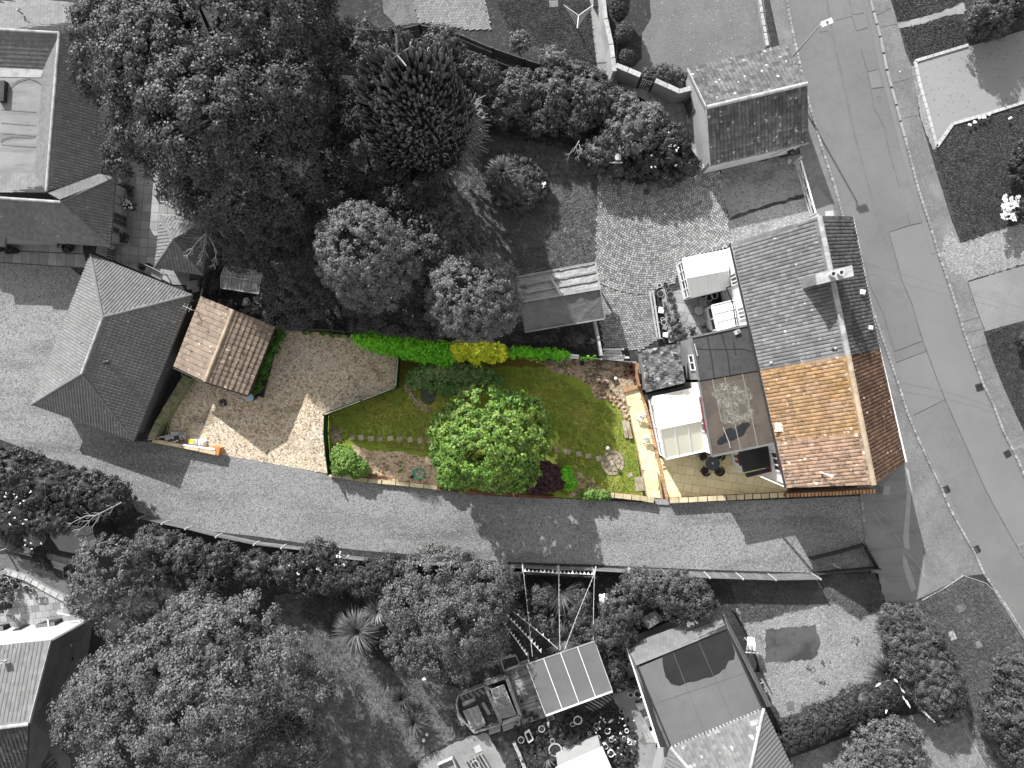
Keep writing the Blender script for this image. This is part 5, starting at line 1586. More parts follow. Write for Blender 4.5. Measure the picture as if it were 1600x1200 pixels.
for q in ((1251, 246), (1277, 337)):
    p = at(P(*q, 1.2), 0); mb = MB(); mb.box(p, .14, .14, 1.25); mb.box((p.x, p.y, 1.25), .18, .18, .05); solo("gate_post", mb, post_pale, "white post at the %s end of the field gate" % ("barbecue" if q[1] < 300 else "cottage"), "post")

# ------------------------------------------------------------------ paving laid slab by slab
def paved(name, label, px, joint, layer):
    mb = MB(); mb.ngon(PP(px, .004 * layer)); return struct(name, mb, joint, label=label)
o = paved("patio", "cream slab terrace behind the orange cottage", [(1012, 716), (1110, 708), (1150, 704), (1212, 735), (1232, 766), (1228, 774), (1150, 777), (1045, 781), (1030, 745)], cream_joint, 5)
pave(o, [(1014, 718), (1110, 708), (1155, 704), (1210, 735), (1230, 764), (1226, 771), (1150, 775), (1047, 778), (1032, 745)], -.16, .60, .60, .018, .022, .04, cream_slab, "slab", .5, seed=3)
o = paved("garden_terrace", "raised cream path along the conservatory", [(974, 608), (1001, 602), (1022, 680), (1036, 780), (1010, 778), (992, 690)], cream_joint, 6)
pave(o, [(976, 612), (1000, 607), (1019, 680), (1032, 778), (1012, 776), (994, 690)], -.19, .60, .60, .015, .026, .05, cream_slab, "slab", 0, seed=4)
t = thing("brick_edging", "orange brick edging between the cream path and the terrace", "edging", P(1020, 700, 0))
l = densify([(999, 603), (1010, 640), (1022, 690), (1036, 750), (1043, 782)], 5)
for a, b in zip(l[:-1], l[1:]):
    A, B = P(*a, .12), P(*b, .12); put("beam", "brick", brick_edge, t, A + (B - A) * .06 + Vector((0, 0, -.05)), B - (B - A) * .03 + Vector((0, 0, -.05)), .20, .16)
t = thing("terrace_step", "two long cream steps at the foot of the white conservatory", "steps", P(1055, 722, 0))
for i, (a, b) in enumerate((((1034, 728), (1072, 717)), ((1034, 722), (1074, 712)))):
    put("beam", "step", cream_slab, t, P(*a, .1 + .12 * i), P(*b, .1 + .12 * i), .32, .16)
mb = MB(); mb.beam(P(974, 610, .15), P(1000, 603, .15), .28, .22); solo("path_step", mb, brick_edge, "orange step at the top end of the cream path", "step")
o = paved("pot_terrace", "gritty corner beside the slate lean-to", [(962, 566), (993, 567), (1001, 603), (975, 608)], dirt_bed, 7)
mb = MB(); mb.box(P(999, 756, 0), .62, 1.0, .06, .1); solo("stone_slab", mb, buff_stone, "square buff slab on the grass left of the cream path", "slab")
t = thing("timber_step", "weathered two plank timber step beside the cream path", "step", P(979, 672, 0))
for i in range(2):
    put("beam", "plank", buff_stone, t, P(974 + i * 6, 657 + i, .1 + .1 * i), P(979 + i * 7, 684 + i, .1 + .1 * i), .24, .14)
for (nm, cs) in (("under the west half of the lawn", [(550, 683), (564, 684), (580, 685), (594, 685), (610, 685), (625, 686), (641, 687), (657, 688), (672, 689)]), ("east of the tree", [(856, 703), (871, 703), (887, 706), (904, 709), (919, 712), (936, 716)])):
    for i, (u, v) in enumerate(cs):
        mb = MB(); p = P(u, v, 0); mb.box((p.x, p.y, .005), .36 + .03 * (i % 3), .34 + .03 * (i % 2), .045, .05 * i)
        od = ORD[i]
        solo("stepping_stone", mb, buff_stone, ("%s stepping stone from the dark green fence" % od) if u < 760 else ("%s stepping stone right of the big green tree" % od), "stepping stone", "stepping stones set in the lawn")
# round stone bed on the lawn
mb = MB()
c = P(957, 723, 0); rr = random.Random(2)
ringp = [(c.x + (.80 + rr.uniform(-.04, .04)) * math.cos(a / 24 * 2 * math.pi), c.y + (.88 + rr.uniform(-.04, .04)) * math.sin(a / 24 * 2 * math.pi)) for a in range(24)]
t = thing("stone_circle", "round paved circle on the lawn crossed by the lamp shadow", "paving", c)
mb.prism(ringp, .0, .03); mb.build("bed", dirt_bed, t)
for a in range(14):
    an = a / 14 * 2 * math.pi; put("box", "stone", buff_stone, t, (c.x + .72 * math.cos(an), c.y + .78 * math.sin(an), .03), .18, .30, .04, an)
for a in range(8):
    an = a / 8 * 2 * math.pi + .2; put("box", "stone", buff_stone, t, (c.x + .42 * math.cos(an), c.y + .44 * math.sin(an), .03), .30, .30, .035, an)
put("box", "stone", buff_stone, t, (c.x, c.y, .03), .4, .4, .035, .4)
mb = MB(); mb.box(P(984, 742, 0), .35, .3, .05, .3); solo("stepping_stone", mb, buff_stone, "single pale stone in the grass right of the stone circle", "stepping stone")
# curved concrete edge on the lawn island
l = densify([(641, 612), (648, 624), (658, 634), (672, 643)], 4)
t = thing("border_edging", "curved pale stone edging of the planted island", "edging", P(655, 628, 0))
for a, b in zip(l[:-1], l[1:]):
    put("beam", "edging_stone", buff_stone, t, P(*a, .06), P(*b, .06), .09, .12)
# bricks beside the maroon maple, gravel bed log
mb = MB(); mb.tube([P(573, 743, .12), P(603, 744, .12)], .06, 6); solo("border_log", mb, timber_red, "dark log lying between the rounded bush and the lane wall", "log")

# left paved yard
o = paved("paved_yard", "slabbed yard of the big house", [(160, 100), (262, 100), (262, 235), (330, 340), (330, 440), (268, 430), (150, 380), (150, 250)], joint_grey, 3)
pave(o, [(186, 180), (262, 190), (262, 250), (300, 330), (296, 445), (268, 445), (150, 395), (172, 300)], -.08, .60, .62, .02, .012, .04, slab_grey, "slab", 0, seed=8)
o = paved("paved_path", "row of slabs below the big house", [(-60, 372), (130, 388), (140, 420), (0, 411), (-60, 408)], joint_grey, 4)
pave(o, [(-20, 391), (132, 398), (137, 418), (0, 409), (-20, 408)], -.07, .62, .95, .02, .016, .04, flag_grey, "slab", 0, seed=9)
pave(o, [(-20, 374), (130, 380), (130, 396), (-20, 389)], -.07, 1.1, .7, .02, .016, .035, slab_grey, "slab", .3, seed=10)
# lower left flagstones, two sizes
o = paved("flagged_terrace", "patchwork flagstones in the lower left corner", [(-20, 900), (25, 893), (60, 912), (122, 945), (135, 975), (70, 990), (-20, 1008)], joint_grey, 4)
pave(o, [(-10, 903), (25, 896), (60, 915), (120, 947), (130, 972), (60, 990), (-10, 1005)], .12, .50, .46, .02, .016, .04, flag_grey, "flagstone", .4, seed=12)
# slabs behind the grey cottage
o = paved("side_yard", "slabbed yard behind the grey cottage", [(1030, 462), (1062, 452), (1115, 470), (1112, 520), (1060, 545), (1046, 515)], joint_grey, 4)
pave(o, [(1032, 462), (1062, 453), (1114, 470), (1110, 520), (1060, 543), (1047, 513)], -.2, .62, .62, .02, .016, .04, slab_grey, "slab", .5, seed=13)
o = bpy.data.objects["paved_corner"]
pave(o, [(958, 135), (1000, 133), (1072, 166), (1082, 186), (1096, 246), (1092, 250), (1052, 195), (1012, 160)], .5, .62, .9, .03, .012, .05, flag_grey, "flagstone", .5, seed=14)
ov = bpy.data.objects["garden_path"]
# cobbled drive: setts too small to pick apart, still stones
drive = [(934, 270), (1000, 288), (1060, 274), (1124, 266), (1128, 302), (1140, 345), (1144, 383), (1062, 408), (1055, 440), (1035, 455), (1020, 452), (1028, 530), (1000, 548), (944, 543), (934, 480), (930, 412)]
o = ground("cobbled_drive", drive, 5, cobble_bed)
mb = MB()
ring = [(p.x, p.y) for p in PP(drive)]
rr = random.Random(31)
c0 = P(1010, 300, 0); c1 = P(1000, 600, 0)
def sett(x, y, ang, wx, wy):
    if not inside(x, y, ring): return
    z = .05 + rr.uniform(-.008, .01)
    ca, sa = math.cos(ang), math.sin(ang)
    q = [(x + ix * wx * ca - iy * wy * sa, y + ix * wx * sa + iy * wy * ca) for ix, iy in ((-.5, -.5), (.5, -.5), (.5, .5), (-.5, .5))]
    mb.prism(q, .02, z)
R = .3
while R < 7.2:
    m = max(6, int(2 * math.pi * R / .195))
    for i in range(m):
        a = 2 * math.pi * (i + .5 * (int(R * 5) % 2)) / m
        sett(c0.x + R * math.cos(a), c0.y + R * math.sin(a) * 1.0, a, .128 + rr.uniform(-.015, .01), .165 + rr.uniform(-.02, .015))
    R += .155
y0 = P(0, 560, 0).y
jrow = 0
while y0 < P(0, 262, 0).y:
    x0 = P(925, 0, 0).x + (jrow % 2) * .097
    while x0 < P(1150, 0, 0).x:
        yy = y0 + .25 * math.sin((x0 - c0.x) * .45)
        if (Vector((x0, yy, 0)) - c0).length > 7.25: sett(x0, yy, .11 * math.cos((x0 - c0.x) * .45) + rr.uniform(-.05, .05), .165 + rr.uniform(-.02, .012), .125)
        x0 += .195
    y0 += .152; jrow += 1
sb = mb.build("cobble", cobble, o); sb['kind'] = 'stuff'
def herring(o, px, ang, L, W, mat):
    mb = MB(); q = [(p.x, p.y) for p in PP(px)]
    ca, sa = math.cos(ang), math.sin(ang)
    xs = [p[0] for p in q]; ys = [p[1] for p in q]
    cx, cy = sum(xs) / len(xs), sum(ys) / len(ys)
    R = max(max(xs) - min(xs), max(ys) - min(ys)) * .8
    n = int(R / W) + 2
    for i in range(-n, n):
        for j in range(-n, n):
            # herringbone on a W grid: L = 2W
            if (i - j) % 4 == 0: x, y, w_, h_ = i * W + W, j * W + W / 2, 2 * W, W
            elif (i - j) % 4 == 3: x, y, w_, h_ = i * W + W / 2, j * W + W, W, 2 * W
            else: continue
            X, Y = cx + x * ca - y * sa, cy + x * sa + y * ca
            if inside(X, Y, q):
                mb.box((X, Y, .02), w_ - .022, h_ - .022, .035 + random.uniform(0, .008), ang)
    b = mb.build("paving_block", mat, o); b['kind'] = 'stuff'
herring(bpy.data.objects["herringbone_drive"], [(645, -20), (748, -20), (765, 30), (766, 47), (730, 46), (655, 35), (649, 15)], .35, .3, .15, gbrick)
herring(bpy.data.objects["block_drive"], [(1240, 1185), (1300, 1160), (1400, 1122), (1488, 1110), (1510, 1150), (1545, 1215), (1250, 1230)], -.5, .3, .15, gbrick)
# ------------------------------------------------------------------ plants: leaves by the thousand in numpy
def unit(a):
    return a / np.maximum(np.linalg.norm(a, axis=1, keepdims=True), 1e-9)

def leaf_mesh(name, pos, nrm, L, W, mat, off, fold=.18):
    n = len(pos)
    t = unit(np.cross(nrm, RNG.normal(size=(n, 3))))
    b = np.cross(nrm, t)
    l = (L * RNG.uniform(.65, 1.3, n))[:, None] / 2
    w_ = (W * RNG.uniform(.7, 1.25, n))[:, None] / 2
    v = np.empty((n, 4, 3))
    v[:, 0] = pos - t * l
    v[:, 1] = pos + b * w_ - nrm * w_ * fold + t * l * .15
    v[:, 2] = pos + t * l - nrm * l * fold
    v[:, 3] = pos - b * w_ - nrm * w_ * fold + t * l * .15
    v = v.reshape(-1, 3) - np.array(off)
    v[:, 2] = np.maximum(v[:, 2], .02 - off[2])
    me = bpy.data.meshes.new(name)
    me.vertices.add(4 * n); me.loops.add(4 * n); me.polygons.add(n)
    me.vertices.foreach_set("co", v.astype(np.float32).ravel())
    me.loops.foreach_set("vertex_index", np.arange(4 * n, dtype=np.int32))
    me.polygons.foreach_set("loop_start", np.arange(0, 4 * n, 4, dtype=np.int32))
    me.materials.append(mat)
    me.update(calc_edges=True)
    return me

def lobes_world(lobes):
    out = []
    for lb in lobes:
        u, v, z, rx, ry = lb[:5]
        k = S * (H - z) / H
        c = P(u, v, z)
        rz = lb[5] if len(lb) > 5 else min(z * .8, (rx + ry) * .5 * k * .95)
        out.append((np.array(c), np.array((rx * k, ry * k, max(rz, .15)))))
    return out

def crown_points(lw, dens, cs, lp, low=-.25, cull=.62, shell=.74, up=.5):
    P_, N_ = [], []
    for i, (c, r) in enumerate(lw):
        a = r.mean()
        N = int(dens * 2.6 * math.pi * (r[0] * r[1] * .5 + a * r[2] * .5))
        nc = max(3, int(N / lp))
        d = unit(RNG.normal(size=(nc * 2, 3)))
        d = d[d[:, 2] > low][:nc]
        nc = len(d)
        cc = c + d * r * RNG.uniform(shell, 1.03, (nc, 1))
        csz = cs * RNG.uniform(.6, 1.35, (nc, 1))
        keep = np.ones(nc, bool)
        for j, (c2, r2) in enumerate(lw):
            if j != i: keep &= (((cc - c2) / r2) ** 2).sum(1) > cull ** 2
        cc, d, csz = cc[keep], d[keep], csz[keep]
        nc = len(cc)
        if not nc: continue
        d2 = unit(RNG.normal(size=(nc, lp, 3)).reshape(-1, 3)).reshape(nc, lp, 3)
        d2 = d2 + d[:, None, :] * .55 + np.array((0, 0, .35))
        d2 = d2 / np.linalg.norm(d2, axis=2, keepdims=True)
        p = cc[:, None, :] + d2 * csz[:, None, :] * RNG.uniform(.35, 1.05, (nc, lp, 1)) * np.array((1, 1, .8))
        n = d2 * .95 + d[:, None, :] * .3 + np.array((0, 0, up * .75)) + RNG.normal(size=(nc, lp, 3)) * .33
        P_.append(p.reshape(-1, 3)); N_.append(n.reshape(-1, 3))
    return np.concatenate(P_), unit(np.concatenate(N_))

def plant(name, label, cat, lobes, mat, dens=125, cs=.5, lp=40, L=.20, W=.125, trunk=.16, low=-.25, group=None, cut=None, part="crown", bk=None, shell=.74, root=None, up=.5, core=0.0):
    lw = lobes_world(lobes)
    c = sum(q[0] for q in lw) / len(lw)
    base = Vector((c[0], c[1], 0)) if root is None else P(root[0], root[1], 0)
    t = thing(name, label, cat, base, group)
    p, n = crown_points(lw, dens * (1.5 if core else 1), cs, lp, low, shell=shell, up=up)
    if cut is not None:
        k = cut(p)
        p, n = p[k], n[k]
    o = bpy.data.objects.new(part, leaf_mesh(part, p, n, L, W, mat, base))
    COL.objects.link(o); o.parent = t
    if core:
        mb = MB()
        for i, (q, r) in enumerate(lw):
            rr_ = r * core
            mb.blob((q[0], q[1], max(q[2], rr_[2] * .6)), rr_[0], rr_[1], rr_[2], i + len(label), .10, 3)
        mb.build("inner_foliage", mat, t)
    top = max(q[0][2] for q in lw)
    mb = MB()
    wob = [Vector((random.uniform(-.1, .1), random.uniform(-.1, .1), 0)) * trunk * 4 for _ in range(3)]
    hub = Vector((c[0], c[1], max(.1, top * .45)))
    mb.tube([base, base.lerp(hub, .4) + wob[0], base.lerp(hub, .75) + wob[1], hub], [trunk, trunk * .8, trunk * .68, trunk * .6], 7)
    for q, r in lw:
        e = Vector(q); m = hub.lerp(e, .5) + Vector((0, 0, -.1 * top * random.random()))
        mb.tube([hub, m, e + Vector((0, 0, r[2] * .35))], [trunk * .5, trunk * .33, trunk * .1], 5)
    mb.build("trunk" if part == "crown" else "stem", bk or bark, t)
    return t

def flowers(parent, pts, mat, r=.07, name="blossom", n=3):
    r = r * .7
    """one joined part of small petals"""
    mb = MB()
    for p in pts:
        p = Vector(p)
        for k in range(n):
            q = p + Vector((random.uniform(-r, r), random.uniform(-r, r), random.uniform(0, r)))
            a = random.uniform(0, 6.28)
            x, y = Vector((math.cos(a), math.sin(a), random.uniform(-.3, .3))) * r, Vector((-math.sin(a), math.cos(a), random.uniform(-.3, .3))) * r * .7
            mb.poly([q - x, q - y, q + x, q + y])
    o = mb.build(name, mat, parent)
    return o

def scatter(u, v, ru, rv, z, n):
    return [P(u + ru * random.uniform(-1, 1) * .8, v + rv * random.uniform(-1, 1) * .8, z + random.uniform(-.2, .2)) for _ in range(n)]

# ---- the big trees at the top left
plant("broadleaf_tree", "huge dark broadleaf tree filling the top left beside the big house", "tree",
      [(185, 50, 8, 62, 68), (160, 110, 7.5, 36, 50), (250, 100, 10, 85, 85), (340, 60, 10, 95, 90), (430, 50, 9, 80, 90), (480, 50, 7, 48, 70), (225, 190, 8.5, 48, 66), (320, 190, 11, 95, 95), (420, 160, 9, 85, 90), (480, 160, 6, 52, 70), (280, 262, 7.5, 42, 50), (350, 280, 9, 75, 75), (430, 265, 7.6, 75, 80), (300, -30, 9, 110, 80), (430, -30, 8, 90, 70), (190, 250, 7, 20, 26)],
      lf_oak, 215, .62, 84, .18, .12, .45)
t = plant("cypress_tree", "dark conifer with bare grey lower branches reaching over the hipped shed", "tree",
      [(360, 335, 6, 62, 48), (405, 360, 5.6, 55, 55), (325, 318, 5.2, 30, 22), (440, 330, 6.5, 50, 60), (385, 400, 4.5, 45, 28)], lf_conif, 130, .42, 40, .26, .07, .3, up=.2)
rr = random.Random(12)
def bare(parent, roots, mat, name="bare_branch", r0=.05):
    for pts in roots:
        mb = MB()
        q = [P(*p) for p in pts]
        n = len(q)
        mb.tube(q, [r0 * (1 - .75 * i / (n - 1)) for i in range(n)], 5)
        for i in range(1, n):
            for s in (-1, 1):
                d = (q[i] - q[i - 1]); L = d.length
                a = rr.uniform(.35, .9) * s
                e = Vector((d.x * math.cos(a) - d.y * math.sin(a), d.x * math.sin(a) + d.y * math.cos(a), d.z)) * rr.uniform(.5, .9)
                mid = q[i - 1].lerp(q[i], .5)
                mb.tube([mid, mid + e * .6, mid + e + Vector((rr.uniform(-.1, .1), rr.uniform(-.1, .1), 0))], [r0 * .45, r0 * .3, r0 * .12], 4)
                f = Vector((e.x * math.cos(a) + e.y * math.sin(a), -e.x * math.sin(a) + e.y * math.cos(a), e.z)) * .6
                mb.tube([mid + e * .5, mid + e * .5 + f], [r0 * .25, r0 * .1], 4)
        mb.build(name, mat, parent)
bare(t, [[(300, 325, 5.6), (312, 345, 5.8), (322, 362, 5.7), (320, 380, 5.6), (316, 398, 5.4), (310, 414, 5.2)], [(312, 340, 5.8), (300, 352, 5.7), (285, 360, 5.6), (268, 362, 5.5)], [(322, 362, 5.8), (332, 378, 5.6), (338, 394, 5.5), (336, 408, 5.4), (333, 418, 5.3)], [(335, 350, 5.9), (352, 364, 5.9), (372, 374, 5.8), (392, 378, 5.7)],
         [(330, 340, 6.0), (350, 345, 6.1), (372, 352, 6.2), (398, 352, 6.2)], [(322, 365, 5.8), (306, 380, 5.6), (296, 396, 5.4), (290, 402, 5.3)], [(318, 340, 5.9), (300, 340, 5.9), (284, 344, 5.8), (268, 340, 5.6)], [(345, 372, 5.7), (358, 388, 5.6), (362, 404, 5.5)]], bark_pale, r0=.06)

# ---- the monkey puzzle: a dome of rope-like upcurved shoots
base = P(672, 234, 0)
t = thing("monkey_puzzle_tree", "tall monkey puzzle tree with rope like shoots at the top centre", "tree", base)
apex = P(620, 84, 14.5)
mb = MB(); mb.tube([base, base.lerp(at(apex, 7), .5), at(apex, 9), apex - Vector((0, 0, .9))], [.35, .3, .22, .08], 8); mb.build("trunk", bark, t)
mb = MB()
rr = random.Random(4)
def rope(p, d, L, r, curl):
    q = [p]
    for i in range(5):
        d = (d + Vector((0, 0, curl))).normalized()
        q.append(q[-1] + d * L / 5)
    mb.tube(q, [r * .8, r, r, r, r * .9, r * .25], 6)
CZ, RZ, RR = 5.2, 8.9, 3.4
for k in range(2700):
    ct = rr.uniform(-.12, 1.0); st_ = math.sqrt(max(0, 1 - ct * ct))
    if rr.random() > .35 + .65 * (ct + .12): 
        if rr.random() < .3: continue
    an = rr.uniform(0, 2 * math.pi)
    lump = 1 + .07 * math.sin(an * 5 + ct * 7)
    f = rr.choice((1, 1, 1, .86)) * rr.uniform(.90, 1.0) * lump
    z = CZ + RZ * ct * f
    axis = Vector((base.x, base.y, z)).lerp(Vector((apex.x, apex.y, z)), max(0, (z - 2) / 12.5))
    p = axis + Vector((math.cos(an), math.sin(an), 0)) * RR * st_ * f
    d = Vector((math.cos(an) * st_ * 1.1, math.sin(an) * st_ * 1.1, .25 + ct * .5)).normalized()
    rope(p - d * .45, d, rr.uniform(.8, 1.15), rr.uniform(.075, .10), .42)
for k in range(5):
    an = k / 5 * 2 * math.pi + .3
    mb.tube([apex - Vector((0, 0, .2)), apex + Vector((math.cos(an) * .5, math.sin(an) * .5, .08)), apex + Vector((math.cos(an) * .9, math.sin(an) * .9, .25))], [.06, .06, .04], 6)
for k in range(150):
    z = rr.uniform(5, 13); an = rr.uniform(0, 6.283)
    axis = Vector((base.x, base.y, z)).lerp(Vector((apex.x, apex.y, z)), max(0, (z - 2) / 12.5))
    R_ = RR * math.sqrt(max(.05, 1 - ((z - CZ) / RZ) ** 2)) * .9
    mb.tube([axis, axis + Vector((math.cos(an), math.sin(an), .05)) * R_], [.09, .07], 5)
mb.build("crown", lf_monkey, t)
mb = MB()
for k in range(22):
    an = -1.45 + k * .085
    p0 = Vector((base.x, base.y, 5.0)) + Vector((math.cos(an), math.sin(an), 0)) * 2.0
    for j in range(3):
        a2 = an + rr.uniform(-.25, .25)
        q = [p0 + Vector((math.cos(a2), math.sin(a2), 0)) * s + Vector((0, 0, -.10 * s)) for s in (0, .7, 1.4, rr.uniform(1.8, 2.6))]
        mb.tube(q, [.05, .07, .07, .03], 5)
        for s in (1, 2):
            a3 = a2 + rr.choice((-.7, .7)); mb.tube([q[s], q[s] + Vector((math.cos(a3), math.sin(a3), .1)) * .8], [.06, .03], 5)
mb.build("lower_branch", lf_monkey, t)

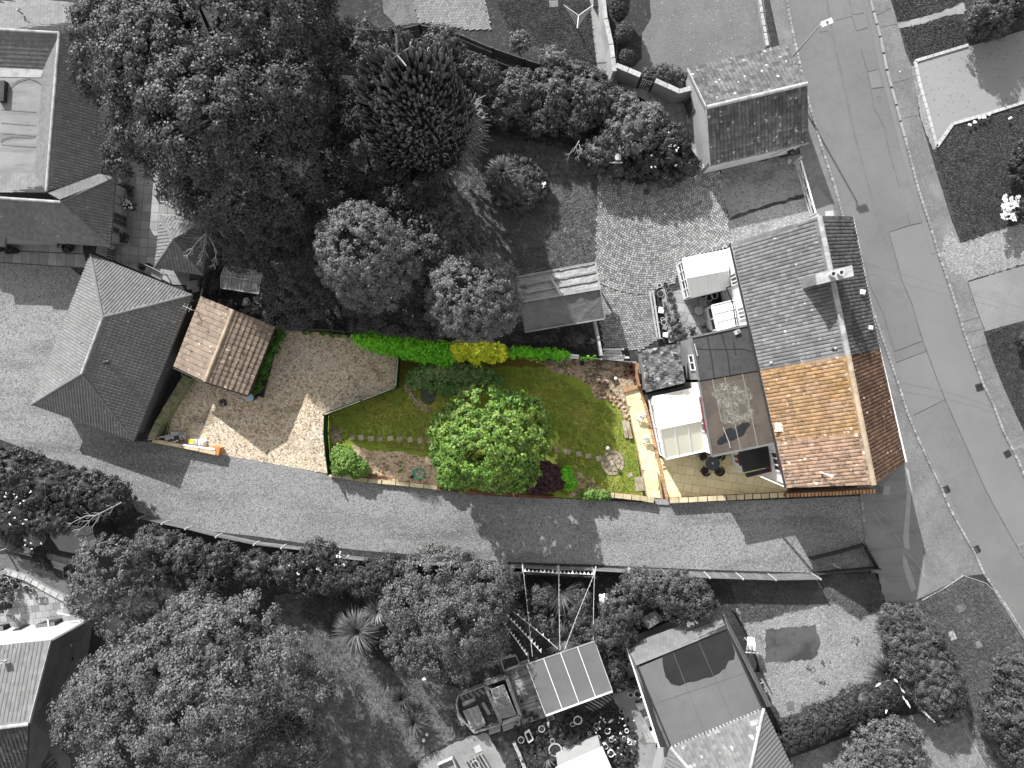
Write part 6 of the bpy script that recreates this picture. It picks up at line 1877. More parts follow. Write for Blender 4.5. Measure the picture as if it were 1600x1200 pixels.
A = [
 # name, label, lobes, mat, dens, cs, lp, L, W, trunk
 ("evergreen_tree", "dark spreading tree at the foot of the monkey puzzle", [(575, 245, 4.8, 52, 62), (620, 300, 4.2, 68, 40), (550, 180, 5, 36, 44), (660, 300, 3.8, 45, 40), (530, 255, 4.6, 38, 46), (508, 305, 4.4, 40, 36)], lf_dark, 120, .5, 40, .2, .12, .25),
 ("evergreen_tree", "shaded tree squeezed between the huge tree and the monkey puzzle", [(545, 105, 6.5, 36, 58), (560, 60, 6, 30, 32)], lf_mid, 120, .45, 40, .2, .12, .2),
 ("clipped_tree", "round clipped tree with a dense dome, the left one of the pair", [(563, 394, 8.0, 68, 74, 3.0), (582, 412, 7.0, 72, 74, 2.8)], lf_round, 260, .27, 34, .13, .09, .25),
 ("clipped_tree", "round clipped tree with a dense dome beside the carport", [(744, 464, 6.2, 76, 66, 2.7), (740, 482, 5.5, 70, 56, 2.4)], lf_round, 260, .27, 34, .13, .09, .25),
 ("laurel_tree", "mid grey leafy tree between the two clipped domes", [(692, 372, 5, 54, 50), (716, 395, 4.4, 45, 36), (668, 408, 4, 36, 40)], lf_mid, 130, .42, 40, .2, .13, .18),
 ("evergreen_tree", "black shaded tree behind the left clipped dome", [(620, 322, 4.6, 50, 38), (520, 350, 5, 42, 36), (660, 350, 4.2, 30, 32)], lf_dark, 120, .45, 40, .2, .12, .18),
 ("evergreen_tree", "small leaved dark tree beside the greenhouse", [(470, 440, 4.6, 58, 66), (444, 400, 4.6, 36, 40), (455, 490, 3.6, 42, 24), (500, 400, 4.6, 34, 40)], lf_dark, 150, .36, 38, .15, .10, .18),
 ("evergreen_shrub", "dark wide shrub overhanging the back of the ivy hedge", [(620, 488, 3.4, 52, 38), (582, 503, 2.8, 38, 26), (676, 505, 3, 44, 26), (640, 455, 3.6, 40, 34)], lf_dark, 150, .36, 38, .16, .10, .12),
 ("shrub", "bright tipped shrub right of the monkey puzzle crown", [(692, 82, 3.1, 34, 36, 1.6), (722, 108, 2.6, 26, 28, 1.3)], lf_mid, 150, .3, 36, .16, .10, .1),
 ("shrub", "dark shrub at the right flank of the monkey puzzle", [(752, 130, 1.9, 36, 36, 1.4), (738, 175, 1.7, 26, 40, 1.2)], lf_dark, 140, .34, 36, .16, .11, .1),
 ("shrub", "round pale shrub against the far end of the tall grey fence", [(812, 66, 1.6, 19, 16)], lf_pale, 220, .18, 30, .11, .08, .06),
 ("shrub", "pale rounded shrub behind the tall grey fence near the paved path", [(864, 92, 1.5, 24, 18)], lf_pale, 220, .18, 30, .11, .08, .06),
 ("shrub", "pale loose shrub at the end of the tall grey fence", [(900, 112, 1.5, 26, 16), (925, 122, 1.3, 18, 12)], lf_mid, 200, .2, 30, .12, .08, .06),
 ("shrub", "leafy grey shrub below the tall grey fence, leftmost of its row", [(808, 150, 1.8, 42, 40, 1.4), (785, 178, 1.5, 24, 24, 1.2)], lf_mid, 150, .32, 36, .16, .11, .09),
 ("shrub", "leafy grey shrub in the middle of the row below the tall fence", [(862, 150, 1.8, 44, 40, 1.4), (850, 190, 1.4, 36, 24, 1.1)], lf_mid, 150, .32, 36, .16, .11, .09),
 ("shrub", "leafy grey shrub beside the diagonal slatted fence", [(922, 150, 1.8, 42, 38, 1.4), (905, 190, 1.4, 34, 26, 1.1)], lf_mid, 150, .32, 36, .16, .11, .09),
 ("shrub", "paler thick leaved shrub nearest the diagonal slatted fence", [(990, 205, 2.0, 46, 40, 1.6), (1015, 190, 1.8, 26, 26, 1.4), (965, 170, 1.6, 34, 28, 1.3)], lf_pale, 150, .30, 36, .17, .11, .09),
 ("shrub", "low grey shrub above the white bird table", [(942, 240, 1.4, 36, 30, 1.1), (965, 265, 1.0, 24, 16, .8)], lf_mid, 170, .28, 36, .14, .10, .07),
 ("dark_shrub", "dark shrub dotted with white flowers near the garage corner", [(1045, 225, 1.6, 34, 34), (1010, 255, 1.3, 36, 22), (1068, 258, 1.2, 22, 22), (1035, 275, 1.0, 34, 16)], lf_dark, 170, .28, 36, .14, .10, .07),
 ("shrub", "dark rounded island shrub on the shaded lawn", [(806, 288, .9, 46, 44, .9), (828, 294, .8, 28, 36, .8)], lf_mid, 190, .24, 34, .13, .09, .07),
 ("shrub", "thin pale leaved shrub behind the cross braced garage corner", [(1035, 118, 1.0, 32, 14), (1060, 128, .9, 20, 12)], lf_mid, 190, .2, 30, .12, .08, .05),
 ("topiary", "tall clipped bush at the top of the topiary row", [(968, 6, 1.7, 15, 26, 1.3)], lf_mid, 800, .06, 18, .085, .06, .05),
 ("topiary", "round clipped bush, middle one of the topiary row", [(974, 54, 1.5, 13, 16, 1.1)], lf_mid, 800, .06, 18, .085, .06, .05),
 ("topiary", "small clipped ball bush at the bend of the pale wall", [(979, 90, 1.2, 12, 12, .8)], lf_mid, 800, .06, 18, .085, .06, .05),
 ("shrub", "big glossy dark bush at the top right corner", [(1546, 26, 1.8, 34, 30, 1.6), (1590, 4, 1.8, 30, 30, 1.6), (1548, 30, .8, 36, 32, .8), (1585, 14, .8, 30, 26, .8), (1556, 20, 1.4, 24, 22, 1.2)], lf_mid, 190, .26, 34, .15, .09, .08),
 ("shrub", "dark clipped shrub at the right edge below the pale drive", [(1597, 255, 1.3, 20, 40, 1.1)], lf_dark, 200, .24, 34, .13, .09, .07),
 ("shrub", "dark shrub under large white blossoms at the right edge", [(1590, 330, 1.0, 20, 22, .9)], lf_dark, 200, .22, 34, .13, .09, .06),
 ("shrub", "small dark shrub at the right edge beside the lower lawn", [(1598, 532, .8, 9, 14, .7)], lf_dark, 200, .2, 30, .12, .08, .05),
 ("clipped_hedge", "long dark clipped hedge between the lane and the lower left garden", [(-20, 745, 1.6, 60, 50, 1.4), (30, 745, 1.6, 50, 44, 1.4), (80, 762, 1.6, 50, 40, 1.4), (130, 772, 1.6, 48, 38, 1.4), (172, 780, 1.5, 36, 34, 1.3), (20, 800, 1.5, 60, 40, 1.3), (90, 810, 1.5, 50, 30, 1.3)], lf_hedge, 200, .24, 36, .14, .09, .1),
 ("grey_tree", "pale grey rounded tree at the lower left beside the flagstones", [(172, 886, 4.2, 54, 52), (150, 930, 3.8, 40, 40), (215, 930, 3.6, 40, 46), (200, 970, 3.4, 46, 34)], lf_oak2, 150, .34, 38, .16, .10, .18),
 ("dark_shrub", "dark tangled shrub under the plank fence, leftmost of the row", [(245, 850, 2.0, 36, 28), (290, 868, 2.0, 36, 28), (255, 890, 1.8, 30, 24)], lf_mid, 150, .32, 36, .15, .10, .08),
 ("dark_shrub", "dark bushy shrub below the plank fence with reddish black leaves", [(345, 876, 2.0, 36, 26), (330, 905, 1.8, 36, 26)], lf_dark, 150, .32, 36, .15, .10, .08),
 ("dark_shrub", "black leaved shrub with a few white blooms below the plank fence", [(405, 888, 2.0, 36, 26), (450, 890, 2.0, 30, 26)], lf_dark, 150, .32, 36, .15, .10, .08),
 ("dark_shrub", "dark shrub with white roses reaching over the plank fence", [(500, 872, 2.2, 32, 28), (530, 900, 2.0, 36, 28), (480, 910, 1.8, 30, 20)], lf_dark, 150, .32, 36, .15, .10, .08),
 ("dark_shrub", "dark shrub left of the tall grey tree by the fence", [(575, 905, 2.0, 32, 28), (605, 895, 2.0, 28, 28)], lf_dark, 150, .32, 36, .15, .10, .08),
 ("grey_tree", "tall loose grey tree below the fence in the middle of the bottom garden", [(690, 895, 3.3, 62, 44), (645, 945, 3.3, 46, 50), (715, 960, 3.9, 72, 62), (762, 915, 3.0, 40, 44), (700, 1015, 3.2, 58, 42), (650, 1000, 3.0, 44, 46), (755, 1000, 2.9, 36, 40)], lf_oak2, 175, .48, 70, .155, .10, .22),
 ("broadleaf_tree", "broad grey broadleaf tree filling the bottom left", [(190, 1085, 6, 74, 66), (130, 1120, 5.2, 38, 40), (270, 1040, 6.6, 76, 70), (350, 1000, 6.4, 64, 56), (330, 1100, 7.6, 100, 90), (425, 1050, 6.2, 66, 64), (470, 1085, 5.6, 46, 54), (230, 1170, 6.4, 96, 66), (380, 1180, 6.6, 100, 60), (460, 1160, 5.4, 50, 40), (400, 960, 5.0, 36, 34), (310, 960, 4.8, 44, 34)], lf_oak2, 190, .58, 84, .17, .11, .4),
 ("shrub", "dense mid grey shrub left of the small grey box shed", [(972, 955, 2.3, 30, 42), (958, 990, 2.0, 34, 28), (1000, 915, 2.4, 34, 28)], lf_mid, 160, .30, 36, .15, .10, .1),
 ("shrub", "leafy grey shrub against the north slope of the bottom house", [(1060, 922, 2.8, 42, 30), (1090, 938, 2.6, 28, 28), (1068, 950, 2.6, 36, 20), (1030, 920, 2.4, 30, 26)], lf_mid, 150, .30, 36, .17, .11, .1),
 ("shrub", "small shrub at the right end of the canopy roof", [(960, 1035, 1.4, 18, 26), (968, 1062, 1.1, 14, 18)], lf_mid, 190, .22, 34, .13, .09, .06),
 ("shrub", "feathery shrub behind the bunting poles", [(786, 903, 1.8, 24, 22), (778, 942, 1.6, 24, 30), (800, 962, 1.0, 22, 20)], lf_mid, 160, .28, 36, .15, .10, .08),
 ("shrub", "low pale leaved bed plants between the bunting strings", [(848, 935, .9, 26, 24), (838, 975, .8, 34, 26), (905, 955, .9, 24, 40), (930, 990, .9, 26, 30)], lf_mid, 170, .25, 34, .16, .11, .06),
 ("evergreen_bush", "big feathery evergreen bush beside the narrow concrete path", [(1405, 972, 1.4, 34, 30, 1.2), (1425, 1000, 1.6, 46, 36, 1.4), (1440, 1035, 1.7, 48, 38, 1.5), (1460, 1068, 1.7, 44, 42, 1.5), (1470, 1098, 1.4, 34, 30, 1.2)], lf_pampas, 270, .30, 36, .28, .06, .1),
 ("shrub", "glossy leaved shrub on the block drive at the bottom right", [(1385, 1170, 1.5, 58, 50, 1.4), (1350, 1195, 1.4, 40, 40, 1.2)], lf_pale, 190, .28, 36, .17, .10, .09),
 ("shrub", "large dark shrub at the lower right corner of the verge", [(1590, 1060, 2.2, 40, 46), (1575, 1110, 2.2, 44, 46), (1600, 1160, 2.0, 40, 40)], lf_mid, 170, .32, 36, .16, .10, .1),
 ("low_hedge", "long low hedge between the pale gravel and the block drive", [(1236 + i * 18.5, 1146 - i * 8, 1.0, 22, 27, .9) for i in range(9)], lf_hedge, 260, .22, 34, .15, .07, .06),
 # the coloured plot
 ("green_tree", "bright green leafy tree in the middle of the lawn", [(752, 640, 3.9, 52, 36), (716, 672, 3.7, 40, 38), (800, 655, 4.0, 50, 44), (765, 695, 4.9, 72, 62), (822, 690, 3.7, 36, 40), (722, 725, 3.5, 40, 36), (785, 738, 3.5, 56, 30), (830, 650, 3.2, 24, 24), (705, 700, 3.2, 32, 30)], lf_green, 165, .34, 40, .22, .15, .2),
 ("ivy_hedge", "vivid green ivy hedge along the back fence, left of the golden shrub", [(568 + i * 14, 530 + i * 2.2 + min(i, 4) * .8, 1.5, 15, 10 + min(i, 3) * 2.2, .9) for i in range(10)], lf_ivy, 230, .25, 32, .17, .13, .06),
 ("golden_shrub", "golden yellow shrub in the middle of the back hedge", [(722, 547, 1.5, 24, 15, .9), (750, 551, 1.5, 28, 17, .9), (775, 552, 1.4, 18, 13, .9)], lf_yellow, 230, .25, 32, .16, .13, .06),
 ("ivy_hedge", "low green ivy right of the golden shrub", [(800 + i * 15, 551 + i * .8, 1.0, 14, 8, .6) for i in range(6)], lf_ivy, 230, .2, 30, .13, .10, .05),
 ("ivy_tuft", "small green tuft on top of the low pale topped fence", [(918, 557, .9, 16, 4, .3)], lf_ivy, 240, .15, 26, .11, .09, .04),
 ("ivy_patch", "thin dark ivy strip at the top edge of the gravel yard", [(480 + i * 14, 517 + i * 1.5, .5, 12, 4, .3) for i in range(7)], lf_ivyd, 230, .15, 26, .11, .09, .04),
 ("ivy_hedge", "dark green ivy strip beside the brown tiled garage", [(436, 520, .8, 9, 10, .5), (428, 540, .8, 9, 12, .5), (418, 560, .8, 10, 13, .5), (411, 580, .8, 10, 12, .5), (402, 600, .7, 9, 12, .5), (396, 612, .5, 7, 8, .4)], lf_ivyd, 230, .2, 30, .13, .10, .05),
 ("border_planting", "low dark green planted island on the lawn behind the tree", [(655, 592, .6, 20, 18, .5), (675, 580, .7, 24, 15, .55), (705, 581, .8, 30, 18, .6), (740, 586, .75, 32, 17, .6), (690, 603, .6, 26, 13, .5), (720, 608, .6, 28, 13, .5), (770, 596, .5, 17, 11, .4)], lf_bed, 330, .2, 30, .16, .08, .04),
 ("rounded_bush", "rounded bright green bush at the west end of the lawn", [(534, 712, .7, 17, 16, .65), (545, 722, .8, 20, 18, .75), (558, 732, .7, 19, 14, .6), (530, 728, .6, 14, 15, .55)], lf_bush, 520, .13, 26, .12, .09, .05),
 ("maple_bush", "dark purple maple bush between the tree and the green bush", [(850, 742, .9, 28, 22, .8), (838, 757, .8, 26, 14, .6), (862, 752, .8, 20, 16, .6)], lf_maple, 480, .16, 28, .16, .06, .05),
 ("green_bush", "small fresh green bush right of the purple maple", [(884, 741, .7, 12, 13, .6), (890, 755, .6, 11, 12, .5)], lf_ivy, 520, .12, 26, .11, .09, .04),
 ("green_bush", "flat green bush on the stone capped wall", [(920, 773, .7, 16, 8, .4), (940, 774, .7, 15, 7, .4)], lf_bush, 520, .12, 28, .12, .08, .04),
 ("green_bush", "olive green shrub under the left side of the big green tree", [(694, 742, .8, 12, 18, .6), (702, 757, .7, 16, 9, .5)], lf_bush, 460, .14, 28, .13, .09, .04),
 ("green_bush", "small weedy green clump on the gravel bed", [(626, 730, .25, 7, 9, .2)], lf_bush, 260, .12, 24, .10, .06, .03),
 ("dark_shrub", "shaded undergrowth below the carport beside the low fence", [(850, 530, .6, 30, 10, .5), (900, 530, .7, 24, 14, .5), (815, 535, .7, 18, 8, .5)], lf_dark, 190, .2, 30, .13, .09, .04),
 ("dark_shrub", "scrubby dark plants around the greenhouse", [(330, 445, .7, 18, 20, .5), (420, 470, .8, 22, 14, .6), (345, 480, .6, 26, 12, .5), (400, 490, .7, 26, 12, .5)], lf_dark, 190, .2, 30, .13, .09, .04),
 ("potted_greenery", "leafy plants at the corner of the dark felt roof", [(1068, 525, .7, 20, 14, .5), (1095, 518, .6, 16, 10, .5)], lf_mid, 210, .18, 30, .13, .09, .04),
 ("dark_shrub", "dense dark bed of plants around the flower pots at the bottom", [(820, 1130, .15, 26, 18, .18), (860, 1150, .15, 34, 22, .18), (905, 1140, .15, 34, 26, .18), (950, 1130, .15, 34, 24, .18), (975, 1165, .15, 24, 30, .18), (835, 1180, .15, 34, 24, .18), (895, 1110, .15, 24, 12, .18), (965, 1195, .15, 30, 20, .18)], lf_dark, 190, .16, 24, .15, .09, .04),
]
cutN = lambda p: p[:, 1] > P(0, 541, 1.7).y
made = {}
CORE = {"topiary": .9, "clipped_hedge": .84, "low_hedge": .84, "rounded_bush": .86, "green_bush": .8, "ivy_hedge": .75, "golden_shrub": .75, "maple_bush": .8, "border_planting": .7, "evergreen_bush": .78, "shrub": .7, "dark_shrub": .7}
for a in A:
    nm, lab, lob, mt_, de, cs, lp, L_, W_, tr = a
    cat = {"clipped_tree": "tree", "grey_tree": "tree", "evergreen_tree": "tree", "broadleaf_tree": "tree", "laurel_tree": "tree", "green_tree": "tree"}.get(nm, nm.split("_")[-1])
    cut = None
    if lab.startswith("dark wide shrub"): cut = lambda p: p[:, 1] > P(0, 531, 1.7).y + (p[:, 0] - P(640, 0, 1.7).x) * -.10
    if "beside the carport" in lab: cut = lambda p: p[:, 1] > P(0, 541, 1.7).y
    tall = max(q[2] for q in lob) > 2.9
    made[lab] = plant(nm, lab, cat, lob, mt_, de, cs, lp, L_, W_, tr, cut=cut, core=CORE.get(nm, 0) if max(q[2] for q in lob) > .65 else 0, shell=.88 if CORE.get(nm, 0) > .8 else .74, part="crown" if tall else "foliage")
flowers(made["dark shrub dotted with white flowers near the garage corner"], scatter(1050, 222, 16, 22, 2.5, 14) + scatter(1040, 250, 30, 20, 2.2, 6), blossom, .09)
flowers(made["dark shrub under large white blossoms at the right edge"], scatter(1578, 325, 15, 22, 1.5, 44), blossom, .16, n=5)
flowers(made["dark rounded island shrub on the shaded lawn"], scatter(850, 290, 4, 6, 1.4, 8), blossom, .08)
flowers(made["dark shrub with white roses reaching over the plank fence"], scatter(515, 880, 34, 26, 3.0, 9), blossom, .10)
flowers(made["black leaved shrub with a few white blooms below the plank fence"], scatter(450, 890, 40, 22, 2.9, 6), blossom, .09)
flowers(made["long dark clipped hedge between the lane and the lower left garden"], scatter(25, 800, 34, 44, 2.9, 14) + scatter(50, 850, 20, 10, 2.0, 5), blossom, .08)
flowers(made["dense dark bed of plants around the flower pots at the bottom"], scatter(960, 1150, 40, 40, .8, 26), blossom, .08)
bare(made["long dark clipped hedge between the lane and the lower left garden"], [[(190, 785, 2.6), (165, 798, 2.7), (148, 806, 2.8), (132, 822, 2.8), (118, 832, 2.7)], [(150, 806, 2.8), (135, 806, 2.8), (118, 814, 2.7), (104, 822, 2.6)], [(160, 800, 2.7), (150, 815, 2.7), (140, 830, 2.6)]], bark_pale)
bare(made["leafy grey shrub beside the diagonal slatted fence"], [[(905, 220, 2.2), (896, 236, 2.2), (884, 244, 2.1)], [(905, 225, 2.2), (908, 238, 2.2), (900, 250, 2.0)]], bark_pale, r0=.04)
mb = MB()
for u, v in ((1580, 185), (1525, 190), (1530, 184), (1537, 182), (1545, 180), (1515, 195)):
    for k in range(3):
        q = P(u + rr.uniform(-3, 3), v + rr.uniform(-2, 2), .3); mb.blob(q, .09, .09, .06, int(u), .2, 1)
solo("border_flowers", mb, blossom, "white flowers along the kerb of the pale drive", "flowers")
plant("golden_flower", "tiny yellow flowers behind the rounded bush", "flowers", [(528, 694, .2, 3, 2, .15)], lf_yellow, 200, .1, 12, .08, .06, .01, part="foliage")

# ---- spiky plants
def spiky(name, label, cat, u, v, n, L, w, z0, mat, lean=(.1, 1.0), droop=.3, stem=0.0, seg=3, arc=(0, 6.283)):
    c = P(u, v, z0)
    t = thing(name, label, cat, at(c, 0))
    mb = MB()
    r = random.Random(int(u + v))
    for i in range(n):
        an = r.uniform(*arc); el = r.uniform(*lean)
        d = Vector((math.cos(an) * math.cos(el), math.sin(an) * math.cos(el), math.sin(el)))
        s = Vector((-math.sin(an), math.cos(an), 0)) * w * r.uniform(.7, 1.2)
        l = L * r.uniform(.6, 1.1)
        q = [c + d * .04]
        for k in range(seg):
            q.append(q[-1] + d * l / seg); d = (d - Vector((0, 0, droop * r.uniform(.5, 1.3)))).normalized()
        n0 = len(mb.v)
        for k, p in enumerate(q):
            ww = (.7, 1, .8, .06)[k] if seg == 3 else (1 - k / (seg + .001))
            p = Vector((p.x, p.y, max(p.z, .03)))
            mb.v += [tuple(p - s * ww / 2), tuple(p + s * ww / 2)]
        for k in range(seg):
            mb.f.append((n0 + 2 * k, n0 + 2 * k + 1, n0 + 2 * k + 3, n0 + 2 * k + 2)); mb.m.append(0)
    mb.build("leaves", mat, t)
    mb = MB(); mb.tube([at(c, 0), at(c, z0 * .6), c + Vector((0, 0, .1))], [.12, .1, .08], 6); mb.build("stem", bark, t)
    return t
spiky("cordyline", "spiky cordyline with a fan of pale sword leaves under the grey tree", "palm", 558, 985, 420, 1.75, .085, 1.9, lf_blade, (-.1, 1.1), .35)
spiky("cordyline", "smaller spiky cordyline head behind the larger one", "palm", 590, 955, 200, 1.1, .075, 2.2, lf_blade, (-.1, 1.1), .3)
spiky("yucca", "spiky round yucca on the shady lawn, the upper one of the two", "yucca", 628, 1090, 230, 1.05, .07, .8, lf_blade_dark, (-.05, 1.2), .12)
spiky("yucca", "spiky round yucca on the shady lawn, the lower one of the two", "yucca", 646, 1128, 260, 1.15, .07, .8, lf_blade, (-.05, 1.2), .12)
spiky("phormium", "dark drooping grassy clump behind the middle bunting string", "grass plant", 876, 925, 260, 1.7, .05, .9, lf_blade_dark, (.1, 1.2), .5, arc=(2.6, 6.9))
spiky("yucca", "pale spiky rosette below the middle bunting string", "yucca", 879, 998, 260, 1.35, .06, .7, lf_blade, (0, 1.2), .14)
spiky("grass_clump", "pale grassy clump on the left of the island bed", "grass plant", 784, 270, 520, 1.25, .06, 1.15, lf_blade, (.35, 1.4), .5)
spiky("fern_plant", "spiky leaved plant among the pots at the bottom", "plant", 898, 1160, 160, .9, .09, .35, lf_blade_dark, (.1, 1.0), .25)
spiky("fern_plant", "small star shaped plant at the bottom edge by the white roof", "plant", 855, 1185, 90, .8, .08, .3, lf_blade_dark, (.1, 1.0), .25)
t = spiky("pampas_grass", "pampas grass with white plumes beside the feathery bush", "pampas grass", 1385, 1050, 520, 1.7, .045, .6, lf_pampas, (.1, 1.2), .38)
r = random.Random(8)
for (u, v) in ((1375, 1068), (1398, 1062), (1407, 1058), (1413, 1056), (1422, 1065), (1405, 1073), (1413, 1071), (1406, 1083), (1416, 1095), (1443, 1102), (1386, 1104), (1440, 1108), (1452, 1119), (1446, 1114), (1415, 1050)):
    tip = P(u, v, r.uniform(1.3, 1.9)); ro = P(1392 + r.uniform(-4, 4), 1056 + r.uniform(-5, 5), .7)
    mb = MB(); mb.tube([ro, ro.lerp(tip, .5) + Vector((0, 0, .3)), tip], .014, 4); st = mb.build("stalk", post_pale, t)
    d = (tip - ro).normalized(); mb = MB(); mb.tube([tip - d * .12, tip + d * .05, tip + d * .3, tip + d * .5], [.02, .085, .075, .015], 7); mb.build("plume", plume, st)

# ---- rough grass and weeds: tufts nobody could count
def tufts(name, px, n, L, mat, seed, w=.022):
    ring = [(p.x, p.y) for p in PP(px)]
    xs = [p[0] for p in ring]; ys = [p[1] for p in ring]
    r = np.random.default_rng(seed)
    pts = np.stack([r.uniform(min(xs), max(xs), n), r.uniform(min(ys), max(ys), n)], 1)
    pts = np.array([p for p in pts if inside(p[0], p[1], ring)])
    k = 5
    p = np.repeat(pts, k, 0) + r.normal(size=(len(pts) * k, 2)) * .05
    m = len(p)
    an = r.uniform(0, 6.283, m); le = L * r.uniform(.5, 1.3, m)
    dx, dy = np.cos(an), np.sin(an)
    v = np.zeros((m, 3, 3))
    v[:, 0] = np.stack([p[:, 0] - dy * w, p[:, 1] + dx * w, np.full(m, .012)], 1)
    v[:, 1] = np.stack([p[:, 0] + dy * w, p[:, 1] - dx * w, np.full(m, .012)], 1)
    v[:, 2] = np.stack([p[:, 0] + dx * le * .9, p[:, 1] + dy * le * .9, .02 + le * .55], 1)
    me = bpy.data.meshes.new(name)
    me.vertices.add(3 * m); me.loops.add(3 * m); me.polygons.add(m)
    me.vertices.foreach_set("co", v.astype(np.float32).ravel())
    me.loops.foreach_set("vertex_index", np.arange(3 * m, dtype=np.int32))
    me.polygons.foreach_set("loop_start", np.arange(0, 3 * m, 3, dtype=np.int32))
    me.materials.append(mat); me.update(calc_edges=True)
    o = bpy.data.objects.new(name, me); COL.objects.link(o)
    o['kind'] = 'stuff'
    return o
gr_green = leafmat("grass_green", (0.17, 0.23, 0.025), (0.24, 0.25, 0.05), .4, .2)
gr_grey = leafmat("grass_grey", 0.12, 0.08, .4, .2)
gr_dark = leafmat("grass_dark", 0.055, 0.04, .4, .2)
tufts("lawn_grass", [(620, 560), (850, 575), (925, 622), (985, 655), (1003, 772), (900, 777), (690, 710), (540, 690), (510, 650), (618, 606)], 17000, .09, gr_green, 1)
tufts("verge_grass", [(1425, 946), (1505, 900), (1548, 918), (1600, 1002), (1680, 1125), (1560, 1250), (1495, 1090)], 9000, .16, gr_grey, 2)
tufts("garden_grass", [(430, 930), (520, 920), (590, 1030), (690, 1070), (760, 1080), (712, 1152), (600, 1250), (430, 1250)], 9000, .14, gr_grey, 3)
tufts("garden_grass", [(690, 225), (760, 205), (890, 225), (935, 280), (930, 412), (820, 428), (738, 372)], 9000, .12, gr_grey, 4)
tufts("lawn_grass", [(1462, 238), (1488, 198), (1600, 164), (1600, 346), (1504, 379)], 6000, .10, gr_dark, 5)
tufts("lawn_grass", [(1407, 46), (1427, 92), (1512, 68), (1498, 24)], 3000, .10, gr_dark, 6)
tufts("lawn_grass", [(1393, 0), (1404, 35), (1500, 5), (1500, -20)], 1500, .10, gr_dark, 7)
tufts("lawn_grass", [(1538, 520), (1600, 502), (1602, 676), (1566, 598)], 3000, .10, gr_dark, 8)
tufts("lawn_grass", [(775, 0), (922, 0), (932, 112), (800, 55)], 4000, .09, gr_dark, 9)
tufts("rough_grass", [(1140, 900), (1370, 895), (1384, 946), (1345, 968), (1300, 940), (1160, 975)], 3500, .14, gr_grey, 10)
tufts("undergrowth", [(640, 1060), (700, 1050), (800, 1000), (960, 900), (800, 890), (600, 900), (480, 920), (470, 960)], 9000, .18, gr_dark, 11, .03)
tufts("undergrowth", [(320, 430), (540, 440), (560, 510), (440, 510), (315, 465)], 3000, .16, gr_dark, 12, .03)
tufts("undergrowth", [(700, 200), (760, 130), (1050, 190), (1090, 270), (960, 290), (880, 230), (760, 210)], 6000, .18, gr_dark, 13, .03)
tufts("yard_weeds", [(342, 625), (352, 622), (356, 632), (345, 636)], 60, .12, gr_dark, 14)
# ------------------------------------------------------------------ street furniture
def fr(a, b, t):
    return (a[0] + (b[0] - a[0]) * t, a[1] + (b[1] - a[1]) * t)

base = P(1222, 108, 0); top = at(base, 6.3)
t = thing("street_lamp", "tall grey street lamp leaning over the road beside the tiled garage", "street lamp", base)
mb = MB(); mb.tube([base, at(base, 1.2)], .11, 8); mb.tube([at(base, 1.2), top + Vector((.02, 0, 0)), P(1281, 41, 6.55)], [.075, .055, .045], 8); mb.build("pole", grey_metal, t)
a, b = P(1283, 39, 6.55), P(1300, 32, 6.6)
put("beam", "lamp_head", chair_white, t, a, b, .32, .14)
m = a.lerp(b, .5); put("box", "photocell", lead_grey, t, (m.x, m.y, 6.65), .14, .12, .06, .4)
put("beam", "lamp_lens", post_pale, t, a.lerp(b, .3) - Vector((0, 0, .09)), b - Vector((0, 0, .09)), .24, .05)

def drain(u, v, w_, h_, ang, label, mat=dark_metal):
    p = P(u, v, .012)
    t = thing("drain_cover", label, "drain", p)
    mb = MB(); ca, sa = math.cos(ang), math.sin(ang)
    for (x, y, sx, sy) in ((0, h_ / 2, w_, .04), (0, -h_ / 2, w_, .04), (w_ / 2, 0, .04, h_), (-w_ / 2, 0, .04, h_)):
        mb.box((p.x + x * ca - y * sa, p.y + x * sa + y * ca, .014), sx, sy, .03, ang)
    mb.build("frame", mat, t)
    for k in range(5):
        y = -h_ / 2 + h_ * (k + .7) / 5.4
        put("box", "bar", mat, t, (p.x - y * sa, p.y + y * ca, .016), w_ * .9, h_ / 9, .025, ang)
    put("box", "pit", black, t, (p.x, p.y, .006), w_, h_, .008, ang)
drain(1478, 765, .46, .46, .45, "dark square drain in the gutter nearest the rust tiled roof")
drain(1525.5, 858.5, .46, .46, .45, "dark square drain in the gutter above the verge corner")
drain(1530, 605, .46, .46, .3, "dark square drain at the far kerb beside the lower right lawn")
drain(1574, 709, .42, .42, .5, "small rusty drain at the far kerb near the square inspection cover")
def cover(u, v, sx, sy, ang, label, m1=conc, m2=lead_grey, cat="manhole"):
    p = P(u, v, .02)
    t = thing("inspection_cover", label, cat, p)
    put("box", "frame", m1, t, (p.x, p.y, .01), sx, sy, .03, ang)
    put("box", "lid", m2, t, (p.x, p.y, .04), sx * .72, sy * .72, .008, ang)
cover(1594, 706, .85, .75, .45, "square inspection cover in the far pavement at the right edge")
cover(1597, 856, .5, .6, .35, "inspection cover in the road at the right edge")
cover(1502, 950, .62, .55, .5, "square inspection cover sunk in the rough verge", lead_grey)
cover(1488, 993, .42, .62, .4, "white slab lying in the rough verge", drive_edge, drive_edge, "slab")
cover(1529, 1007, .42, .45, .4, "small pale slab in the rough verge right of the white one", conc, conc, "slab")
cover(1235, 1103, .5, .62, .15, "grey cover on the pale gravel beside the low hedge", lead_grey)
cover(1296, 335, .6, .5, .1, "pale cover on the apron behind the grey cottage", drive_edge, drive_edge)
mb = MB(); p = P(1406, 112, .02); mb.lathe((p.x, p.y, .018), [(.07, 0), (.07, .02)], 12); solo("valve_cap", mb, post_pale, "tiny round white cap set in the far pavement", "cap")

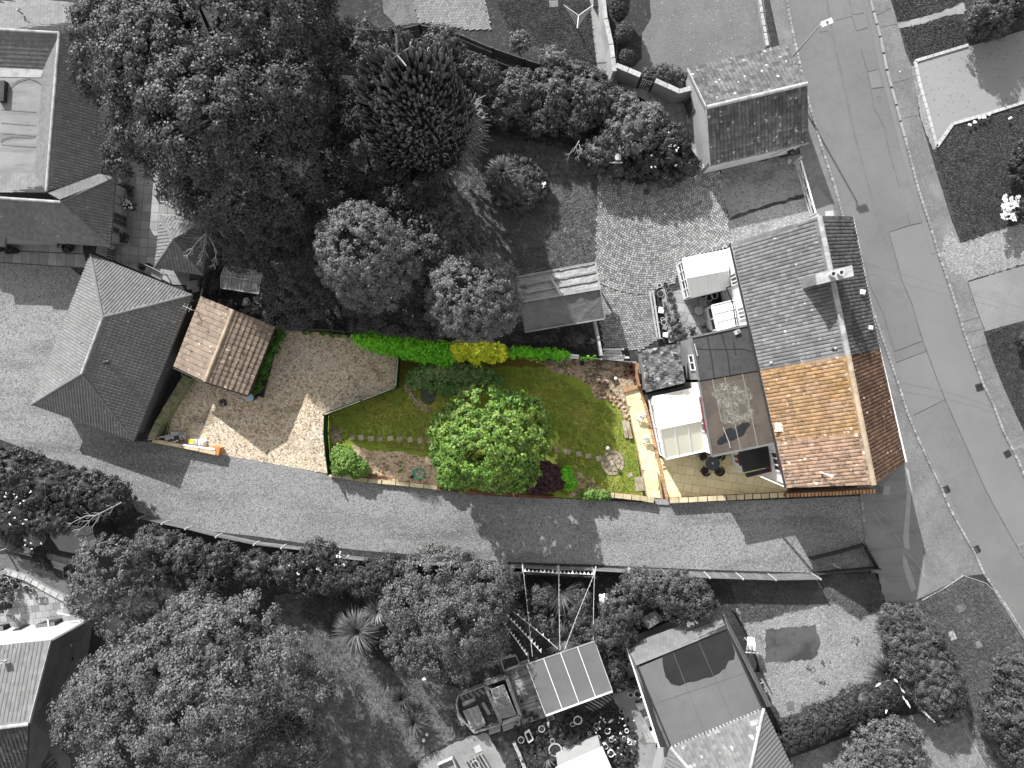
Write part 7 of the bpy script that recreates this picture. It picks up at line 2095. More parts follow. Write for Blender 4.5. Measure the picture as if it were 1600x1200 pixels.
# overhead wires from the grey cottage over the road
for a, b, lab in (((1352, 411, 5.0), (1640, 492, 5.2), "upper overhead wire crossing the road from the grey cottage"), ((1358, 428, 5.0), (1640, 498, 5.2), "lower overhead wire crossing the road from the grey cottage")):
    A_, B_ = P(*a), P(*b)
    mb = MB(); mb.tube([A_.lerp(B_, i / 10) - Vector((0, 0, .35 * math.sin(math.pi * i / 10))) for i in range(11)], .008, 4); solo("overhead_wire", mb, lead_grey, lab, "wire")

# ------------------------------------------------------------------ pots
def pot(u, v, r, h, mat, label, group=None, z=0.0, rim=None, fill=compost, name="flower_pot", leaf=None, cat="pot"):
    p = P(u, v, z)
    t = thing(name, label, cat, p, group)
    put("lathe", "pot", mat, t, p, [(r * .7, 0), (r * .95, h * .85), (r * .95, h * .86)], 14)
    put("lathe", "rim", rim or mat, t, p, [(r * .84, h * .80), (r, h * .80), (r * 1.02, h), (r * .84, h), (r * .82, h * .8)], 14)
    put("lathe", "soil", fill, t, p, [(r * .86, h * .84), (r * .86, h * .87)], 14)
    if leaf:
        q, n = crown_points([(np.array((p.x, p.y, h + r * .5)), np.array((r, r, r * .7)))], 260, r * .5, 16, -.2)
        o = bpy.data.objects.new("foliage", leaf_mesh("foliage", q, n, .12, .08, leaf, p)); COL.objects.link(o); o.parent = t
    return t
# plot corner
pot(909, 568, .17, .28, black, "black pot standing alone on the dirt bed under the low fence")
pot(985, 573, .15, .22, terracotta, "brown pot nearest the low fence in the gritty corner")
pot(986, 582, .19, .3, pot_red, "large dark red glazed pot in the gritty corner")
pot(975.5, 581, .12, .18, brick_edge, "pale orange pot left of the dark red pot")
pot(977, 586.5, .10, .2, pot_red, "small dark red pot below the pale orange pot")
pot(992, 595, .19, .26, terracotta, "brown pot at the lower right of the gritty corner", rim=brick_dark)
pot(945, 599, .17, .24, terracotta, "reddish pot on the dirt bed above the rocks", leaf=lf_maple)
pot(937, 598, .14, .2, M("pot_pink", (.40, .14, .10)), "pink red pot left of the reddish pot")
p = P(962, 591.5, .2); t = thing("garden_globe", "white globe on a dark pot in the dirt bed", "ornament", at(p, 0))
put("lathe", "stand", black, t, at(p, 0), [(.13, 0), (.15, .14)], 12)
mb = MB(); mb.blob((p.x, p.y, .22), .13, .13, .12, 1, .0, 3); mb.build("globe", chair_white, t, smooth=True)
for l, lab in (([(918, 575), (935, 576), (950, 578), (961, 582), (963, 588)], "dark green wire looping over the dirt bed, the upper strand"), ([(921, 588), (940, 590), (955, 592), (962, 590)], "dark green wire along the dirt bed, the lower strand")):
    mb = MB(); mb.tube(PP(l, .05), .02, 5); solo("garden_wire", mb, wire_green, lab, "wire")
# rocks edging the lawn
r = random.Random(17)
k = 0
for (u, v) in sorted(((930, 611), (936, 614), (942, 615), (938, 621), (946, 621), (950, 617), (955, 620), (960, 622), (953, 626), (962, 628), (968, 624), (970, 631), (975, 636), (978, 643), (982, 648), (978, 651), (984, 655), (979, 659), (974, 625), (966, 635), (927, 606), (958, 632))):
    p = P(u + r.uniform(-1, 1), v + r.uniform(-1, 1), .05)
    mb = MB(); mb.blob((p.x, p.y, .06), r.uniform(.10, .17), r.uniform(.09, .15), r.uniform(.07, .11), k, .22, 1); k += 1
    solo("rock", mb, rock_pale, "%s pale rock along the lawn edge below the dirt bed, counted from its left end" % ORD[k - 1], "rock", "pale rocks edging the dirt bed")
r = random.Random(18)
for i in range(14):
    p = P(826 + i * 4.2 + r.uniform(-1, 1), 561 + i * 1.3 + r.uniform(-1.2, 1.2), .03)
    mb = MB(); mb.blob((p.x, p.y, .03), r.uniform(.06, .10), r.uniform(.05, .09), .05, 50 + i, .2, 1)
    solo("rock", mb, rock_pale, "%s small pale stone from the left along the foot of the low ivy" % ORD[i], "rock", "small stones below the low ivy")

# garden lamp on the lawn
p = P(946, 698, 0)
t = thing("garden_lamp", "short garden lamp post with a white globe beside the stone circle", "lamp", p)
put("tube", "post", dark_metal, t, [p, at(p, 1.15)], .04, 8)
mb = MB(); mb.blob((p.x, p.y, 1.26), .13, .13, .14, 1, 0, 3); mb.build("globe", chair_white, t, smooth=True)
put("lathe", "cap", grey_metal, t, (p.x, p.y, 1.38), [(.07, 0), (.05, .05)], 10)

# hoses
def hose(u, v, r_, n, mat, label, seed, tail=None):
    rr = random.Random(seed); c = P(u, v, .03); pts = []
    for i in range(n * 16):
        a = i / 16 * 2 * math.pi; R = r_ * (1 + .10 * math.sin(i * .37) + rr.uniform(-.03, .03))
        pts.append(c + Vector((math.cos(a) * R * (.95 + .05 * (i // 16)), math.sin(a) * R, .018 * (i // 16))))
    if tail: pts += PP(tail, .04)
    mb = MB(); mb.tube(pts, .024, 6); solo("garden_hose", mb, mat, label, "hose")
hose(655, 740, .36, 5, hose_green, "coiled bright green hose on the gravel bed by the lane", 1, [(650, 736), (647, 733)])
hose(909, 755, .36, 4, hose_yellow, "coiled dull yellow hose on the gravel near the maple", 2)
mb = MB(); p = P(643, 745, 0); mb.blob((p.x, p.y, .1), .14, .13, .12, 3, .1, 1); mb.box(P(645, 743, .12), .12, .1, .1, .4); solo("hose_reel", mb, dark_metal, "small dark hose fitting beside the green hose", "hose fitting")
for (u, v, a) in ((612, 748, .5), (664, 755, .6)):
    mb = MB(); mb.beam(P(u - 3, v + 1, .36), P(u + 3, v - 2, .40), .10, .06); solo("timber_wedge", mb, timber_red, "dark timber wedge on the low wall, %s one" % ("left" if u < 640 else "right"), "timber")
mb = MB(); mb.box(P(597, 735, 0), .14, .12, .2, .3); solo("marker_stone", mb, rock_pale, "little upright stone on the gravel bed", "stone")
t = thing("pond_cover", "dark oval pond between the planted island and the tree", "pond", P(669, 616, 0))
mb = MB(); c = P(669, 616, 0); mb.prism([(c.x + .55 * math.cos(i / 16 * 6.283), c.y + .75 * math.sin(i / 16 * 6.283)) for i in range(16)], 0, .035); mb.build("liner", dark_metal, t)
put("prism", "water", M("pond_water", (.01, .014, .014), rough=.08, spec=.5), t, [(c.x + .47 * math.cos(i / 16 * 6.283), c.y + .66 * math.sin(i / 16 * 6.283)) for i in range(16)], .036, .04)

# ------------------------------------------------------------------ chairs and tables
def slat_chair(name, label, u, v, rz, mat, group=None):
    """folding slatted chair: front towards local -y"""
    t = thing(name, label, "chair", P(u, v, 0), group)
    def bm_(f, nm):
        mb = MB(); f(mb); o = bpy.data.objects.new(nm, mb.mesh(nm, mat)); COL.objects.link(o); o.parent = t; return o
    for i in range(5):
        bm_(lambda mb, i=i: mb.beam((-.22, -.18 + i * .088, .45), (.22, -.18 + i * .088, .45), .06, .02), "seat_slat")
    for i in range(4):
        bm_(lambda mb, i=i: mb.beam((-.21, .20 + i * .045, .56 + i * .10), (.21, .20 + i * .045, .56 + i * .10), .02, .065, up=(0, -.4, 1)), "back_slat")
    for s in (-1, 1):
        bm_(lambda mb, s=s: mb.beam((s * .225, -.24, 0), (s * .225, .36, .90), .025, .04), "leg")
        bm_(lambda mb, s=s: mb.beam((s * .20, .26, 0), (s * .20, -.22, .46), .025, .04), "leg")
    bm_(lambda mb: mb.beam((-.2, -.15, .14), (.2, -.15, .14), .03, .03), "stretcher")
    t.rotation_euler = (0, 0, rz)
    return t
slat_chair("folding_chair", "white slatted folding chair on the cream path, the upper one", 999, 652, -.35, chair_white)
slat_chair("folding_chair", "white slatted folding chair on the cream path, the lower one", 1008, 686, .05, chair_white)
slat_chair("garden_chair", "pale slatted chair above the round wooden table", 1096, 475, .2, chair_grey)
slat_chair("garden_chair", "pale slatted chair below the round wooden table", 1099, 496, 2.4, chair_grey)
slat_chair("garden_chair", "white slatted garden chair beside the dark summerhouse", 50, 858, -.35, chair_white)
c = P(1088, 487, 0); t = thing("garden_table", "round pale wooden garden table behind the grey cottage", "table", c)
ringc = [(math.cos(i / 24 * 6.283), math.sin(i / 24 * 6.283)) for i in range(24)]
for i in range(6):
    y0, y1 = -.30 + i * .10, -.30 + (i + 1) * .10 - .012
    q = clip_rect([(x * .31, y * .31) for x, y in ringc], -1, 1, y0, y1)
    if len(q) > 2:
        put("prism", "top_slat", chair_grey, t, [(c.x + x, c.y + y) for x, y in q], .70, .73)
for i in range(4):
    a = i * math.pi / 2 + .7; put("beam", "leg", chair_grey, t, (c.x + .28 * math.cos(a), c.y + .28 * math.sin(a), 0), (c.x + .1 * math.cos(a), c.y + .1 * math.sin(a), .7), .04, .04)
# rattan patio set
c = P(1109, 722, 0)
t = thing("patio_table", "round dark glass patio table with four rattan chairs round it", "table", c)
put("lathe", "table_top", M("slate_glass", (.035, .04, .05), [("noise", 5, .4, .7, (.06, .065, .075), 1)], rough=.3, spec=.5), t, (c.x, c.y, .70), [(.49, 0), (.50, .02), (.50, .035), (.48, .04)], 28)
put("lathe", "pedestal", rattan, t, (c.x, c.y, 0), [(.28, 0), (.26, .04), (.05, .08), (.05, .69)], 14)
put("lathe", "parasol_collar", grey_metal, t, (c.x, c.y, .742), [(.09, 0), (.09, .03), (.05, .035)], 12)
for i in range(4):
    a = i * math.pi / 4; put("beam", "top_joint", dark_metal, t, (c.x - .48 * math.cos(a), c.y - .48 * math.sin(a), .742), (c.x + .48 * math.cos(a), c.y + .48 * math.sin(a), .742), .012, .004)
proto = None
for i, (a, lab) in enumerate(((2.45, "upper left"), (.75, "upper right"), (-.85, "lower right"), (-2.25, "lower left"))):
    loc = Vector((c.x + .72 * math.cos(a), c.y + .72 * math.sin(a), 0))
    if proto is None:
        proto = thing("patio_chair", "x", "chair", Vector((0, 0, 0)), "rattan chairs round the patio table")
        def add(nm, mb): 
            o = bpy.data.objects.new(nm, mb.mesh(nm, rattan)); COL.objects.link(o); o.parent = proto
        mb = MB(); mb.prism([(.26 * math.cos(k / 14 * 6.283), .25 * math.sin(k / 14 * 6.283)) for k in range(14)], .40, .46); add("seat", mb)
        for lv in range(5):
            mb = MB(); z = .50 + lv * .08; R = .29 + lv * .012
            mb.tube([(R * math.cos(-1.75 + k * .35), R * math.sin(-1.75 + k * .35), z - (.0 if 2 < k < 8 else .10 * (lv / 5))) for k in range(11)], .030, 6); add("back_band", mb)
        for s in ((.2, .2), (.2, -.2), (-.18, .2), (-.18, -.2)):
            mb = MB(); mb.tube([(s[0], s[1], .42), (s[0] * 1.15, s[1] * 1.15, 0)], .022, 6); add("leg", mb)
        for s in (-1, 1):
            mb = MB(); mb.tube([(-.20, s * .30, .64), (.05, s * .33, .65), (.22, s * .24, .70)], .028, 6); add("arm", mb)
        o = proto
        o.location = loc; o.rotation_euler = (0, 0, a); o['label'] = "rattan armchair at the %s of the patio table" % lab
    else:
        dup(proto, loc, a, "rattan armchair at the %s of the patio table" % lab)

# ------------------------------------------------------------------ yard clutter in the plot
for i, (a, b) in enumerate((((268, 633), (279, 612)), ((271, 637), (283, 611)), ((266, 644), (275, 625)))):
    mb = MB(); mb.beam(P(*a, .1 + .05 * i), P(*b, .1 + .05 * i), .12, .06); solo("loose_plank", mb, timber_pale if i < 2 else timber_orange, ("pale plank, the outermost of three by the block wall", "pale plank, the middle one of three by the block wall", "orange brown plank, the lowest of three by the block wall")[(1, 0, 2)[i]], "plank")
t = thing("timber_border", "reddish brown sleeper bed between block wall and planks", "planter", P(275, 620, 0))
for i in range(4):
    a, b = fr((289, 596), (262, 645), i / 4), fr((289, 596), (262, 645), (i + 1) / 4 - .02)
    put("beam", "sleeper", timber_red, t, P(*a, .12), P(*b, .12), .34, .2)
t = thing("raised_bed", "dark green mossy raised bed at the foot of the block wall", "raised bed", P(253, 669, 0))
q = PP([(254, 650), (268, 654), (260, 684), (242, 680)])
put("prism", "moss", M("moss_dark_green", (.03, .065, .02), [("noise", 5, .4, .7, (.06, .10, .03), 1)], bump=(12, .8, .05)), t, q, 0, .2)
for i in range(4):
    put("beam", "edge_board", mossy_stone, t, at(q[i], .14), at(q[(i + 1) % 4], .14), .07, .28)
mb = MB(); mb.tube([P(231, 687, .75), P(262, 681, .8)], .06, 8); solo("plastic_pipe", mb, grey_plastic, "long pale grey pipe lying on the yard wall corner", "pipe")
t = thing("tool_case", "heap of grey plastic casing with a black opening by the yard wall", "machine", P(278, 683, 0))
put("box", "casing", grey_plastic, t, P(281, 680, .1), .95, .5, .4, -.05)
put("box", "opening", black, t, P(276, 684, .5), .34, .3, .05, .2)
put("box", "side_casing", grey_plastic, t, P(266, 683, .1), .4, .35, .45, .5)
put("tube", "handle", chair_white, t, [P(268, 690, .4), P(274, 690, .55), P(278, 688, .6)], .035, 6)
for k in range(3): 
    put("beam", "slot", black, t, P(279 + k * 3, 676, .52), P(281 + k * 3, 680, .52), .03, .02)
put("tube", "cable", maroon, t, [P(282, 683, .55), P(287, 686, .55), P(286, 689, .5)], .03, 5)
def sack(u, v, sx, sy, rz, mat, label, patch=None):
    p = P(u, v, 0); t = thing("cement_sack", label, "sack", p)
    mb = MB(); bmx = bmesh.new(); bmesh.ops.create_grid(bmx, x_segments=6, y_segments=6, size=.5)
    k0 = len(mb.v); ca, sa = math.cos(rz), math.sin(rz)
    for q in bmx.verts:
        x, y = q.co.x * sx, q.co.y * sy; e = max(abs(q.co.x), abs(q.co.y)) * 2
        mb.v.append((p.x + x * ca - y * sa, p.y + x * sa + y * ca, .04 + .30 * (1 - e ** 3) ** .5 if e < .999 else .03))
    for f in bmx.faces: mb.f.append(tuple(k0 + q.index for q in f.verts)); mb.m.append(0)
    bmx.free(); mb.build("bag", mat, t, smooth=True)
    if patch:
        put("box", "printed_panel", patch, t, (p.x, p.y + .06, .335), sx * .62, sy * .5, .012, rz)
        for k in range(4):
            put("box", "lettering", timber_orange, t, (p.x - .13 + k * .085, p.y + .05, .348), .05, .07, .004, rz)
    else:
        put("box", "printed_stripe", lead_grey, t, (p.x, p.y, .336), .05, sy * .55, .01, rz)
sack(302, 690, .62, .5, -.1, sheet_white, "white sack with a yellow printed panel beside the yard wall", yellow_bag)
sack(317, 692, .60, .5, -.12, sheet_white, "plain white sack right of the yellow printed one")
mb = MB(); mb.beam(P(285, 695, .62), P(336, 702, .62), .12, .05); solo("white_board", mb, white_paint, "long white board lying along the yard wall", "board")
p = P(391, 621, .9); t = thing("water_butt", "water butt with a pale blue lid at the corner of the brown tiled garage", "water butt", at(p, 0))
put("lathe", "barrel", black, t, at(p, 0), [(.19, 0), (.24, .5), (.21, .92)], 16)
put("lathe", "lid", blue_lid, t, (p.x, p.y, .92), [(.25, 0), (.25, .04), (.20, .06), (.05, .075)], 18)
pot(291, 585, .20, .3, chair_white, "round pale bucket under the corner of the brown tiled roof", name="bucket", fill=dark_metal, cat="bucket")
mb = MB(); p = P(379, 627, 0); mb.blob((p.x, p.y, .06), .16, .10, .07, 7, .2, 1); solo("rubble_stone", mb, chair_white, "small white stone by the blue lidded water butt", "stone")

# ------------------------------------------------------------------ behind the grey cottage
t = thing("timber_planter", "long raised timber planter crowded with pots on the cobbles", "planter", P(1033, 490, 0))
for a, b in (((1015, 455), (1027, 529)), ((1020, 454), (1031, 529))):
    put("beam", "rail", post_pale, t, P(*a, .35), P(*b, .35), .12, .14)
for f in (0, .33, .66, 1):
    u, v = fr((1014, 456), (1026, 530), f); put("beam", "cross_piece", plank_grey, t, P(u - 1, v + .5, .3), P(u + 9, v - 1.5, .3), .08, .1)
put("prism", "soil_bed", compost, t, PP([(1021, 453), (1034, 450), (1040, 480), (1050, 536), (1034, 536)]), 0, .06)
for f in (0, .25, .5, .75):
    a, b = fr((1035, 452), (1049, 536), f), fr((1035, 452), (1049, 536), f + .24)
    put("beam", "sleeper", plank_grey, t, P(*a, .12), P(*b, .12), .35, .18)
for u, v, r_, h, m_, rm, lab in ((1029, 447, .15, .3, chair_white, None, "white pot at the top end of the timber planter"), (1031, 460, .24, .3, black, pot_grey, "large black pot near the top of the timber planter"), (1030, 475, .18, .25, black, None, "black pot in the middle of the timber planter"),
        (1034, 499, .13, .25, chair_white, None, "small pale pot below the white crate"), (1036, 504, .20, .28, black, pot_rim, "black pot with a pale rim low in the timber planter"), (1039, 445, .15, .22, black, None, "small dark pot at the top of the sleeper row"),
        (1041, 450, .13, .2, lead_grey, None, "second dark pot down the sleeper row"), (1044, 455, .2, .25, lead_grey, None, "weedy dark pot beside the large black pot"), (1046, 462, .27, .3, lead_grey, pot_grey, "big grey pot on the sleeper row"),
        (1058, 500, .17, .24, black, pot_rim, "lone pot with a pale rim on the slabs"), (1062, 518, .24, .26, lead_grey, pot_grey, "grey pot among the leafy corner plants"), (1106, 466, .26, .4, black, chair_white, "black tub with a white rim beside the conservatory, left one"),
        (1114, 463, .24, .4, black, chair_white, "black tub with a white rim beside the conservatory, right one"), (1114, 471, .20, .35, black, None, "plain black tub behind the two white rimmed tubs")):
    pot(u, v, r_, h, m_, lab, rim=rm)
mb = MB(); mb.box(P(1032, 485, .06), .36, .42, .3, -.15); solo("white_crate", mb, chair_white, "white square crate in the timber planter", "crate")
mb = MB(); p = P(1040, 523, .2); mb.blob((p.x, p.y, .25), .26, .22, .2, 4, .25, 1); solo("carrier_bag", mb, sheet_white, "crumpled white bag at the lower end of the timber planter", "bag")
mb = MB(); mb.box(P(1038, 512, .06), .28, .3, .25, -.3); solo("grey_tub", mb, pot_grey, "square grey tub above the crumpled white bag", "tub")
for u, v, r_, lab in ((1067, 509, .36, "thin wire hoop on the slabs, the larger left one"), (1075, 513, .34, "thin wire hoop on the slabs, the right one"), (1064, 493, .28, "thin wire hoop lying alone on the slabs")):
    c = P(u, v, .25); mb = MB(); mb.tube([c + Vector((r_ * math.cos(i / 20 * 6.284), r_ * math.sin(i / 20 * 6.284), .02 * math.sin(i))) for i in range(21)], .012, 4, cap=False); solo("wire_hoop", mb, grey_metal, lab, "hoop")
plant("potted_greenery", "ragged plants along the sleeper row behind the cottage", "plants", [(1046, 475, .35, 8, 10, .25), (1049, 487, .35, 8, 10, .25), (1051, 500, .35, 8, 9, .25), (1054, 512, .35, 9, 9, .25), (1058, 525, .35, 14, 9, .25)], lf_mid, 240, .16, 26, .13, .08, .02, part="foliage")
# kettle barbecue by the gate
p = P(1231, 241, 0)
t = thing("barbecue", "black kettle barbecue with a pale knob at the garage corner", "barbecue", p)
mb = MB(); mb.lathe((p.x, p.y, .55), [(.12, 0), (.33, .15), (.38, .30), (.33, .45), (.18, .56), (.04, .60)], 20); mb.build("kettle", black, t, smooth=True)
put("lathe", "knob", post_pale, t, (p.x + .02, p.y, 1.15), [(.07, 0), (.09, .05), (.05, .09)], 10)
for i in range(3):
    a = i * 2.09; put("tube", "leg", dark_metal, t, [(p.x + .2 * math.cos(a), p.y + .2 * math.sin(a), .6), (p.x + .4 * math.cos(a), p.y + .4 * math.sin(a), 0)], .025, 6)
mb = MB(); p = P(1234, 251, .2); mb.blob((p.x, p.y, .15), .13, .22, .14, 5, .25, 1); solo("carrier_bag", mb, chair_grey, "crumpled pale bag in front of the kettle barbecue", "bag")
mb = MB(); mb.tube([P(1205, 244, 1.6), P(1225, 236, 1.6), P(1243, 228, 1.7)], .06, 6); solo("leaning_pole", mb, post_pale, "pale pole leaning under the garage eaves", "pole")
# bird table
p = P(962, 263, 0)
t = thing("bird_table", "white cross shaped bird table post among the shrubs", "bird table", p)
put("tube", "post", post_pale, t, [P(954, 274, .1), P(960, 262, 1.4), P(963, 253, 2.0)], .05, 6)
put("beam", "cross_arm", chair_white, t, P(953, 254, 2.0), P(973, 254, 2.0), .07, .06)
q = P(965, 247, 2.2); mb = MB(); mb.box((q.x, q.y, 2.15), .36, .32, .05, .7); mb.hexa([Vector((q.x + x, q.y + y, 2.35)) for x, y in ((-.2, -.2), (.2, -.2), (.2, .2), (-.2, .2))], [Vector((q.x + x, q.y + y, 2.5)) for x, y in ((-.02, -.2), (.02, -.2), (.02, .2), (-.02, .2))]); mb.build("shelter", chair_grey, t)
q = P(954, 274, .1); put("lathe", "foot", post_pale, t, (q.x, q.y, 0), [(.14, 0), (.14, .1)], 10)
# rotary clothes dryer
p = P(902, 44, 0); hub = P(904, 24, 1.7)
t = thing("rotary_dryer", "folding rotary clothes dryer on the dark lawn at the top", "clothes dryer", p)
put("tube", "post", chair_white, t, [p, hub], .03, 6)
tips = [P(881, 8, 2.0), P(927, 8, 2.0), P(902, 44, 2.0)]
for q in tips:
    put("tube", "arm", chair_white, t, [hub, q], .03, 6)
for k in range(1, 5):
    f = k / 4.6
    for i in range(3):
        if i == 0 : continue
        a, b = hub.lerp(tips[i], f), hub.lerp(tips[(i + 1) % 3], f); put("tube", "line", post_pale, t, [a, b], .008, 4)
cover(865, 6, .62, .45, .05, "pale square slab on the dark lawn beside the clothes dryer", kerb_face, conc, "slab")
t = thing("brick_planter", "grey brick box at the foot of the tall pale boarded wall", "planter", P(934, 2, 0))
put("box", "brickwork", brick_wall_grey, t, P(934, 3, 0), .75, .75, .5, .05)
put("box", "soil", compost, t, P(934, 3, .5), .6, .6, .02, .05)
pot(938, 21, .2, .3, lead_grey, "dark pot below the grey brick box", leaf=lf_dark)
pot(940, 36, .18, .28, lead_grey, "dark pot further down the tall pale boarded wall", leaf=lf_dark)
mb = MB(); mb.box(P(1076, 188, 0), .42, .6, .2, .1); solo("stone_block", mb, post_pale, "pale block on the flagged corner by the garage door", "block")
mb = MB(); mb.box(P(1083, 208, 0), .5, .5, .12, .3); solo("stone_block", mb, slab_grey, "grey slab lower down the flagged corner", "block")

# ------------------------------------------------------------------ yard of the big house
def planter_plant(u, v, r_, label, leaf, fl=0):
    t = pot(u, v, r_ * .7, .35, lead_grey, label, leaf=leaf, cat="potted plant", name="potted_plant")
    p = P(u, v, .5)
    q, n = crown_points([(np.array((p.x, p.y, .55)), np.array((r_, r_, r_ * .6)))], 260, r_ * .35, 20, -.2)
    o = bpy.data.objects.new("leaves", leaf_mesh("leaves", q, n, .16, .08, leaf, origin(t))); COL.objects.link(o); o.parent = t
    if fl: flowers(t, [Vector((p.x + random.uniform(-r_, r_) * .8, p.y + random.uniform(-r_, r_) * .8, .85)) for _ in range(fl)], blossom, .07)
planter_plant(203, 320, .42, "potted plant covered in white flowers by the big house door", lf_mid, 26)
planter_plant(194, 373, .40, "dark potted plant at the corner of the big house", lf_dark)
planter_plant(206, 299, .35, "shaded potted shrub above the white flowered pot", lf_dark)
mb = MB(); mb.box(P(202, 347, 0), .62, .68, .10, -.08); solo("door_step", mb, slab_grey, "grey doorstep slab against the big house wall", "step")
t = thing("gas_cylinder_cover", "pale rounded cover standing by the patio door of the big house", "bin", P(186, 283, 0))
p = P(186, 283, .5); mb = MB(); mb.lathe(at(p, 0), [(.22, 0), (.24, .6), (.2, .75), (.05, .82)], 14); mb.build("body", chair_white, t, smooth=True)
put("lathe", "surround", lead_grey, t, (p.x + .12, p.y - .05, 0), [(.28, 0), (.28, .55)], 14)
t = thing("swing_seat", "white framed garden swing seat with a round grey canopy under the tree", "swing seat", P(262, 305, 0))
for a, b in (((251, 282, 2.0), (251, 315, 2.0)), ((251, 315, 2.0), (278, 318, 2.0)), ((278, 318, 2.0), (277, 284, 2.0)), ((251, 282, 2.0), (277, 284, 2.0))):
    put("tube", "frame_bar", post_pale, t, [P(*a), P(*b)], .05, 6)
for q in ((251, 315), (278, 318), (251, 282), (277, 284)):
    w_ = P(*q, 2.0); put("tube", "leg", post_pale, t, [w_, at(w_, 0)], .035, 6)
c = P(266, 308, 1.7); put("prism", "canopy", lead_grey, t, [(c.x + .42 * math.cos(math.pi * i / 12), c.y - .2 + .75 * math.sin(math.pi * i / 12)) for i in range(13)], 1.6, 1.66)
put("box", "seat", plank_grey, t, P(246, 303, 0), .3, .4, .4, .1)
t = thing("garden_bench", "weathered wooden bench by the wall of the hipped garage", "bench", P(240, 430, 0))
a0, b0 = P(226, 424, .45), P(252, 437, .45)
for k in range(4):
    o_ = Vector((.05, .10, 0)) * k; put("beam", "seat_slat", plank_grey, t, a0 + o_, b0 + o_, .09, .03)
for k in range(3):
    o_ = Vector((.22, .42, .12 + .12 * k)); put("beam", "back_slat", plank_grey, t, a0 + o_, b0 + o_, .03, .09)
for q in (a0, b0):
    for o_ in (Vector((0, 0, 0)), Vector((.2, .38, 0))): put("box", "leg", plank_grey, t, at(q + o_, 0), .06, .06, .45)
pot(224, 418, .2, .35, black, "black pot at the left end of the weathered bench", leaf=lf_dark)
pot(236, 416, .18, .3, black, "black pot behind the weathered bench", leaf=lf_dark)
t = thing("louvre_vent", "dark slatted grating beside the corner of the big house", "grating", P(174, 397, 0))
for k in range(7): put("beam", "slat", dark_metal, t, P(167, 386 + k * 3.6, .3), P(181, 389 + k * 3.6, .3), .09, .04)
put("lathe", "pale_cap", post_pale, t, P(177, 387, .3), [(.15, 0), (.17, .12), (.1, .2)], 12)
for u, v, r_, lab in ((5, 388, .3, "dark plant pot left of the path at the big house"), (18, 392, .3, "second dark plant pot by the big house path"), (110, 387, .42, "dark round shrub pot under the eaves of the big house"), (28, 393, .22, "small dark pot by the big house path")):
    pot(u, v, r_, .35, black, lab, leaf=lf_dark)
p = P(302, 445, 0); mb = MB(); mb.box(p, .9, .6, .05, .1); solo("paving_slab", mb, slab_grey, "pale slab leaning beside the dark fence", "slab")
mb = MB(); mb.box(P(306, 452, .05), .5, .4, .05, .3); solo("paving_slab", mb, slab_grey, "small pale slab below the leaning slab", "slab")
t = thing("television_aerial", "pale television aerial at the corner of the hipped garage", "aerial", P(296, 480, 2))
put("tube", "boom", post_pale, t, [P(286, 478, 3.2), P(300, 484, 3.2)], .02, 5)
for k in range(3): a_ = fr((287, 478), (297, 482), k / 2); put("tube", "rod", post_pale, t, [P(a_[0] - 2, a_[1] + 5, 3.2), P(a_[0] + 2, a_[1] - 4, 3.2)], .015, 4)
mb = MB(); q = P(299, 484, 3.2); mb.tube([at(q, 2.0), q], .025, 5); mb.build("mast", post_pale, t)

# greenhouse
t = thing("greenhouse", "small glazed greenhouse beside the dark fence under the trees", "greenhouse", P(375, 444, 0))
q = PP([(345, 431), (407, 440), (404, 459), (345, 450)], 1.2); rz_ = PP([(349, 414), (408, 424)], 1.2)
low = [rz_[0], rz_[1], q[1], q[0]]
for i in range(5):
    f = i / 4
    for aa, bb, cc, dd in ((q[0], q[1], q[3], q[2]), (at(low[0], .9), at(low[1], .9), q[0], q[1])):
        put("beam", "glazing_bar", grey_metal, t, aa.lerp(bb, f), cc.lerp(dd, f), .05, .05)
for a, b in ((q[0], q[1]), (q[3], q[2]), (at(low[0], .9), at(low[1], .9))): put("beam", "rail", grey_metal, t, a, b, .06, .06)
for i in range(4):
    f0, f1 = i / 4 + .01, (i + 1) / 4 - .01
    for aa, bb, cc, dd in ((q[0], q[1], q[3], q[2]), (at(low[0], .9), at(low[1], .9), q[0], q[1])):
        s_ = [aa.lerp(bb, f0), aa.lerp(bb, f1), cc.lerp(dd, f1), cc.lerp(dd, f0)]
        put("hexa", "pane", glass_clear, t, [x - Vector((0, 0, .03)) for x in s_], [x - Vector((0, 0, .018)) for x in s_])
for i, p in enumerate((q[2], q[3], low[0], low[1])): put("box", "post", grey_metal, t, at(p, 0), .05, .05, 1.15 if i < 2 else .88)
for i in range(7):
    pot(353 + i * 8, 448 + i * 1.3 - (i % 2) * 5, .13, .2, (pot_rim, pot_grey, chair_white)[i % 3], "%s pot from the left inside the greenhouse" % ("first", "second", "third", "fourth", "fifth", "sixth", "seventh")[i], leaf=lf_mid if i % 2 else None)
mb = MB(); mb.tube([P(408, 415, 1.5), P(411, 434, 1.2)], .05, 6); solo("leaning_post", mb, plank_grey, "grey post standing at the right end of the greenhouse", "post")
mb = MB(); mb.box(P(402, 467, .1), .5, .22, .1, -.2); solo("grey_tray", mb, post_pale, "pale oblong tray below the greenhouse", "tray")
t = thing("garden_ornament", "pale bushy statue like clump near the brown tiled roof", "ornament", P(386, 473, 0)); p = P(386, 473, .2)
put("blob", "clump", chair_grey, t, (p.x, p.y, .3), .28, .34, .3, 6, .3, 2)
t = thing("garden_ornament", "second pale clump right of the statue like one", "ornament", P(406, 479, 0)); p = P(406, 479, .2)
put("blob", "clump", post_pale, t, (p.x, p.y, .3), .22, .30, .25, 8, .35, 2)
mb = MB(); mb.beam(P(327, 466, .3), P(370, 486, .3), .25, .12); solo("stone_ledge", mb, lead_grey, "grey ledge along the back of the brown tiled garage", "ledge")
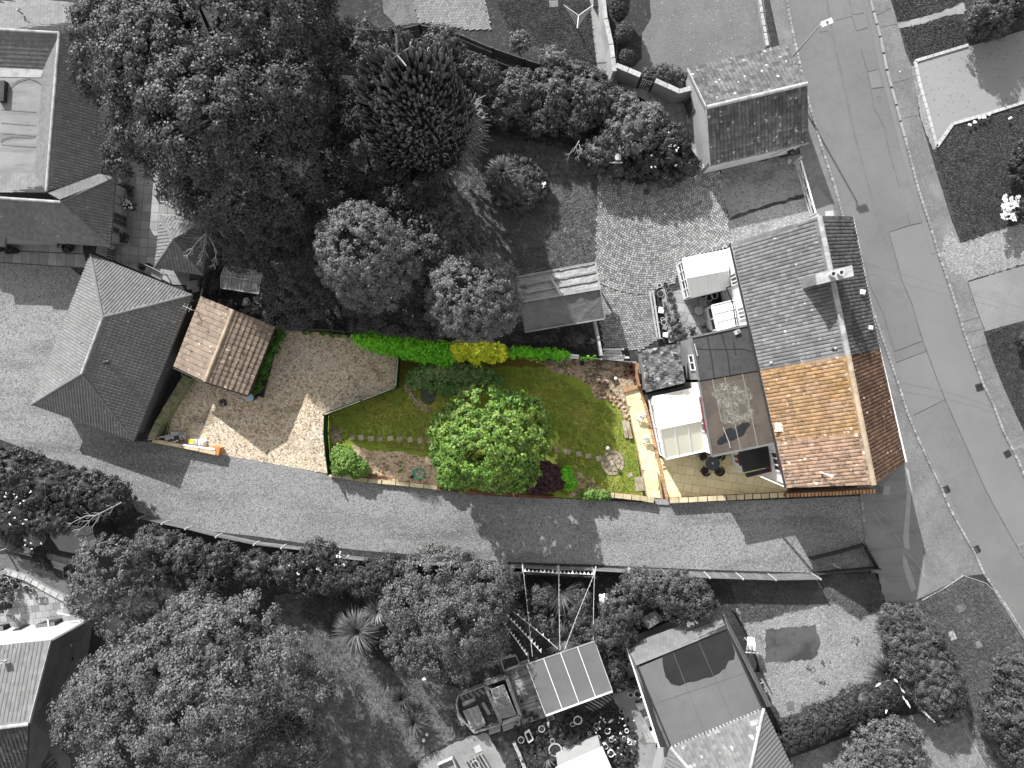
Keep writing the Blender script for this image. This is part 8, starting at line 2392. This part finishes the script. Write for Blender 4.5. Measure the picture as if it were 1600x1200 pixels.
mb = MB(); mb.box(P(512, 488, .1), .32, .26, .1, .1); solo("seed_tray", mb, lead_grey, "small square tray in the dark gap left of the plain shed", "tray")
pot(872, 516, .13, .2, chair_grey, "pale pot in the shade below the carport")
for u, v, r_, lab in ((894, 537, .20, "grey stone lump left of the timber rail"), (905, 534, .16, "pale lump in the scrub nearest the timber rail"), (925, 533, .22, "rounded pale lump at the foot of the timber rail")):
    p = P(u, v, .1); mb = MB(); mb.blob((p.x, p.y, .15), r_, r_, .15, int(u), .25, 1); solo("rubble_stone", mb, pot_grey, lab, "stone")
mb = MB(); mb.box(P(896, 557, .75), .75, .3, .12, -.1); solo("white_trough", mb, chair_white, "white trough resting on the low pale topped fence", "trough")

# ------------------------------------------------------------------ lower left garden
t = thing("trellis_fence", "low pale trellis rail round the corner bed by the white chair", "fence", P(25, 855, 0))
for a, b in (((10, 858), (16, 836)), ((10, 858), (50, 869))):
    A_, B_ = P(*a, .9), P(*b, .9); put("beam", "rail", plank_grey, t, A_, B_, .05, .06); put("beam", "rail", plank_grey, t, at(A_, .4), at(B_, .4), .04, .05)
    for k in range(5): w_ = A_.lerp(B_, k / 4); put("box", "baluster", plank_grey, t, at(w_, 0), .04, .04, .95)
p = P(9.5, 858, 0); mb = MB(); mb.box(p, .1, .1, 1.0); mb.blob((p.x, p.y, 1.04), .09, .09, .09, 1, 0, 2); solo("trellis_post", mb, post_pale, "knobbed pale post at the trellis corner", "post")
plant("corner_plant", "pale spiky leaved plant inside the trellis corner", "plant", [(26, 855, .7, 11, 10, .5)], lf_pale, 260, .2, 26, .2, .08, .03, part="foliage")
t = thing("parasol", "round shaded parasol beneath the end of the clipped hedge", "parasol", P(52, 838, 0)); c = P(52, 838, 2.0)
ring_ = [Vector((c.x + .82 * math.cos(i / 20 * 6.283), c.y + .72 * math.sin(i / 20 * 6.283), 1.85)) for i in range(20)]
mb = MB()
for i in range(20): mb.poly([ring_[i], ring_[(i + 1) % 20], Vector((c.x, c.y, 2.15))])
mb.build("canopy", M("parasol_cloth", .085, [("noise", 3, .4, .7, .06, 1)]), t)
put("tube", "pole", plank_grey, t, [at(c, 0), at(c, 2.1)], .03, 6)
t = thing("deck_rail", "dark slatted deck side with pale planks below the summerhouse", "deck", P(90, 882, 0))
for k, (a, b) in enumerate((((80, 877), (104, 884)), ((82, 881), (104, 888)), ((84, 885), (104, 892)))):
    put("beam", "plank", plank_grey, t, P(*a, .4 - k * .12), P(*b, .4 - k * .12), .16, .05)
for k in range(9): a_ = fr((52, 868), (78, 884), k / 8); put("beam", "slat", fence_dark, t, P(a_[0], a_[1], .5), P(a_[0] + 4, a_[1] + 7, .1), .04, .05)
put("beam", "end_panel", fence_dark, t, P(105, 884, .5), P(105, 900, .5), .05, .9)
for k in range(4): put("beam", "step_slat", fence_dark, t, P(106, 886 + k * 3.4, .6 - k * .1), P(120, 884 + k * 3.4, .6 - k * .1), .07, .04)
o = paved("summerhouse_terrace", "dark slabs in front of the summerhouse", [(70, 862), (95, 868), (130, 874), (128, 886), (104, 884), (74, 874)], joint_grey, 5)
pave(o, [(72, 863), (95, 869), (129, 875), (127, 885), (104, 883), (76, 873)], -.2, .55, .5, .02, .022, .03, slab_grey, "slab", .5, seed=33)
plant("dark_shrub", "small dark bush between the white chair and the deck", "shrub", [(62, 874, .5, 14, 10, .4), (72, 884, .4, 10, 8, .3)], lf_dark, 240, .2, 26, .14, .09, .03, part="foliage")
wall("garden_kerb", "crumbling pale kerb between the lower lawn and the flagstones", [(6, 892), (40, 903), (80, 925), (112, 942)], .3, .3, .3, brick_wall_grey, post_pale, .5, .34)
mb = MB(); mb.beam(P(105, 932, .8), P(115, 926, .8), .12, .06); solo("white_board", mb, chair_white, "short white board sticking out of the pale grey tree", "board")
mb = MB(); mb.beam(P(-4, 896, .3), P(11, 893, .3), .25, .2); solo("stone_trough", mb, plank_grey, "grey trough at the left edge above the flagstones", "trough")
for u, v, r_, lab in ((13, 904, .2, "round pot at the left end of the pale kerb"), (24, 907, .24, "broad bowl second along the pale kerb"), (29, 914, .26, "wide pale rimmed bowl on the flagstones"), (45, 918, .26, "planted bowl beside the pale kerb"), (52, 921, .16, "little pot right of the planted bowl")):
    pot(u, v, r_, .26, lead_grey, lab, rim=pot_rim, leaf=lf_mid if r_ > .2 else None)
for u, v, lab in ((8, 914, "round wire plant stand at the left edge"), (64, 938, "curly wire ornament on the flagstones")):
    c = P(u, v, .1); mb = MB()
    for k in range(2): mb.tube([c + Vector((k * .3 - .1 + .24 * math.cos(i / 14 * 6.284), .24 * math.sin(i / 14 * 6.284), .02)) for i in range(15)], .02, 4, cap=False)
    solo("wire_ornament", mb, dark_metal, lab, "ornament")
mb = MB(); mb.tube([P(89, 957.5, 1.2), P(110, 962, 1.2)], .05, 6); solo("white_pole", mb, chair_white, "white pole lying across above the flagstones", "pole")
plant("dark_shrub", "dark shaded bush at the left edge of the flagstones", "shrub", [(2, 938, .8, 14, 16, .6), (-6, 915, .8, 14, 14, .6)], lf_dark, 240, .25, 26, .16, .10, .04, part="foliage")
def bin_box(name, label, cat, u, v, z, sx, sy, sz, rz, m1, m2):
    p = P(u, v, z); t = thing(name, label, cat, p)
    put("box", "body", m1, t, p, sx, sy, sz, rz)
    mb = MB(); ca, sa = math.cos(rz), math.sin(rz); mb.box((p.x, p.y, p.z + sz), sx * 1.06, sy * 1.08, .06, rz); mb.build("lid", m2, t)
    put("beam", "handle", black, t, (p.x - sx * .45 * ca, p.y - sx * .45 * sa + sy * .58, p.z + sz), (p.x + sx * .45 * ca, p.y + sx * .45 * sa + sy * .58, p.z + sz), .05, .05)
bin_box("storage_box", "dark storage box with a pale band against the white house wall", "box", 85, 974, 0, 1.25, .62, .9, .16, dark_metal, lead_grey)
mb = MB(); mb.box(P(76, 975, .98), .10, .66, .04, .16); solo("white_strap", mb, chair_white, "white strap over the dark storage box", "strap")
bin_box("wheeled_bin", "pale lidded bin beside the dark one at the white house wall", "bin", 26, 988, 0, .60, .62, 1.0, .16, pot_grey, pot_rim)
bin_box("wheeled_bin", "dark bin right of the pale lidded bin", "bin", 43, 982, 0, .50, .58, 1.0, .16, black, dark_metal)
bin_box("garden_chest", "dark flat chest at the left edge above the house", "chest", 5, 985, 0, 1.1, .9, .7, .16, fence_dark, lead_grey)
mb = MB(); mb.beam(P(117, 975, .6), P(126, 971, .6), .12, .2); solo("white_bottle", mb, chair_white, "small white item at the right end of the house wall", "bottle")

# ------------------------------------------------------------------ bottom garden: deck, gazebo, bunting
o = paved("timber_deck", "weathered timber deck under the canopy roof", [(780, 1042), (822, 1028), (960, 1078), (955, 1096), (850, 1122), (816, 1134), (790, 1060)], fence_dark, 5)
q = [(785, 1044), (826, 1030), (857, 1120), (817, 1133)]
A_, B_, C_, D_ = PP(q)
for i in range(38):
    f0 = i / 38
    a, b = A_.lerp(D_, f0), B_.lerp(C_, f0); put("beam", "plank", deck_grey, o, a + Vector((0, 0, .09)), b + Vector((0, 0, .09 + random.uniform(0, .008))), .092, .03)
for i in range(9):
    a, b = P(903 + i * 6, 1106 - i * 2.2 - 10, .09), P(930 + i * 6 * .7, 1112 - i * 3, .09); put("beam", "plank", deck_grey, o, a, b, .1, .03)
t = thing("hexagonal_seat", "many sided timber seat platform with a slatted table on the bottom lawn", "garden seat", P(740, 1112, 0))
hexp = [(716, 1086), (720, 1084), (756, 1070), (768, 1076), (782, 1130), (742, 1143), (717, 1117), (713, 1098)]
hp = PP(hexp, .35)
put("prism", "platform", fence_dark, t, hp, 0, .12)
for i in range(len(hp)):
    a, b = hp[i], hp[(i + 1) % len(hp)]; put("beam", "side_board", plank_grey, t, at(a, .3), at(b, .3), .10, .55)
a0, a1, b0, b1 = P(723, 1111, .6), P(747, 1102, .6), P(735, 1138, .6), P(759, 1130, .6)
for i in range(8):
    f = (i + .5) / 8; put("beam", "table_slat", plank_grey, t, a0.lerp(a1, f), b0.lerp(b1, f), .125, .04)
for a, b in (((723, 1101), (742, 1092)), ((754, 1098), (765, 1116)), ((716, 1115), (724, 1133)), ((738, 1140), (757, 1131))):
    put("beam", "seat_plank", plank_grey, t, P(*a, .48), P(*b, .48), .24, .06)
for k in range(5):
    put("beam", "floor_plank", deck_grey, t, P(720 + k * 7, 1088 - k * 2.6, .16), P(726 + k * 8, 1096 - k * 3, .16), .2, .03)
t = thing("cold_frame", "timber box with three dark glazed lights beside the deck", "cold frame", P(790, 1095, 0))
q = [(757, 1070), (791, 1058), (813, 1119), (784, 1131)]
w4 = PP(q, .6)
for i in range(4): put("beam", "side_board", plank_grey, t, at(w4[i], .3), at(w4[(i + 1) % 4], .3), .22, .62)
g = PP([(768, 1077), (787, 1070), (806, 1116), (783, 1122)], .55)
put("prism", "soil_bed", compost, t, g, .1, .4)
for i in range(3):
    f0, f1 = i / 3 + .01, (i + 1) / 3 - .01
    s_ = [g[0].lerp(g[3], f0), g[1].lerp(g[2], f0), g[1].lerp(g[2], f1), g[0].lerp(g[3], f1)]
    put("hexa", "pane", glass_clear, t, [at(x, .54) for x in s_], [at(x, .552) for x in s_])
for i in range(4): a, b = g[0].lerp(g[3], i / 3), g[1].lerp(g[2], i / 3); put("beam", "glazing_bar", post_pale, t, at(a, .56), at(b, .56), .04, .04)
for a, b in ((g[0], g[3]), (g[1], g[2])): put("beam", "glazing_bar", post_pale, t, at(a, .56), at(b, .56), .04, .04)
t = thing("timber_steps", "low timber step boxes below the cold frame", "steps", P(775, 1145, 0))
for k in range(3): put("beam", "step", plank_grey, t, P(764, 1138 + k * 4, .3 - .08 * k), P(782, 1132 + k * 4, .3 - .08 * k), .16, .1)
for k in range(3): put("beam", "step", plank_grey, t, P(784 + k, 1133 + k * 4, .35 - .08 * k), P(813, 1123 + k * 4, .35 - .08 * k), .16, .1)
for u, v, m_, lab in ((767, 1094, lead_grey, "dark pot between the seat platform and the cold frame"), (769, 1104, pot_grey, "grey pot on the shelf beside the cold frame"), (775, 1102, pot_rim, "pale pot on the shelf beside the cold frame"), (779, 1126, pot_rim, "pale pot at the foot of the cold frame"), (772, 1110, chair_grey, "cream pot below the grey shelf pot")):
    pot(u, v, .12, .25, m_, lab, z=.1)
pot(810, 1086, .15, .3, chair_grey, "pot of white flowers on the deck beside the cold frame", leaf=lf_pale, z=.1)
pot(815, 1093, .18, .3, pot_grey, "grey bowl on the deck below the white flowers", z=.1)
# sleeper bed by the deck
mb = MB(); mb.beam(P(778, 1030, .2), P(788, 1060, .2), .15, .3); solo("sleeper", mb, fence_dark, "dark sleeper at the upper left corner of the deck", "sleeper")
t = thing("vegetable_bed", "dark timber edged bed at the upper edge of the deck", "raised bed", P(800, 1032, 0))
q = PP([(782, 1028), (806, 1022), (812, 1036), (788, 1046)])
put("prism", "soil", compost, t, q, 0, .18)
for i in range(4): put("beam", "edge_board", plank_grey, t, at(q[i], .14), at(q[(i + 1) % 4], .14), .09, .28)

def bunting(label, a, b, n, sag, sz=.16, every=1.0, f0=0, f1=1):
    A_, B_ = P(*a), P(*b)
    t = thing("bunting", label, "bunting", (A_ + B_) / 2)
    pts = [A_.lerp(B_, i / 16) - Vector((0, 0, sag * math.sin(math.pi * i / 16))) for i in range(17)]
    put("tube", "string", flag_white, t, pts, .016, 4)
    d = (B_ - A_).normalized(); s = Vector((-d.y, d.x, 0)).normalized(); s = s if s.x > 0 else -s
    for i in range(n):
        f = f0 + (f1 - f0) * (i + .5) / n
        p = A_.lerp(B_, f) - Vector((0, 0, sag * math.sin(math.pi * f)))
        if every < 1 and random.random() > every: continue
        tw = random.uniform(.3, .75)
        mb = MB(); e = p + s * sz * 1.35 * tw + Vector((0, 0, -sz * 1.3)); w_ = d * sz * .55
        mb.hexa([p - w_, p + w_, e], [p - w_ + Vector((0, 0, .004)) + s * .003, p + w_ + Vector((0, 0, .004)) + s * .003, e + Vector((0, 0, .004)) + s * .003]); mb.build("flag", flag_white, t)
posts = []
for (u, v, lab) in ((817, 893, "left"), (873, 895, "middle"), (929, 897, "right")):
    p = P(u, v, 1.7); mb = MB(); mb.box(at(p, 0), .1, .1, 1.7); mb.beam(P(u, v, 1.68), P(u + (-1, 0, 2)[(u > 850) + (u > 900)], v - 12, 1.3), .07, .06); solo("bunting_post", mb, post_pale, lab + " post of the white bunting on the lane fence", "post"); posts.append(p)
bunting("white bunting strung along the lane fence, left span", (817, 893, 1.7), (873, 896, 1.7), 9, .05, .19)
bunting("white bunting strung along the lane fence, right span", (873, 896, 1.7), (929, 898, 1.7), 9, .05, .19)
bunting("white bunting from the left post down to the canopy roof", (818, 895, 1.7), (832, 1026, 2.4), 13, .25, .15, .8)
bunting("white bunting from the middle post to the canopy roof", (873, 896, 1.7), (875, 1016, 2.4), 15, .2, .17)
bunting("white bunting slanting from the right post to the canopy roof", (928, 898, 1.7), (882, 1015, 2.4), 16, .2, .18)
bunting("white bunting straight down from the right post", (929, 898, 1.7), (927, 1000, 2.4), 9, .2, .12, .8)
bunting("white bunting at the left, the lowest of three slanting strings", (780, 966, 2.2), (824, 1025, 2.4), 13, .15, .18)
bunting("white bunting at the left, the middle one of three slanting strings", (787, 957, 2.2), (846, 1020, 2.4), 13, .15, .18)
bunting("white bunting at the left, the upper one of three slanting strings", (795, 950, 2.2), (872, 1014, 2.4), 8, .15, .16, .6)
mb = MB(); p = P(786, 957, 2.2); mb.tube([at(p, 0), p], .04, 6); solo("bunting_pole", mb, plank_grey, "pole in the feathery shrub holding three bunting strings", "pole")
fence("back_fence", "dark board fence behind the bunting posts", [(808, 897), (873, 900), (932, 903)], 1.3, 1.3, 2.4, "h", 6, fence_dark, fence_dark)
def cloth(name, label, u, v, z, sx, sy, rz, seed, cat, pole=None):
    t = thing(name, label, cat, P(u, v, 0)); c = P(u, v, z); r = random.Random(seed); mb = MB(); n_ = 8
    ca, sa = math.cos(rz), math.sin(rz)
    for j in range(n_ + 1):
        for i in range(n_ + 1):
            x, y = (i / n_ - .5) * sx * (1 - .35 * abs(j / n_ - .4)), (j / n_ - .5) * sy
            mb.v.append((c.x + x * ca - y * sa + r.uniform(-.03, .03), c.y + x * sa + y * ca + r.uniform(-.03, .03), z + .14 * math.sin(i * 1.7 + j * .4) - .35 * abs(j / n_ - .5) + r.uniform(-.03, .03)))
    for j in range(n_):
        for i in range(n_): a = j * (n_ + 1) + i; mb.f.append((a, a + 1, a + n_ + 2, a + n_ + 1)); mb.m.append(0)
    o = mb.build("cloth", sheet_white, t, smooth=True)
    md = o.modifiers.new("thickness", 'SOLIDIFY'); md.thickness = .02
    put("tube", "support", post_pale, t, [at(c, 0), at(c, z - .05)], .04, 6)
    if pole: put("beam", "white_board", sheet_white, t, P(*pole[0]), P(*pole[1]), .14, .05)
cloth("hanging_cloth", "bright white cloth hung among the shrubs below the lane fence", 944, 938, 1.5, .62, .75, .1, 1, "cloth", ((937, 930, 1.6), (944, 961, 1.0)))
cloth("hanging_cloth", "white folded cloth at the right wall of the square flat roof", 1174, 1008, 1.4, .62, .95, -.1, 2, "cloth")
mb = MB(); mb.beam(P(1165, 1019, 1.2), P(1185, 1020, 1.2), .08, .05); solo("cloth_rail", mb, chair_white, "white rail under the folded cloth by the flat roof", "rail")
cloth("hanging_cloth", "white crumpled cloth lying on the pale slope beside the shrub", 1081, 973, 2.95, .72, .5, .45, 3, "cloth")
mb = MB(); p = P(920, 995, 1.6); mb.box((p.x, p.y, 1.2), .3, .36, .2, .4); mb.box((p.x, p.y, 1.4), .34, .4, .03, .4); solo("nest_box", mb, chair_white, "small white box at the top corner of the canopy roof", "box")

# ornaments and pots in the bottom bed
for u, v, r_, h, m_, lab in ((902, 1121, .26, .3, chair_white, "pale shell shaped basin in the bottom pot bed"), (931, 1130, .17, .25, chair_grey, "cream jug shaped pot in the bottom pot bed"), (930, 1138, .09, .2, pot_rim, "tiny pale pot below the cream jug"),
        (920, 1142, .10, .22, chair_white, "small white pot left of the tiny pale pot"), (934, 1148, .12, .24, chair_white, "white pot in the middle of the bottom bed"), (954, 1152, .14, .26, chair_grey, "cream pot between the two rows of white pots"), (945, 1162, .16, .3, pot_rim, "round pale pot near the white roof"),
        (953, 1172, .22, .34, chair_white, "tall white pot beside the white ribbed roof"), (978, 1138, .13, .25, chair_white, "white pot nearest the path in the bottom bed"), (974, 1150, .12, .22, pot_rim, "pale pot below the one nearest the path"), (982, 1156, .14, .25, chair_white, "white pot at the right edge of the bottom bed"),
        (863, 1154, .15, .26, chair_grey, "half moon topped pot in the left of the bottom bed"), (867, 1168, .42, .22, lead_grey, "wide hooped planter low in the bottom bed"), (846, 1135, .2, .26, pot_grey, "grey patterned pot left in the bottom bed"), (814, 1152, .2, .26, pot_grey, "grey pot at the far left of the bottom bed"),
        (894, 1128, .14, .24, pot_grey, "grey pot left of the shell shaped basin"), (948, 1138, .18, .28, lead_grey, "dark rimmed pot right of the cream jug"), (970, 1108, .14, .2, chair_grey, "pale pot at the top right of the bottom bed"), (984, 1082, .16, .3, chair_white, "white round pot by the left wall of the bottom house")):
    pot(u, v, r_ * 1.15, h + .15, m_, lab, rim=pot_rim if m_ in (pot_grey, lead_grey) else None)
mb = MB(); a_, b_ = P(951, 1129, .3), P(959, 1123, .35); mb.tube([a_, a_.lerp(b_, .5), b_], [.06, .09, .05], 8); solo("garden_figure", mb, chair_white, "slim white figure lying in the bottom bed", "ornament")
t = thing("framed_trough", "white framed rectangular trough at the left of the bottom bed", "trough", P(825, 1152, 0))
q = PP([(820, 1145), (827, 1141), (833, 1154), (826, 1159)], .3)
for i in range(4): put("beam", "side", chair_white, t, q[i], q[(i + 1) % 4], .06, .3)
put("prism", "soil", compost, t, q, .05, .22)
t = thing("grey_planter_box", "small grey box under the canopy gutter", "box", P(860, 1120, 0)); p = P(860, 1120, 0)
put("box", "box", pot_grey, t, p, .5, .25, .25, .3); put("box", "soil", compost, t, (p.x, p.y, .25), .4, .16, .02, .3)
mb = MB(); p = P(857, 1131, .2); mb.blob((p.x, p.y, .2), .14, .24, .2, 9, .2, 1); solo("stone_ornament", mb, chair_grey, "pale carved stone below the small grey box", "ornament")
wall("bed_edging", "pale log edging at the left side of the bottom bed", [(803, 1160), (810, 1175), (818, 1195), (824, 1215)], .25, .25, .2, plank_grey, post_pale, .6, .22)
mb = MB(); mb.box(P(747, 1170, 0), .5, .45, .06, .4); solo("stone_slab", mb, drive_edge, "bright square slab on the path at the bottom", "slab")
t = thing("framed_bed", "grey framed box bed at the bottom edge", "raised bed", P(695, 1195, 0))
q = PP([(684, 1194), (707, 1184), (716, 1205), (690, 1215)], .4)
for i in range(4): put("beam", "side", post_pale, t, q[i], q[(i + 1) % 4], .06, .35)
put("prism", "soil", pot_grey, t, q, .05, .25)
t = thing("compost_crate", "slatted dark crate with a white hoop at the bottom edge", "crate", P(745, 1192, 0))
for k in range(6): a_ = fr((728, 1190), (752, 1178), k / 5); put("beam", "slat", plank_grey, t, P(a_[0], a_[1], .3), P(a_[0] + 12, a_[1] + 20, .3), .08, .3)
mb = MB(); c = P(743, 1195, .6); mb.tube([c + Vector((.28 * math.cos(i / 14 * 6.284), .28 * math.sin(i / 14 * 6.284), 0)) for i in range(15)], .03, 4, cap=False); mb.build("hoop", post_pale, t)
for u, v, lab in ((663, 1061, "round white stone beside the tall grey tree"), (667, 1147, "white flower head near the lower yucca, upper one"), (662, 1156, "white flower head near the lower yucca, lower one")):
    p = P(u, v, .4); mb = MB(); mb.blob((p.x, p.y, .45), .13 if u != 663 else .17, .13, .12, int(u), .15, 1); mb.tube([at(p, 0), at(p, .42)], .015, 4); solo("white_flower", mb, blossom, lab, "flower")

# side passage of the bottom house
o = paved("side_passage", "paved side passage left of the bottom house", [(962, 1010), (978, 1006), (1012, 1090), (1030, 1160), (1010, 1160), (988, 1085)], joint_grey, 5)
pave(o, [(962, 1010), (978, 1006), (1012, 1090), (1030, 1160), (1010, 1160), (988, 1085)], .4, .55, .55, .02, .022, .03, slab_grey, "slab", .5, seed=44)
t = thing("ladder_rack", "white framed rack with dark shelves beside the pale roof slope", "rack", P(972, 1022, 0))
for a, b in (((966, 1010), (978, 1035)), ((972, 1008), (984, 1032))): put("beam", "rail", chair_white, t, P(*a, .9), P(*b, .9), .06, .06)
for k in range(4): a_ = fr((966, 1012), (978, 1034), k / 3); put("beam", "shelf", dark_metal, t, P(a_[0], a_[1], .88), P(a_[0] + 6, a_[1] - 2, .88), .22, .05)
for u, v, m_, lab in ((978, 1031, chair_white, "white box in the side passage"), (987, 1064, black, "black crate in the side passage")):
    bin_box("storage_crate", lab, "crate", u, v, 0, .5, .45, .4, .4, m_, m_)
pot(996, 1081, .3, .4, chair_white, "white domed planter in the side passage", leaf=lf_pale)
pot(988, 1070, .2, .3, pot_grey, "grey pot above the white domed planter", leaf=lf_pale)
bin_box("storage_crate", "dark crate lower in the side passage", "crate", 1000, 1097, 0, .6, .5, .5, .4, dark_metal, lead_grey)
bin_box("storage_crate", "long white box against the wall low in the side passage", "crate", 1021, 1141, 0, .4, 1.1, .5, .4, chair_white, chair_white)
bin_box("storage_crate", "mottled crate above the long white box", "crate", 1014, 1126, 0, .4, .8, .5, .4, pot_grey, lead_grey)
t = thing("doormat", "dark mat on the path beside the bottom bed", "mat", P(1008, 1154, 0)); p = P(1008, 1154, .03)
put("box", "mat", lead_grey, t, (p.x, p.y, .02), .5, .75, .03, -.6)
t = thing("wire_cage", "small wire framed box at the right wall of the bottom house", "frame", P(1191, 1072, 0))
q = PP([(1183, 1070), (1193, 1066), (1198, 1080), (1188, 1084)], .5)
for i in range(4): mb = MB(); mb.tube([q[i], q[(i + 1) % 4]], .025, 5); mb.tube([q[i], at(q[i], 0)], .02, 5); mb.build("bar", post_pale, t)
fence("garden_fence", "low dark fence on the right of the bottom house", [(1148, 955), (1165, 985), (1178, 1018), (1196, 1062)], .8, .8, 1.6, "h", 3, fence_dark, fence_dark)
# weeds on the pale gravel
for u, v, lab in ((1335, 1000, "dark weed clump on the pale gravel, the largest"), (1267, 1043, "low weed patch in the middle of the pale gravel"), (1290, 1034, "small weed patch right of the middle one"), (1287, 1064, "small weed patch above the low hedge"), (1325, 1070, "grey weed patch near the pampas grass")):
    plant("weed_clump", lab, "weeds", [(u, v, .05, 7, 6, .06)], lf_pale, 130, .10, 12, .10, .06, .01, part="foliage")
